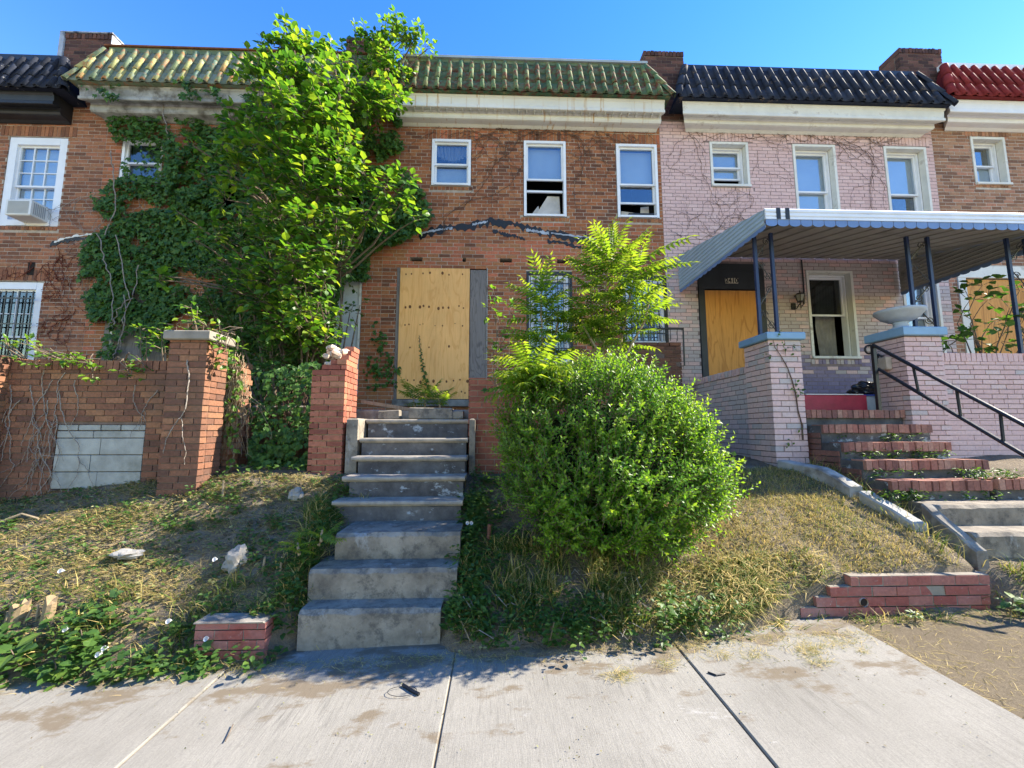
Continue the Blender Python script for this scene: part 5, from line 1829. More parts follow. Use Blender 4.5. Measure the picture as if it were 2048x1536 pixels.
for k in range(40):
    x = random.uniform(3.4, 8.7)
    wander(q, (x, random.uniform(7.42, 7.72)), random.choice([0, math.pi]) + random.gauss(0, .4), 34, .055, random.uniform(.003, .0055), YF - .022, .28, 0, .10, bounds=bnd)
for k in range(9):
    x = random.uniform(3.4, 5.9)
    wander(q, (x, random.uniform(6.9, 7.5)), -math.pi / 2 + random.gauss(0, .8), 44, .055, .0045, YF - .02, .25, .02, .10, bounds=bnd)
for k in range(10):
    x = random.uniform(3.5, 5.2)
    wander(q, (x, random.uniform(4.9, 5.5)), random.uniform(.3, 2.6), 30, .055, .0045, YF - .02, .35, 0, .12, bounds=bnd)
props(q.build('tangled_stems', m_vine, V4), kind='stuff')
V1 = thing('dead_vine', 'rusty red dead creeper strands on the brick beside the left house window', 'vine')
q = MB()
for sx_, sy_ in ((118, 500), (140, 505), (85, 525), (60, 530), (105, 560), (150, 620), (86, 600), (130, 640)):
    p = at(sx_, sy_, YF)
    for k in range(2):
        wander(q, (p.x + random.uniform(-.12, .12), p.z + random.uniform(-.1, .1)), -math.pi / 2 + random.gauss(0, .5), 22, .04, .006, YF - .02, .45, .05, .12)
props(q.build('tangled_stems', m_vine_red, V1), kind='stuff')
pts = [tuple(v) for v in q.v[::9]]
P = np.array(pts)[:900]; n = len(P)
leaves(V1, 'litter', m_vine_red, (DIA_V, DIA_F), P, unit(rng.normal(0, 1, (n, 3)) + np.array([0, -.3, -.6])), unit(rng.normal(0, .4, (n, 3)) + np.array([0, -1, .2])), rng.uniform(.02, .045, n), rng.random(n), 0, 'dead_leaves')
V2 = thing('dead_vine', 'long grey vine stems hanging over the ivy of the overgrown house', 'vine')
q = MB()
for line in ([(198, 470), (205, 520), (222, 565), (225, 640), (215, 655)], [(235, 470), (250, 560), (262, 600), (245, 640), (240, 700)], [(275, 530), (268, 590), (235, 620), (228, 650)], [(320, 205), (335, 260), (345, 285)], [(250, 590), (252, 640), (235, 690), (228, 716)], [(218, 300), (225, 345), (230, 420), (212, 470)], [(560, 230), (545, 300), (552, 380)], [(690, 480), (672, 540), (668, 600)]):
    pts = [at(a + random.uniform(-3, 3), b, YF - .24) for a, b in line]
    fine = []
    for a, b in zip(pts[:-1], pts[1:]):
        for k in range(5):
            v = a.lerp(b, k / 5) + Vector((random.gauss(0, .012), random.gauss(0, .012), 0))
            fine.append(v)
    q.tube(fine + [pts[-1]], .009, 5)
for k in range(40):
    p = at(random.uniform(180, 330), random.uniform(380, 520), YF)
    wander(q, (p.x, p.z), -math.pi / 2 + random.gauss(0, .5), 26, .05, .005, YF - .06, .3, .05, .08)
props(q.build('tangled_stems', m_vine_grey, V2), kind='stuff')
VP = thing('dead_vine', 'grey vine strands hanging down the soot stained porch wall', 'vine')
q = MB()
for sx_, sy_, ln in ((20, 770, 40), (60, 770, 30), (88, 740, 46), (105, 760, 50), (118, 780, 60), (130, 745, 36), (95, 800, 60), (110, 830, 50), (85, 850, 50), (40, 800, 30), (150, 760, 24), (270, 770, 20), (315, 780, 22)):
    p = at(sx_, sy_, 4.92)
    wander(q, (p.x, p.z), -math.pi / 2 + random.gauss(0, .2), ln, .024, .0055, 4.922, .22, .12, .05, ywob=.006)
p = at(375, 720, 4.68)
wander(q, (p.x, p.z), -1.5, 45, .024, .008, 4.675, .13, .12, .03, ywob=.006)
props(q.build('tangled_stems', m_vine_grey, VP), kind='stuff')


def twig_leaves(starts, dirs, lens, step, tw=None, droop=.5, spread=1.0, sun=.5):
    """alternate leaves along bending twigs; returns arrays and the twig polylines"""
    P, Ax, Nr, lines = [], [], [], []
    for s, d, L in zip(starts, dirs, lens):
        p = Vector(s); d = Vector(d).normalized()
        m = max(2, int(L / step))
        line = [p.copy()]
        side = random.choice([-1, 1])
        sdv = d.cross(Vector((0, 0, 1)))
        if sdv.length < .1: sdv = Vector((1, 0, 0))
        sdv.normalize()
        for k in range(m):
            d = (d + Vector((random.gauss(0, .10), random.gauss(0, .10), random.gauss(0, .08) - .05 * droop * k / m))).normalized()
            p = p + d * step
            line.append(p.copy())
            side = -side
            a = (d * .5 + sdv * side * spread + Vector((random.gauss(0, .3), random.gauss(0, .3), random.gauss(-.25 * droop, .3)))).normalized()
            P.append(p + a * .012); Ax.append(a)
            nv = Vector((SUN.x * sun + random.gauss(0, .35), -.25 + random.gauss(0, .35), 1 + random.gauss(0, .3)))
            Nr.append(nv)
        P.append(p.copy()); Ax.append(d); Nr.append(Vector((SUN.x * sun, -.2, 1)))
        lines.append(line)
    return np.array([tuple(p) for p in P]), np.array([tuple(p) for p in Ax]), np.array([tuple(p) for p in Nr]), lines


def crown(parent, blobs, base_fn, mat, tmpl, lsize, dens, tl, col=(2, 2), n_obj=300, bark=m_stem, br=.022, fwd=(.35, -.35, .35), step=.035, core=.55):
    """leafy crown out of pixel-sized clumps placed at their own depth"""
    Ps, As, Ns, lines = [], [], [], []
    for (px, py, Y, r) in blobs:
        c = at(px, py, Y)
        rm = r / FPX * Y * 1.02
        m = max(4, int(dens * rm * rm * 330))
        starts, dirs, lens = [], [], []
        for k in range(m):
            v = Vector((random.gauss(0, 1), random.gauss(0, 1), random.gauss(0, 1))).normalized()
            s0 = c + v * rm * random.uniform(.05, core)
            starts.append(s0)
            dirs.append(v + Vector(fwd) * random.uniform(.2, 1.2))
            lens.append(min(tl, rm * random.uniform(.45, 1.0)))
        P, A, N, L = twig_leaves(starts, dirs, lens, step)
        Ps.append(P); As.append(A); Ns.append(N); lines += L
        b0 = base_fn(c)
        mid = b0.lerp(c, .55) + Vector((random.gauss(0, .08), random.gauss(0, .08), .08))
        MB().tube([b0, b0.lerp(mid, .5) + Vector((random.gauss(0, .03), 0, .02)), mid, mid.lerp(c, .6) + Vector((0, 0, .03)), c], [br, br * .85, br * .7, br * .5, br * .3], 6).build('branch', bark, parent)
    q = MB()
    for L in lines:
        q.tube(L[::2] + [L[-1]], [.0045] * len(L[::2]) + [.002], 3, cap=False)
    props(q.build('twigs', bark, parent), kind='stuff')
    P, A, N = np.concatenate(Ps), np.concatenate(As), np.concatenate(Ns)
    n = len(P)
    leaves(parent, 'leaf', mat, tmpl, P, A, N, rng.uniform(*lsize, n), np.clip(rng.beta(*col, n) + .12 * np.array([noise.noise(Vector(p) * 2.5) for p in P]), 0, 1), n_obj)
    return n


# ---- the big tree growing in front of the overgrown house
TREE = thing('tree', 'tall sunlit green tree growing up in front of the ivy covered house', 'tree')
trunk = [Vector((-3.2, 7.1, .9)), Vector((-3.25, 7.05, 2.2)), Vector((-3.35, 7.0, 3.6)), Vector((-3.5, 6.9, 5.0)), Vector((-3.6, 6.8, 6.4)), Vector((-3.6, 6.7, 7.8)), Vector((-3.6, 6.6, 8.6))]
MB().tube(trunk, [.10, .085, .075, .06, .045, .03, .012], 9).build('trunk', m_stem, TREE)
tr2 = [Vector((-3.15, 7.0, .9)), Vector((-2.95, 6.9, 2.4)), Vector((-2.8, 6.8, 4.0)), Vector((-2.7, 6.75, 5.6)), Vector((-2.75, 6.7, 7.0))]
MB().tube(tr2, [.08, .065, .055, .04, .02], 8).build('trunk', m_stem, TREE)


def on_trunk(c):
    best = min(trunk + tr2, key=lambda p: (p - c).length + max(0, p.z - c.z + .5) * 1.5)
    return best.copy()


tb = [(572, 60, 6.5, 22), (548, 95, 6.4, 30), (590, 110, 6.4, 34), (630, 105, 6.5, 30), (512, 118, 6.5, 24), (520, 165, 6.3, 42), (575, 170, 6.2, 48), (635, 165, 6.3, 46), (680, 135, 6.5, 26), (700, 185, 6.4, 34), (745, 205, 6.6, 34), (790, 190, 6.7, 24),
      (600, 235, 6.0, 58), (530, 235, 6.1, 44), (660, 240, 6.1, 48), (470, 245, 6.2, 34), (440, 285, 6.2, 26), (500, 300, 6.0, 40), (385, 290, 6.2, 22), (575, 310, 5.9, 54), (640, 315, 5.9, 48), (700, 290, 6.2, 30),
      (540, 370, 5.9, 46), (610, 380, 5.8, 54), (675, 380, 5.9, 44), (730, 350, 6.1, 30), (770, 375, 6.0, 32), (815, 360, 6.1, 26), (800, 410, 6.0, 28), (480, 350, 6.1, 30), (455, 400, 6.1, 24), (740, 430, 5.9, 34), (680, 450, 5.8, 40), (610, 450, 5.7, 44), (545, 440, 5.8, 34), (490, 430, 5.9, 20), (830, 440, 6.1, 18),
      (640, 500, 5.6, 34), (590, 520, 5.5, 36), (535, 520, 5.5, 30), (480, 520, 5.5, 20), (450, 525, 5.6, 14), (560, 560, 5.5, 28), (610, 570, 5.5, 32), (640, 605, 5.5, 26), (600, 620, 5.6, 26), (650, 560, 5.5, 22), (300, 550, 5.9, 16), (318, 560, 5.9, 14), (390, 480, 6.0, 14), (350, 420, 6.1, 14), (520, 600, 5.9, 34), (560, 650, 5.9, 38), (610, 660, 5.9, 34), (650, 680, 6.0, 26), (500, 560, 6.0, 30), (430, 470, 6.2, 28), (420, 350, 6.2, 22), (460, 320, 6.1, 28), (570, 490, 5.8, 38), (650, 540, 5.8, 30), (530, 480, 5.9, 30), (690, 330, 5.9, 34), (520, 90, 6.5, 18), (570, 45, 6.5, 12), (605, 75, 6.5, 20), (490, 145, 6.5, 16), (660, 95, 6.5, 16)]
n1 = crown(TREE, tb, on_trunk, m_leaf_tree, (OVAL_V * np.array([1.25, 1, 1]), OVAL_F), (.085, .15), .85, .50, (1.7, 1.5), 300, step=.045)
# dim inner leaves, same tree, behind the lit clumps
CR = thing('creeper', 'sunlit leafy creeper sprawling over the chimney parapet between the two green roofs', 'creeper')
cb = [(775, 62, 7.3, 26), (745, 95, 7.3, 34), (800, 85, 7.3, 36), (835, 70, 7.3, 20), (855, 98, 7.25, 16), (710, 75, 7.2, 16), (700, 105, 7.2, 20), (770, 130, 7.25, 40), (800, 150, 7.2, 26), (740, 160, 7.15, 34), (765, 195, 7.05, 36), (805, 205, 7.0, 22), (710, 215, 7.0, 34), (750, 235, 6.95, 30), (690, 165, 7.1, 26)]
cbase = Vector((-2.65, 7.45, 7.6))
n2 = crown(CR, cb, lambda c: cbase.lerp(Vector((c.x, 7.5, c.z - .3)), .3), m_leaf_tree, (OVAL_V * np.array([1.25, 1, 1]), OVAL_F), (.07, .12), 1.1, .4, (2.2, 1.8), 150, step=.045)

# dark young growth in front of the left boarded window and recess
SH = thing('shrub', 'shaded leafy shrub filling the recess below the tree', 'shrub')
sb_ = [(470, 560, 6.5, 50), (540, 520, 6.5, 54), (620, 560, 6.45, 54), (680, 520, 6.6, 36), (430, 620, 6.6, 44), (520, 600, 6.3, 50), (600, 640, 6.2, 46), (660, 640, 6.3, 36), (560, 460, 6.6, 50), (480, 480, 6.7, 44), (640, 460, 6.6, 44), (400, 560, 6.8, 40), (560, 640, 6.4, 60), (620, 680, 6.3, 50), (540, 720, 6.2, 50), (600, 760, 6.1, 40), (480, 660, 6.6, 50), (640, 640, 6.5, 30), (690, 555, 7.0, 26), (700, 625, 6.9, 20), (720, 610, 6.9, 16), (560, 580, 6.8, 50), (660, 700, 6.4, 24)]
crown(SH, sb_, lambda c: Vector((-2.9, 6.5, 1.2)).lerp(Vector((c.x, c.y, 1.6)), .4), m_leaf_ivy, (OVAL_V * np.array([1.2, 1, 1]), OVAL_F), (.06, .11), .8, .5, (2.2, 2.4), 200, step=.05, fwd=(.2, -.5, .1))

# leafy vines on the pier cap and along the porch wall
for lab, blobs, base, npl in (('bright leafy vine sprouting over the stone cap of the tall pier', [(370, 630, 4.75, 14), (352, 650, 4.75, 12), (392, 640, 4.8, 16), (415, 655, 4.8, 16), (440, 660, 4.85, 18), (455, 690, 4.8, 16), (475, 700, 4.85, 10), (452, 720, 4.85, 12), (440, 690, 4.8, 14), (380, 615, 4.8, 10)], Vector((-3.4, 4.95, 2.72)), 200),
                              ('thin sapling with pale leaves standing behind the porch wall', [(280, 660, 5.1, 10), (292, 675, 5.1, 10), (300, 690, 5.1, 9), (325, 680, 5.05, 14), (330, 700, 5.0, 14), (322, 660, 5.1, 8)], Vector((-4.0, 5.3, 2.0)), 60),
                              ('bright creeper draped along the top of the left porch wall', [(20, 700, 4.85, 14), (55, 690, 4.85, 14), (85, 705, 4.85, 16), (70, 725, 4.82, 14), (110, 715, 4.85, 14), (135, 712, 4.85, 12), (15, 690, 4.85, 10), (150, 720, 4.85, 10), (178, 725, 4.85, 8), (185, 745, 4.85, 7), (255, 738, 4.85, 10), (262, 755, 4.85, 8), (285, 725, 4.9, 8)], Vector((-5.3, 5.1, 2.42)), 200)):
    t = thing('creeper', lab, 'creeper')
    crown(t, blobs, lambda c: base.lerp(Vector((c.x, c.y + .08, base.z)), .75), m_leaf_tree, (OVAL_V, OVAL_F), (.05, .09), 1.7, .3, (2.4, 1.7), npl, br=.008, step=.035)
DV = thing('dead_vine', 'dry tangled vine mass clinging to the broken wall stub', 'vine')
q = MB()
for k in range(90):
    p = at(random.uniform(446, 492), random.uniform(700, 800), 5.17)
    wander(q, (p.x, p.z), -math.pi / 2 + random.gauss(0, .15), random.randint(14, 40), .028, .004, 5.17 + random.uniform(-.04, .02), .22, .15, 0, 3, ywob=.012)
q.tube([at(462, 930, 5.15), at(445, 960, 5.12), at(444, 1005, 5.1)], .012, 5)
props(q.build('tangled_stems', m_stem_pale, DV), kind='stuff')
P = np.array(scatter_poly([(448, 690), (492, 745), (482, 850), (470, 920), (455, 940), (452, 800)], 90, 5.08, 5.16)); n = len(P)
leaves(DV, 'leaf', m_leaf_tree, (OVAL_V, OVAL_F), P, unit(np.stack([rng.normal(.2, .5, n), rng.normal(-.4, .3, n), rng.normal(-.7, .3, n)], 1)), unit(rng.normal(0, .4, (n, 3)) + np.array([.4, -.7, .5])), rng.uniform(.04, .08, n), rng.beta(2, 1.5, n), 60)

# ================================================================== BOXWOOD
BUSH = thing('boxwood_bush', 'huge overgrown boxwood bush with fresh shoots right of the stone steps', 'bush')
lobes = [((.66, 4.10, 1.52), (.58, .60, .58)), ((1.14, 4.02, 1.66), (.62, .68, .52)), ((1.56, 3.98, 1.38), (.46, .54, .52)), ((1.14, 3.74, 1.12), (.70, .56, .50)), ((.54, 4.02, 1.13), (.44, .54, .48)), ((1.70, 3.90, 1.10), (.38, .46, .40)), ((1.38, 4.05, 1.62), (.34, .42, .34)), ((1.1, 3.70, .86), (.62, .44, .30))]


def lobe_pts(n, sc):
    out, dr = [], []
    vol = np.array([l[1][0] * l[1][2] for l in lobes]); vol = vol / vol.sum()
    while len(out) < n:
        i = rng.choice(len(lobes), p=vol)
        c, r = np.array(lobes[i][0]), np.array(lobes[i][1])
        v = unit(rng.normal(0, 1, 3))
        b = 1 + .26 * noise.fractal(Vector(v * 2.6) + Vector((i * 3, 0, 0)), 1, 2, 3)
        p = c + v * r * sc * b
        if p[1] > 4.5 and p[2] < 1.9: continue
        ok = all(np.sum(((p - np.array(c2)) / (np.array(r2) * sc * .93)) ** 2) > 1 for j, (c2, r2) in enumerate(lobes) if j != i)
        if ok:
            out.append(p); dr.append(v / r)
    return np.array(out), unit(np.array(dr))


Ps, As, Ns = [], [], []
cl = []
tw = MB()
for sc_, cnt, L0, L1 in ((1.0, 3300, .09, .28), (.84, 2000, .08, .20)):
    S_, D_ = lobe_pts(cnt, sc_)
    for p, d in zip(S_, D_):
        g = noise.fractal(Vector(p * 2.2), 1, 2, 3)
        if sc_ > .9 and g < -.20: continue
        dd = Vector(d) * .8 + Vector((random.gauss(.12, .25), random.gauss(-.05, .25), random.gauss(.65, .3)))
        dd.normalize()
        L = random.uniform(L0, L1) * (1.35 if g > .12 else .85)
        e1 = dd.cross(Vector((.3, .2, 1))).normalized(); e2 = dd.cross(e1)
        m = int(L / .015)
        p0 = Vector(p) - dd * L * .5
        tint = random.gauss(0, .13)
        for k in range(m):
            t = k * 2.4
            o = e1 * math.cos(t) + e2 * math.sin(t)
            Ps.append(tuple(p0 + dd * (k * .015)))
            a = (o + dd * random.uniform(.5, 1.1)).normalized()
            As.append(tuple(a))
            Ns.append(tuple((dd - o * .4 + Vector((random.gauss(0, .2), random.gauss(0, .2), random.gauss(0, .2)))).normalized()))
            cl.append(.12 + .62 * k / m + tint + random.gauss(0, .08) - (.1 if sc_ < .9 else 0))  # tips paler as new growth; inner shell coloured darker for the shade inside
        tw.tube([p0, p0 + dd * L], [.003, .0015], 3, cap=False)
S_, D_ = lobe_pts(420, 1.02)
for p, d in zip(S_, D_):
    dd = (Vector(d) * .8 + Vector((random.gauss(.1, .3), random.gauss(-.05, .3), random.gauss(.6, .35)))).normalized()
    L = random.uniform(.16, .34)
    e1 = dd.cross(Vector((.3, .2, 1))).normalized(); e2 = dd.cross(e1)
    p0 = Vector(p) - dd * L * .3
    tint = random.gauss(.05, .12)
    for k in range(int(L / .02)):
        t = k * 2.4
        o = e1 * math.cos(t) + e2 * math.sin(t)
        Ps.append(tuple(p0 + dd * (k * .02))); As.append(tuple((o + dd * .9).normalized())); Ns.append(tuple((dd - o * .4).normalized()))
        cl.append(.35 + .5 * k * .02 / L + tint)
    tw.tube([p0, p0 + dd * L], [.003, .0015], 3, cap=False)
n = len(Ps)
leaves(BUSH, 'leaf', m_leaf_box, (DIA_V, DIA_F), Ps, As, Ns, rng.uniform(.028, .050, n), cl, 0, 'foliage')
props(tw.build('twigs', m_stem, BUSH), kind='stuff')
q = MB()
for k in range(14):
    c, r = random.choice(lobes)
    q.tube([(1.2 + random.uniform(-.25, .25), 4.4 + random.uniform(-.15, .15), .7), (1.2 + (c[0] - 1.2) * .4, 4.4, 1.1), (c[0] + random.uniform(-.2, .2), c[1], c[2] + .1)], [.03, .022, .010], 5)
q.build('stem', m_stem, BUSH)
props(lump('inner_shade_mass', None, None, (1.2, 4.1, 1.38), 1.0, m_thicket, (.76, .46, .50), .22, 1.7, 4, parent=BUSH, seed=9), kind='stuff')  # added filler lump, coloured dark for the shade inside the bush

# ivy creeping out of the bush
IB = thing('ivy', 'pale broad leaved ivy creeping from the lower right of the bush', 'ivy')
ib = [(1460, 930, 3.95, 16), (1440, 960, 3.9, 12), (1450, 985, 3.9, 12), (1310, 1060, 3.62, 16), (1325, 1085, 3.6, 12), (1340, 1060, 3.65, 10), (1205, 990, 3.40, 12), (1235, 1005, 3.42, 10), (1185, 985, 3.42, 8)]
crown(IB, ib, lambda c: Vector((c.x, c.y + .15, c.z - .1)), m_leaf_weed, (LOBE_V, LOBE_F), (.05, .085), 1.3, .25, (2.5, 1.6), 120, br=.006, step=.045)
MG = thing('creeper', 'leafy creeper climbing in front of the grey board beside the bush', 'creeper')
mb_ = [(990, 590, 5.0, 14), (985, 620, 5.0, 18), (1000, 650, 4.95, 20), (1000, 690, 4.9, 24), (985, 720, 4.9, 20), (1010, 750, 4.8, 24), (990, 770, 4.8, 16), (1030, 700, 4.9, 20), (1020, 620, 5.0, 14)]
crown(MG, mb_, lambda c: Vector((.05, 4.95, 1.3)).lerp(Vector((c.x, c.y, c.z - .4)), .6), m_leaf_tree, (LOBE_V, LOBE_F), (.05, .09), .9, .35, (2, 2), 160, br=.007, step=.05)

# ================================================================== TREE OF HEAVEN SAPLINGS
def frond_mesh(k):
    r = random.Random(100 + k)
    q_v, q_f = [], []
    np_ = r.randint(9, 12)
    L = 1.0
    pts = []
    bend = r.uniform(.25, .6)
    for i in range(np_ + 1):
        t = i / np_
        pts.append(Vector((r.gauss(0, .006), t * L * math.cos(bend * t * .6), .10 * t - bend * .38 * t * t)))
    mbx = MB()
    mbx.tube(pts, [.009 * (1 - .7 * i / np_) for i in range(np_ + 1)], 3, c=.75, cap=False)
    for i in range(1, np_ + 1):
        t = i / np_
        s = .27 * (1 - .45 * abs(t - .45)) * r.uniform(.9, 1.1) * (.75 if i == np_ else 1)
        d = (pts[i] - pts[i - 1]).normalized()
        for sd in ((-1, 1) if i < np_ else (0,)):
            a = (Vector((sd * 1.0, .42 if sd else 1, 0)) + Vector((0, 0, -.30 + r.gauss(0, .12))) + d * .12).normalized()
            x = a.cross(Vector((0, r.gauss(0, .2), 1))).normalized()
            n_ = x.cross(a)
            M = Matrix((x, a, n_)).transposed()
            vs = [M @ (Vector(v) * s * Vector((1, 1, 1)).x) + pts[i] for v in LAN_V]
            mbx.add(vs, [tuple(f) for f in LAN_F], min(1, max(0, .25 + .45 * t + r.gauss(0, .12))))
    o = mbx.build('frond', m_leaf_ail)
    me = o.data
    bpy.data.objects.remove(o)
    return me


FR = [frond_mesh(k) for k in range(10)]


def put_frond(parent, p, d, L, roll=0.0):
    y = Vector(d).normalized()
    x = y.cross(Vector((0, 0, 1)))
    if x.length < .05: x = Vector((1, 0, 0))
    x.normalize()
    z = x.cross(y)
    R = Matrix((x, y, z)).transposed()
    R = Matrix.Rotation(roll, 3, y) @ R
    o = bpy.data.objects.new('frond', random.choice(FR))
    COL.objects.link(o)
    o.parent = parent
    o.matrix_world = Matrix.LocRotScale(Vector(p), R.to_quaternion(), Vector((L, L, L)))


def sapling(label, stems, name='tree_of_heaven', cat='sapling', group=None):
    t = thing(name, label, cat, group)
    for (line, nodes) in stems:
        P = [at(*a) for a in line]
        fine = []
        for a, b in zip(P[:-1], P[1:]):
            for k in range(4): fine.append(a.lerp(b, k / 4) + Vector((random.gauss(0, .006), random.gauss(0, .006), 0)))
        fine.append(P[-1])
        n = len(fine)
        MB().tube(fine, [.016 * (1 - .6 * i / n) for i in range(n)], 6).build('stem', m_stem_pale, t)
        cum = [0]
        for a, b in zip(fine[:-1], fine[1:]): cum.append(cum[-1] + (b - a).length)
        for (f0, f1, cnt, L, el) in nodes:
            ph = random.uniform(0, 6.28)
            for k in range(cnt):
                f = f0 + (f1 - f0) * (k + .5) / cnt
                j = min(n - 1, int(f * (n - 1)))
                a = ph + k * 2.4
                e = el + random.gauss(0, .18)
                d = Vector((math.cos(a) * math.cos(e), math.sin(a) * math.cos(e) * .8 - .12, math.sin(e)))
                put_frond(t, fine[j], d, L * random.uniform(.8, 1.15), random.gauss(0, .35))
    return t


sapling('slim tree of heaven sapling with a tall upright frond before the barred window',
        [([(1090, 800, 4.62), (1086, 700, 4.62), (1082, 640, 4.62), (1084, 590, 4.62)], [(.25, .8, 24, .46, .15), (.8, 1.0, 14, .44, .55), (1, 1, 3, .5, 1.25)]),
         ([(1095, 790, 4.7), (1110, 680, 4.7), (1118, 610, 4.7)], [(.2, 1, 24, .44, .25)])])
sapling('low bright tree of heaven sapling spreading over the left shoulder of the bush',
        [([(1076, 812, 3.95), (1066, 775, 3.97), (1058, 735, 4.0)], [(.35, 1.0, 34, .46, .08), (1, 1, 7, .38, .7)]),
         ([(1084, 800, 4.05), (1082, 770, 4.05), (1084, 725, 4.05)], [(.35, 1.0, 30, .46, .10)])])
sapling('tallest tree of heaven sapling with golden tips reaching over the awning edge',
        [([(1205, 740, 4.75), (1208, 640, 4.75), (1212, 560, 4.72), (1222, 510, 4.7)], [(.2, .75, 24, .44, .15), (.75, 1.0, 16, .46, .5), (1, 1, 5, .42, 1.1)]),
         ([(1235, 740, 4.7), (1250, 640, 4.68), (1262, 580, 4.65), (1275, 535, 4.6)], [(.2, .75, 20, .44, .1), (.75, 1.0, 16, .46, .35), (1, 1, 4, .4, .9)]),
         ([(1190, 740, 4.8), (1182, 620, 4.8), (1185, 530, 4.8)], [(.2, .8, 18, .42, .15), (.8, 1.0, 12, .42, .6)]),
         ([(1215, 735, 4.65), (1170, 660, 4.62), (1160, 620, 4.6)], [(.3, 1.0, 16, .38, .15)]),
         ([(1240, 735, 4.6), (1290, 640, 4.6), (1298, 600, 4.6)], [(.4, 1.0, 14, .38, .1)])])
t = bpy.data.objects['tree_of_heaven.002']
for (a, b, Y, L) in (((1285, 520), (1405, 470), 4.6, .66), ((1290, 550), (1400, 530), 4.55, .60), ((1200, 520), (1185, 480), 4.75, .3), ((1230, 500), (1225, 462), 4.7, .32), ((1262, 500), (1300, 462), 4.65, .34), ((1220, 520), (1150, 500), 4.75, .38), ((1280, 600), (1340, 575), 4.5, .38)):
    p0, p1 = at(*a, Y), at(*b, Y - .05)
    put_frond(t, p0, p1 - p0 + Vector((0, 0, .12)), L, random.gauss(0, .2))
for (a, b, Y, L) in (((1222, 515), (1285, 520), 4.65, 0), ((1270, 560), (1290, 550), 4.6, 0)):
    MB().tube([at(*a, Y), at(*b, Y)], .006, 4).build('stem', m_stem_pale, t)
sapling('dark tree of heaven sprouts growing against the foot of the plywood door',
        [([(850, 815, 6.6), (848, 785, 6.6)], [(.3, 1, 11, .42, .45)]), ([(880, 820, 6.4), (876, 790, 6.4)], [(.3, 1, 7, .34, .5)]), ([(830, 815, 6.7), (822, 780, 6.8)], [(.5, 1, 5, .34, .6)])])
sapling('small weedy sprout with pinnate leaves left of the lower steps', [([(640, 1090, 3.75), (645, 1060, 3.75)], [(.3, 1, 9, .24, .25)]), ([(600, 1110, 3.7), (596, 1085, 3.7)], [(.3, 1, 6, .18, .3)])])
CV = thing('creeper', 'thin leafy tendril climbing up the middle of the plywood door', 'creeper')
line = [at(a, b, YF - .07) for a, b in ((856, 790), (852, 760), (846, 735), (842, 710), (840, 690), (838, 670))]
MB().tube(line, .005, 4).build('stem', m_stem, CV)
P, Ax_ = [], []
for k in range(34):
    f = k / 34 * 4.99
    p = line[int(f)].lerp(line[int(f) + 1], f % 1)
    P.append(tuple(p)); Ax_.append((random.choice([-1, 1]) * .8, -.3, random.gauss(-.2, .3)))
n = len(P)
leaves(CV, 'leaf', m_leaf_weed, (LOBE_V, LOBE_F), P, unit(Ax_), unit(rng.normal(0, .3, (n, 3)) + np.array([.1, -1, .4])), np.linspace(.085, .022, n), rng.beta(2, 2, n), 34)

# round leaved plant behind the pink wall
RL = thing('shrub', 'dark round leaved shrub standing behind the pink porch wall', 'shrub')
rb = [(1940, 600, 5.65, 20), (1945, 640, 5.65, 22), (1965, 570, 5.65, 14), (1990, 640, 5.65, 26), (2020, 615, 5.65, 22), (2040, 580, 5.65, 14), (1950, 675, 5.62, 28), (2000, 680, 5.62, 26), (1915, 680, 5.62, 16), (1900, 690, 5.6, 12), (2040, 650, 5.65, 20), (1975, 600, 5.65, 12), (2080, 620, 5.65, 30)]
crown(RL, rb, lambda c: Vector((6.9, 5.75, 2.2)).lerp(Vector((c.x, c.y, c.z - .5)), .5), m_leaf_ivy, (OVAL_V * np.array([1.5, 1, 1]), OVAL_F), (.08, .13), .42, .4, (2, 2.5), 200, br=.010, step=.07, fwd=(0, -.2, .5))

# vine up the left pier of the pink house
PV = thing('creeper', 'thin creeper with few leaves climbing the front of the left pink pier', 'creeper')
line = [at(a, b, 5.285) for a, b in ((1606, 880), (1604, 850), (1596, 820), (1592, 790), (1584, 760), (1575, 735), (1562, 712), (1550, 695), (1546, 680))]
MB().tube(line, [.010, .009, .008, .008, .007, .006, .005, .004, .003], 5).build('stem', m_vine, PV)
P = np.array([tuple(at(a + random.uniform(-7, 7), b + random.uniform(-7, 7), 5.26)) for a, b in ((1555, 665), (1556, 670), (1560, 690), (1578, 700), (1585, 696), (1600, 690), (1590, 705), (1568, 700), (1535, 715), (1534, 710), (1596, 775), (1600, 770), (1602, 785), (1592, 778), (1582, 880), (1578, 890), (1540, 680), (1604, 860)) for _ in range(3)])
n = len(P)
leaves(PV, 'leaf', m_leaf_weed, (OVAL_V, OVAL_F), P, unit(rng.normal(0, .7, (n, 3)) + np.array([0, -.3, -.2])), unit(rng.normal(0, .3, (n, 3)) + np.array([.1, -1, .5])), rng.uniform(.03, .06, n), rng.beta(2, 1.5, n), 54)

# ================================================================== GRASS AND GROUND COVER
BLV = np.array([(-.035, 0, 0), (.035, 0, 0), (-.026, .5, .05), (.026, .5, .05), (0, 1.0, .0)])
BLF = np.array([(0, 1, 3), (0, 3, 2), (2, 3, 4)])


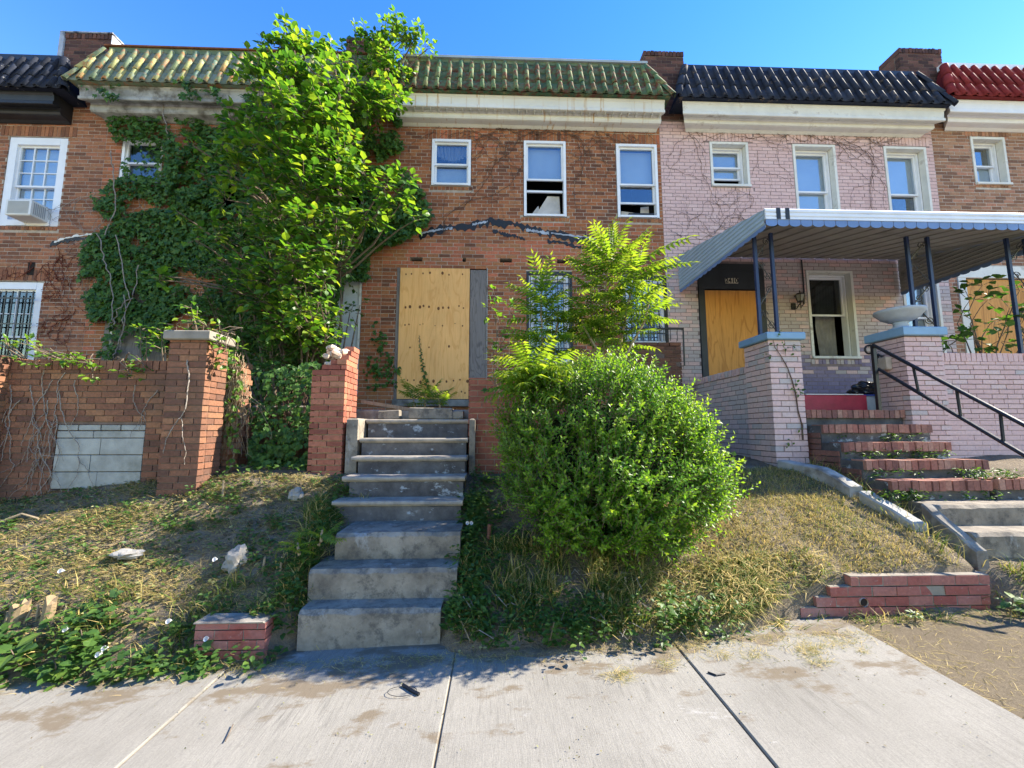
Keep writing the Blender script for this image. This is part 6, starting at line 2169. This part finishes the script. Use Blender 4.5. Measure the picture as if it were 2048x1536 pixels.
def grass(name, label, pts, L, col, lean, width=1.0, mat=m_grass, fall=0.0, kind='stuff', droop=.25):
    P = np.array(pts); n = len(P)
    az = rng.uniform(0, 2 * math.pi, n)
    el = np.clip(rng.normal(lean, .3, n), .03, 1.55)
    ax = np.stack([np.cos(az) * np.cos(el), np.sin(az) * np.cos(el) - fall, np.sin(el)], 1)
    up = np.stack([rng.normal(0, .3, n), rng.normal(-.2, .3, n), np.ones(n)], 1)
    R = frames(unit(ax), up + np.stack([-np.cos(az), -np.sin(az), np.zeros(n)], 1) * .5)
    Vt = BLV * np.array([width, 1, 1]) + np.array([0, 0, 0])
    Vt = Vt.copy(); Vt[4, 2] = -droop
    Vw = inst(Vt, R, P, np.asarray(L))
    Fw = (BLF[None] + (np.arange(n) * 5)[:, None, None]).reshape(-1, 3)
    o = link(name, np_mesh(name, Vw.reshape(-1, 3), Fw, np.repeat(np.clip(col, 0, 1), 3), mat))
    props(o, label, 'grass', kind=kind)
    return o


def spread(n, x0, x1, y0, y1, dens, lift=-.005):
    out = []
    while len(out) < n:
        X, Y = random.uniform(x0, x1), random.uniform(y0, y1)
        if random.random() < dens(X, Y):
            out.append((X, Y, grd(X, Y) + lift))
    return out


def nz(X, Y, s, o=0.0):
    return noise.fractal(Vector((X * s + o, Y * s, o)), 1, 2, 4)


def step(a, b, v):
    return min(1, max(0, (v - a) / (b - a)))


# right lawn: short, sun dried
def d_lawn(X, Y):
    if 3.9 < X < 5.3 and Y > 3.4: return .0
    m = step(.7, 1.6, X + (Y - 3.6) * .5) * (.6 + step(-.12, .25, nz(X, Y, 1.7, 3)))
    return m * step(3.45, 3.6, Y) * (1 if Y < 5.25 else 0)
pts = spread(36000, .6, 4.1, 3.4, 5.25, d_lawn)
n = len(pts)
pn = np.array([nz(p[0], p[1], 1.3, 7) for p in pts])
dryness = np.array([step(5.0, 4.5, p[1]) for p in pts])
grass('dry_lawn', 'short sun dried grass covering the bank right of the bush', pts, rng.uniform(.03, .085, n), np.where(rng.random(n) < .42 + .45 * dryness + pn * .5, rng.uniform(.55, 1.0, n), rng.uniform(.15, .5, n)), .75)
# longer straw hanging over the cut edge
pts = spread(4200, 1.2, 2.75, 3.28, 3.75, lambda X, Y: .2 + step(-.1, .3, nz(X, Y, 2.2, 1)))
n = len(pts)
grass('straw_tufts', 'long bleached grass hanging over the cut edge of the bank', pts, rng.uniform(.06, .17, n), np.where(rng.random(n) < .55, rng.uniform(.6, 1, n), rng.uniform(.1, .5, n)), .55, .75, fall=.6, droop=.4)
# green tufts in the shade below the bush
pts = spread(3200, -.30, 1.5, 3.25, 4.0, lambda X, Y: step(-.12, .25, nz(X, Y, 2.6, 5)))
n = len(pts)
grass('tall_grass', 'tall green grass growing below the bush beside the steps', pts, rng.uniform(.09, .24, n), np.where(rng.random(n) < .62, rng.uniform(0, .45, n), rng.uniform(.5, .9, n)), .95, .7)
pts = spread(1500, -1.9, -1.35, 3.4, 4.6, lambda X, Y: step(-.05, .3, nz(X, Y, 2.6, 8)))
n = len(pts)
grass('grass_tuft', 'tufts of grass along the left edge of the steps', pts, rng.uniform(.10, .26, n), np.where(rng.random(n) < .6, rng.uniform(0, .45, n), rng.uniform(.5, 1, n)), .85, .6)
# left bank: cut straw lying on the soil
def d_straw(X, Y):
    return (.3 + step(-.1, .3, nz(X * .5, Y * 2.2, 1.4, 2))) * (1 if not (-1.7 < X < -.3) else 0)
pts = spread(38000, -6.3, -1.7, 3.3, 4.95, d_straw, .006)
n = len(pts)
grass('cut_straw', 'cut dry straw and clippings lying over the left bank', pts, rng.uniform(.03, .115, n), np.where(rng.random(n) < .76, rng.uniform(.55, 1, n), rng.uniform(.05, .45, n)), .10, .55, droop=.05)
pts = spread(5200, -.4, 4.0, 3.2, 5.0, lambda X, Y: .25 + step(-.1, .3, nz(X, Y, 1.4, 4)), .006)
n = len(pts)
grass('cut_straw', 'cut dry straw scattered over the right bank', pts, rng.uniform(.05, .14, n), np.where(rng.random(n) < .7, rng.uniform(.5, 1, n), rng.uniform(.05, .45, n)), .10, .5, droop=.05)
# verge at the right edge
pts = [(X, Y, S * X - .012) for X, Y in [(random.uniform(2.75, 6), random.uniform(2.2, 3.45)) for _ in range(5200)] if random.random() < .2 + .8 * step(-.1, .3, nz(X, Y, 2.0, 6))]
n = len(pts)
grass('verge_straw', 'straw scattered over the bare verge', pts, rng.uniform(.03, .10, n), rng.uniform(.5, 1, n), .08, .5, droop=.03)
pts = spread(1500, 2.5, 6.0, 3.3, 3.62, lambda X, Y: step(.0, .3, nz(X, Y, 2.3, 9)) * (1 if X > 4.05 else .35), -.01)
n = len(pts)
grass('weed_tuft', 'green weed tufts at the foot of the right bank', pts, rng.uniform(.07, .18, n), np.where(rng.random(n) < .6, rng.uniform(.1, .45, n), rng.uniform(.5, .9, n)), .7, .8)
# straw swept onto the pavement, thick along the bank edge
pts = []
for (px_, py_, r_, c_) in ((1380, 1290, 50, 260), (1240, 1352, 36, 240), (1335, 1330, 30, 130), (1620, 1300, 36, 340), (1640, 1325, 26, 120), (1680, 1285, 34, 150), (1510, 1310, 34, 130), (1445, 1312, 20, 80), (1725, 1302, 14, 40), (1000, 1310, 60, 120)):
    for k in range(c_):
        a, b = px_ + random.gauss(0, r_ * .5), py_ + random.gauss(0, r_ * .22)
        d = _f + _r * (a - 1024) / FPX - _u * (b - 768) / FPX
        z = (S * (d[0] * 1.0) * 0 + 0.0)
        t_ = -CAMZ / d[2]
        X, Y = d[0] * t_, d[1] * t_
        t_ = -(CAMZ - S * X) / d[2]
        X, Y = d[0] * t_, d[1] * t_
        if Y < 3.3: pts.append((X, Y, S * X + .006))
for k in range(3600):
    X = random.uniform(-4.5, 2.9)
    Y = 3.22 - abs(random.gauss(0, .10)) + .03 * nz(X, 0, 3)
    pts.append((X, Y, S * X + .006))
n = len(pts)
grass('swept_straw', 'dry grass clippings swept onto the concrete pavement', pts, rng.uniform(.025, .075, n), rng.uniform(.35, 1, n), .08, .5, droop=.03)


def ground_leaves(name, label, pts, size, col, mat, tmpl, lean=.35, lift=.02, n_obj=0):
    P = np.array(pts) + np.array([0, 0, lift]); n = len(P)
    P[:, 2] += rng.uniform(0, 1, n) * lift
    az = rng.uniform(0, 2 * math.pi, n)
    ax = np.stack([np.cos(az), np.sin(az) - .3, rng.normal(lean, .35, n)], 1)
    nr = np.stack([rng.normal(.1, .35, n), rng.normal(-.35, .35, n), np.ones(n)], 1)
    Vt, Ft = tmpl
    R = frames(unit(ax), nr)
    Vw = inst(Vt, R, P, np.asarray(size))
    k = len(Vt)
    Fw = (Ft[None] + (np.arange(n) * k)[:, None, None]).reshape(-1, Ft.shape[1])
    return props(link(name, np_mesh(name, Vw.reshape(-1, 3), Fw, np.repeat(np.clip(col, 0, 1), len(Ft)), mat)), label, 'weeds', kind='stuff')


# broad leaved weeds along the pavement at the left
def weedplants(name, label, centers, nl, h, size, mat=m_leaf_weed, tmpl=(OVAL_V, OVAL_F), col=(2, 2)):
    P, A, N, Sz = [], [], [], []
    for (X, Y) in centers:
        z = grd(X, Y) if Y > 3.1 else S * X
        m = max(3, int(random.gauss(nl, nl * .25)))
        hh = h * random.uniform(.5, 1.2)
        lean = Vector((random.gauss(0, .25), random.gauss(-.25, .2), 1)).normalized()
        for k in range(m):
            a = k * 2.4 + random.uniform(-.4, .4)
            p = Vector((X, Y, z)) + lean * hh * (k + 1) / m
            d = Vector((math.cos(a), math.sin(a) - .2, random.gauss(.15, .3))).normalized()
            P.append(tuple(p + d * .015)); A.append(tuple(d)); N.append((random.gauss(.1, .25), random.gauss(-.25, .25), 1))
            Sz.append(random.uniform(*size) * (.75 + .5 * (1 - k / m)))
    n = len(P)
    Vt, Ft = tmpl
    Vw = inst(Vt, frames(unit(A), np.array(N)), np.array(P), np.array(Sz))
    Fw = (Ft[None] + (np.arange(n) * len(Vt))[:, None, None]).reshape(-1, Ft.shape[1])
    return props(link(name, np_mesh(name, Vw.reshape(-1, 3), Fw, np.repeat(rng.beta(*col, n), len(Ft)), mat)), label, 'weeds', kind='stuff')


C = []
while len(C) < 190:
    X, Y = random.uniform(-5.2, -1.62), random.uniform(3.10, 3.75)
    if random.random() < step(.3, -.15, (Y - 3.22 - max(0, (-2.2 - X)) * .10)) and not (-2.22 < X < -1.68 and 3.24 < Y < 3.45):
        C.append((X, Y))
weedplants('broadleaf_weeds', 'broad leaved green weeds spilling onto the pavement at the left', C, 9, .18, (.025, .085), col=(2.2, 2.1))
weedplants('lobed_weeds', 'lobed leaf weeds mixed among the broad leaved weeds at the left', [(x + random.gauss(0, .15), max(3.12, y + random.gauss(0, .08))) for x, y in C[:70]], 8, .16, (.04, .10), tmpl=(LOBE_V, LOBE_F), col=(2, 2.3))
pts = spread(1900, -5.2, -1.62, 3.14, 3.7, lambda X, Y: step(-.15, .3, nz(X, Y, 2.4, 31)), -.005)
n = len(pts)
grass('weed_tuft', 'grass blades growing through the weeds at the left', pts, rng.uniform(.07, .22, n), np.where(rng.random(n) < .6, rng.uniform(.05, .45, n), rng.uniform(.5, .95, n)), .8, .6)
C = []
while len(C) < 200:
    X, Y = random.uniform(-6, -1.72), random.uniform(3.4, 4.9)
    if random.random() < step(.08, .3, nz(X, Y, 1.5, 12)) + (.45 if X > -2.1 and Y < 4.2 else 0): C.append((X, Y))
weedplants('low_weeds', 'low green weeds scattered across the left bank', C, 8, .10, (.03, .055))
C = []
while len(C) < 330:
    X, Y = random.uniform(-.31, 1.3), random.uniform(3.22, 5.0)
    if random.random() < step(.7, -.1, X) * .5 + step(.12, .3, nz(X, Y, 2, 14)): C.append((X, Y))
weedplants('low_weeds', 'low green weeds between the stone steps and the bush', C, 9, .13, (.03, .06), col=(2, 2.4))
C = [(random.gauss(x, .13), random.gauss(y, .08)) for x, y, m in ((.55, 3.26, 26), (1.25, 3.30, 12), (1.45, 3.34, 22), (1.62, 3.3, 12)) for _ in range(m)]
weedplants('weed_clump', 'wilted green weed clumps at the foot of the right bank', C, 11, .20, (.03, .06), col=(2, 1.8))
C = [(random.uniform(4.1, 5.4), random.choice([5.02, 4.74, 4.46, 4.2]) - .03) for _ in range(46)] + [(random.gauss(4.75, .2), 4.75) for _ in range(16)] + [(random.gauss(5.3, .2), 4.25) for _ in range(26)] + [(random.gauss(4.2, .12), 4.15) for _ in range(20)]
P_, A_, N_, S_ = [], [], [], []
for (X, Y) in C:
    z = max([kz[i] for i in range(5) if ky[i] <= Y + .02] or [.87])
    for k in range(8):
        a = random.uniform(0, 6.28)
        P_.append((X + random.gauss(0, .03), Y + .09 + random.gauss(0, .03), z + random.uniform(0, .10))); A_.append((math.cos(a), math.sin(a) - .2, random.gauss(.3, .4))); N_.append((random.gauss(0, .3), -.3, 1)); S_.append(random.uniform(.03, .07))
n = len(P_)
Vw = inst(OVAL_V * np.array([.6, 1, 1]), frames(unit(A_), np.array(N_)), np.array(P_), np.array(S_))
Fw = (OVAL_F[None] + (np.arange(n) * 8)[:, None, None]).reshape(-1, 3)
props(link('step_weeds', np_mesh('step_weeds', Vw.reshape(-1, 3), Fw, np.repeat(rng.beta(2, 2, n), 8), m_leaf_weed)), 'green weeds sprouting from the joints of the brick steps', 'weeds', kind='stuff')
C = [(random.uniform(-1.78, -1.55), random.uniform(3.38, 4.7)) for _ in range(110)] + [(random.uniform(-.38, -.12), random.uniform(3.3, 4.6)) for _ in range(150)]
weedplants('edge_weeds', 'green weeds spilling over both edges of the stone steps', C, 9, .17, (.025, .07), col=(2, 1.9))
# leaf litter and clippings
pts = spread(5200, -6.3, -1.68, 3.3, 5.0, lambda X, Y: .35 + step(-.1, .3, nz(X, Y, 1.6, 15)), .004)
n = len(pts)
ground_leaves('leaf_litter', 'withered leaf clippings lying over the left bank', pts, rng.uniform(.02, .05, n), rng.random(n), m_leaf_dry, (OVAL_V, OVAL_F), .05, .008)
pts = spread(3600, -6.3, -1.68, 3.3, 5.0, lambda X, Y: .2 + step(-.05, .3, nz(X, Y, 1.6, 18)), .004)
n = len(pts)
ground_leaves('green_clippings', 'green leaf clippings lying over the left bank', pts, rng.uniform(.02, .05, n), rng.beta(2, 2.5, n), m_leaf_weed, (OVAL_V, OVAL_F), .05, .010)
pts = spread(2200, -.32, 2.6, 3.2, 4.2, lambda X, Y: .5, .004)
n = len(pts)
ground_leaves('leaf_litter', 'withered leaf litter on the soil right of the stone steps', pts, rng.uniform(.012, .04, n), rng.random(n), m_leaf_dry, (OVAL_V, OVAL_F), .05, .006)
pts = [(X, 5.3 + random.uniform(-.4, .6), 1.1) for X in np.linspace(-3.1, -2.25, 240)]
ground_leaves('green_clippings', 'green clippings on the shaded floor of the recess', pts, rng.uniform(.03, .07, 240), rng.beta(2, 2, 240), m_leaf_weed, (OVAL_V, OVAL_F), .1, .05)

# ================================================================== ROCKS, STUMPS, STICKS
for (px_, py_, Y, r, sq, lab) in ((592, 994, 4.62, .085, (.85, .8, 1.0), 'pale concrete chunk standing in the clippings beside the steps'), (471, 1143, 3.85, .105, (.95, .8, 1.15), 'larger broken concrete chunk on the left bank'), (258, 1098, 3.95, .10, (1.3, .8, .4), 'flat grey stone half buried in the left bank'), (700, 1035, 4.15, .05, (1, .8, .7), 'small stone in the grass left of the steps')):
    c = at(px_, py_, Y)
    z = grd(c.x, Y) + r * .35
    lump('concrete_chunk', lab, 'rock', (c.x, Y, z), r, m_rock, sq, .45, 1.3, 3, seed=px_)
for (px_, py_, Y, h, r, lab) in ((35, 1225, 3.5, .13, .055, 'short split tree stump at the far left of the bank'), (96, 1215, 3.5, .16, .035, 'taller splintered stump beside broadleaf weeds')):
    c = at(px_, py_, Y)
    z = grd(c.x, Y)
    t = thing('tree_stump', lab, 'stump')
    q = MB()
    n = 9
    vs = [(c.x + r * 1.25 * math.cos(a), Y + r * 1.25 * math.sin(a), z - .04) for a in np.linspace(0, 6.283, n, endpoint=False)] + [(c.x + r * math.cos(a) * random.uniform(.8, 1.1) + .02, Y + r * math.sin(a), z + h * random.uniform(.65, 1.15)) for a in np.linspace(0, 6.283, n, endpoint=False)] + [(c.x + .02, Y, z + h * .85)]
    q.add(vs, [(i, (i + 1) % n, n + (i + 1) % n, n + i) for i in range(n)] + [(n + i, n + (i + 1) % n, 2 * n) for i in range(n)])
    q.build('wood', m_stump, t)
    q = MB()
    for k in range(4):
        a = random.uniform(0, 6.28)
        q.tube([(c.x + .08 * math.cos(a), Y + .06 * math.sin(a), z - .02), (c.x + .10 * math.cos(a) + .02, Y + .06 * math.sin(a), z + h * random.uniform(.4, .8))], [.010, .007], 5)
    q.build('side_shoot', m_stem_pale, t)
for i, (px_, py_, Y, h, lab) in enumerate(((526, 1125, 3.75, .13, 'pale cut stem sticking up left of the steps, shorter of the two'), (562, 1115, 3.75, .15, 'pale cut stem nearer the steps, taller of the two'), (1203, 1195, 3.42, .13, 'pale cut stem standing in the soil below the bush'), (444, 1010, 4.6, .2, 'slender pale cane standing below the dry vine stub'), (1250, 1125, 3.55, .12, 'thin cut stem among the green grass below the bush'))):
    c = at(px_, py_, Y)
    z = grd(c.x, Y) - .02
    o = MB().tube([(c.x, Y, z), (c.x + random.uniform(-.01, .02), Y, z + h)], [.011, .008], 6).build('cut_stem', m_stem_pale)
    props(o, lab, 'stem')
c = at(975, 1075, 4.0)
RP_ = MB().tube([(c.x, 4.0, grd(c.x, 4.0) - .03), (c.x + .02, 3.98, grd(c.x, 4.0) + .20)], .018, 8).build('rusty_pipe', m_rustpipe)
props(RP_, 'rusty pipe stub standing in the weeds right of the stone steps', 'pipe')


def stick(name, label, pts, r, mat, cat='stick'):
    q = MB().tube([tuple(p) for p in pts], r, 5)
    return props(q.build(name, mat), label, cat)


def gp(px_, py_):
    d = _f + _r * (px_ - 1024) / FPX - _u * (py_ - 768) / FPX
    t_ = -CAMZ / d[2]
    for _ in range(3):
        t_ = -(CAMZ - S * d[0] * t_) / d[2]
    return Vector((d[0] * t_, d[1] * t_, S * d[0] * t_ + .008))


stick('stick', 'short dark stick lying on the pavement slab near the middle joint', [gp(806, 1372), gp(824, 1384), gp(838, 1391)], .011, m_black)
stick('stick', 'thin twig lying on the left pavement slab', [gp(450, 1486), gp(458, 1470), gp(466, 1452)], .003, m_stem)
stick('stick', 'small curled dark leaf stalk on the right pavement slab', [gp(1416, 1347), gp(1432, 1353), gp(1450, 1350)], .006, m_black)
a_, b_ = gp(775, 1378), gp(835, 1394)
stick('wire_loop', 'fine dark wire loop beside the stick on the pavement', [a_.lerp(b_, .5) + Vector((math.cos(t) * .09, math.sin(t) * .05, .002)) for t in np.linspace(0, 5.6, 20)], .0018, m_black, 'wire')
stick('bark_strip', 'long bare branch lying along the weeds at the pavement edge', [gp(40, 1352) + Vector((0, 0, .03)), gp(130, 1332) + Vector((0, 0, .05)), gp(190, 1328) + Vector((0, 0, .04)), gp(260, 1338) + Vector((0, 0, .02))], .010, m_stem, 'branch')
c0_, c1_ = at(10, 1025, 4.5), at(80, 1018, 4.5)
stick('bark_strip', 'curved fallen branch on the sunlit straw at the far left', [(c0_.x - .1, 4.4, grd(c0_.x, 4.4) + .02), ((c0_.x + c1_.x) / 2, 4.5, grd(c0_.x, 4.5) + .09), (c1_.x, 4.5, grd(c1_.x, 4.5) + .01)], .012, m_stem_pale, 'branch')
stick('stick', 'pale dry twig lying on the soil beside the lowest step', [at(915, 1225, 3.35), at(928, 1255, 3.3), at(940, 1282, 3.24)], .005, m_stem_pale)
q = MB()
for k in range(70):
    X, Y = random.uniform(-.25, 1.6), random.uniform(3.25, 3.7)
    z = grd(X, Y)
    a = random.uniform(0, 6.28)
    L = random.uniform(.06, .22)
    q.tube([(X, Y, z + .01), (X + math.cos(a) * L * .5, Y + math.sin(a) * L * .5, z + .04 + random.uniform(-.02, .03)), (X + math.cos(a + .4) * L, Y + math.sin(a + .4) * L, z + random.uniform(-.01, .03))], [.003, .0035, .002], 4)
props(q.build('root_litter', m_vine_grey), 'dry roots and twigs tangled on the bare soil below the bush', 'twigs', kind='stuff')
# morning glory flowers
fl = [((125, 1140), 'on the straw below the cinder blocks'), ((432, 1117), 'just left of the larger concrete chunk'), ((340, 1240), 'above the left end of the red brick stub'), ((415, 1275), 'in front of the red brick stub'),
      ((212, 1294), 'among leaves left of the red brick stub, upper of a pair'), ((200, 1306), 'among leaves left of the red brick stub, lower of a pair'), ((135, 1256), 'below the taller splintered stump'),
      ((935, 1045), 'right of the stone steps, left of a pair'), ((943, 1045), 'right of the stone steps, right of a pair')]
for ((a, b), where) in fl:
    Y = float(np.interp(b, [1040, 1100, 1200, 1300], [4.0, 3.7, 3.42, 3.2]))
    c = at(a, b, Y)
    q = MB()
    r = .016
    q.add([(c.x + r * math.cos(t), Y - .01 + r * .5 * math.sin(t) - .01, c.z + r * math.sin(t)) for t in np.linspace(0, 6.283, 10, endpoint=False)] + [(c.x, Y + .025, c.z - .012)], [(i, (i + 1) % 10, 10) for i in range(10)])
    props(q.build('bindweed_flower', m_petal), 'small white bindweed flower ' + where, 'flower', 'white bindweed flowers')

# larger leaved weeds that stand out singly
for k, (px_, py_, Y, n_, sz, h_, lab) in enumerate(((60, 1275, 3.22, 12, .13, .20, 'large leaved weed at the far left corner of the bank'), (120, 1300, 3.16, 9, .10, .14, 'large leaved weed bending over the pavement at the left'), (175, 1265, 3.3, 10, .085, .2, 'upright bright weed above the leaning weeds at the left'), (225, 1330, 3.14, 9, .07, .12, 'low weed at the pavement edge right of the big leaved weeds'), (1330, 1240, 3.26, 22, .06, .30, 'tall bright weed below the bush at the pavement edge'), (1095, 1265, 3.2, 20, .055, .22, 'wilting weed clump below the bush near the middle slab'), (2020, 1230, 3.35, 12, .09, .14, 'bright weed at the right edge beside the red brick wall'), (1830, 1235, 3.33, 10, .05, .07, 'low weed in front of the red brick retaining wall'))):
    c = at(px_, py_, Y)
    t = thing('weed_plant', lab, 'weed')
    z0 = max(grd(c.x, Y), S * c.x)
    lean = Vector((random.gauss(0, .15), -.35, 1)).normalized()
    MB().tube([(c.x, Y, z0 - .02), Vector((c.x, Y, z0)) + lean * h_], [.006, .003], 5).build('stem', m_stem, t)
    for i in range(n_):
        a = i * 2.4 + random.uniform(-.3, .3)
        p = Vector((c.x, Y, z0)) + lean * h_ * (.25 + .75 * i / n_)
        d = Vector((math.cos(a), math.sin(a) * .8 - .2, random.gauss(.1, .25))).normalized()
        R = frames(np.array([tuple(d)]), np.array([(random.gauss(.1, .2), -.3, 1)]))[0]
        key = ('weed', i % 6)
        if key not in _lm:
            _lm[key] = np_mesh('leaf', OVAL_V * np.array([1.1, 1, 1]), OVAL_F, np.full(len(OVAL_F), .35 + .1 * (i % 6)), m_leaf_weed)
        o = bpy.data.objects.new('leaf', _lm[key])
        COL.objects.link(o)
        o.parent = t
        o.matrix_world = Matrix.Translation(p + d * .02) @ Matrix(R.tolist()).to_4x4() @ Matrix.Scale(sz * random.uniform(.7, 1.15), 4)

# grit and crumbs on the slabs
pts = []
while len(pts) < 800:
    X, Y = random.uniform(-4, 2.74), random.uniform(1.9, 3.2)
    if random.random() < .12 + step(2.7, 3.2, Y) * .9 + step(.1, .35, nz(X, Y, 1.5, 21)) * .6:
        pts.append((X, Y, S * X + .003))
n = len(pts)
ground_leaves('grit', 'crumbs of soil and dead leaf scattered over the pavement slabs', pts, rng.uniform(.005, .016, n), rng.uniform(.2, 1, n), m_leaf_dry, (DIA_V, DIA_F), .02, .003)
# brown dead weeds between the kerbs
pts = spread(900, 3.85, 4.25, 3.6, 5.1, lambda X, Y: .8, -.01)
n = len(pts)
grass('dead_weeds', 'brown dead weeds standing between the kerb and the right steps', pts, rng.uniform(.08, .26, n), np.where(rng.random(n) < .6, rng.uniform(.5, .8, n), rng.uniform(0, .3, n)), .9, .5)

bpy.context.view_layer.update()
# children built in world space keep it: parents are empties at the origin, so move each empty to the base of its thing
kids = {}
for o in SC.objects:
    if o.parent is not None:
        kids.setdefault(o.parent, []).append(o)
for o in [o for o in SC.objects if o.type == 'EMPTY' and o.parent is None]:
    lo = [1e9] * 3
    hi = [-1e9] * 3
    stack = list(kids.get(o, []))
    while stack:
        k = stack.pop()
        stack += kids.get(k, [])
        if k.type == 'MESH' and len(k.data.vertices):
            for cn in k.bound_box:
                w_ = k.matrix_world @ Vector(cn)
                for i in range(3):
                    lo[i] = min(lo[i], w_[i]); hi[i] = max(hi[i], w_[i])
    if lo[0] > 1e8: continue
    base = Vector(((lo[0] + hi[0]) / 2, (lo[1] + hi[1]) / 2, lo[2]))
    o.location = base
    inv = Matrix.Translation(-base)
    for k in kids.get(o, []):
        k.matrix_parent_inverse = inv
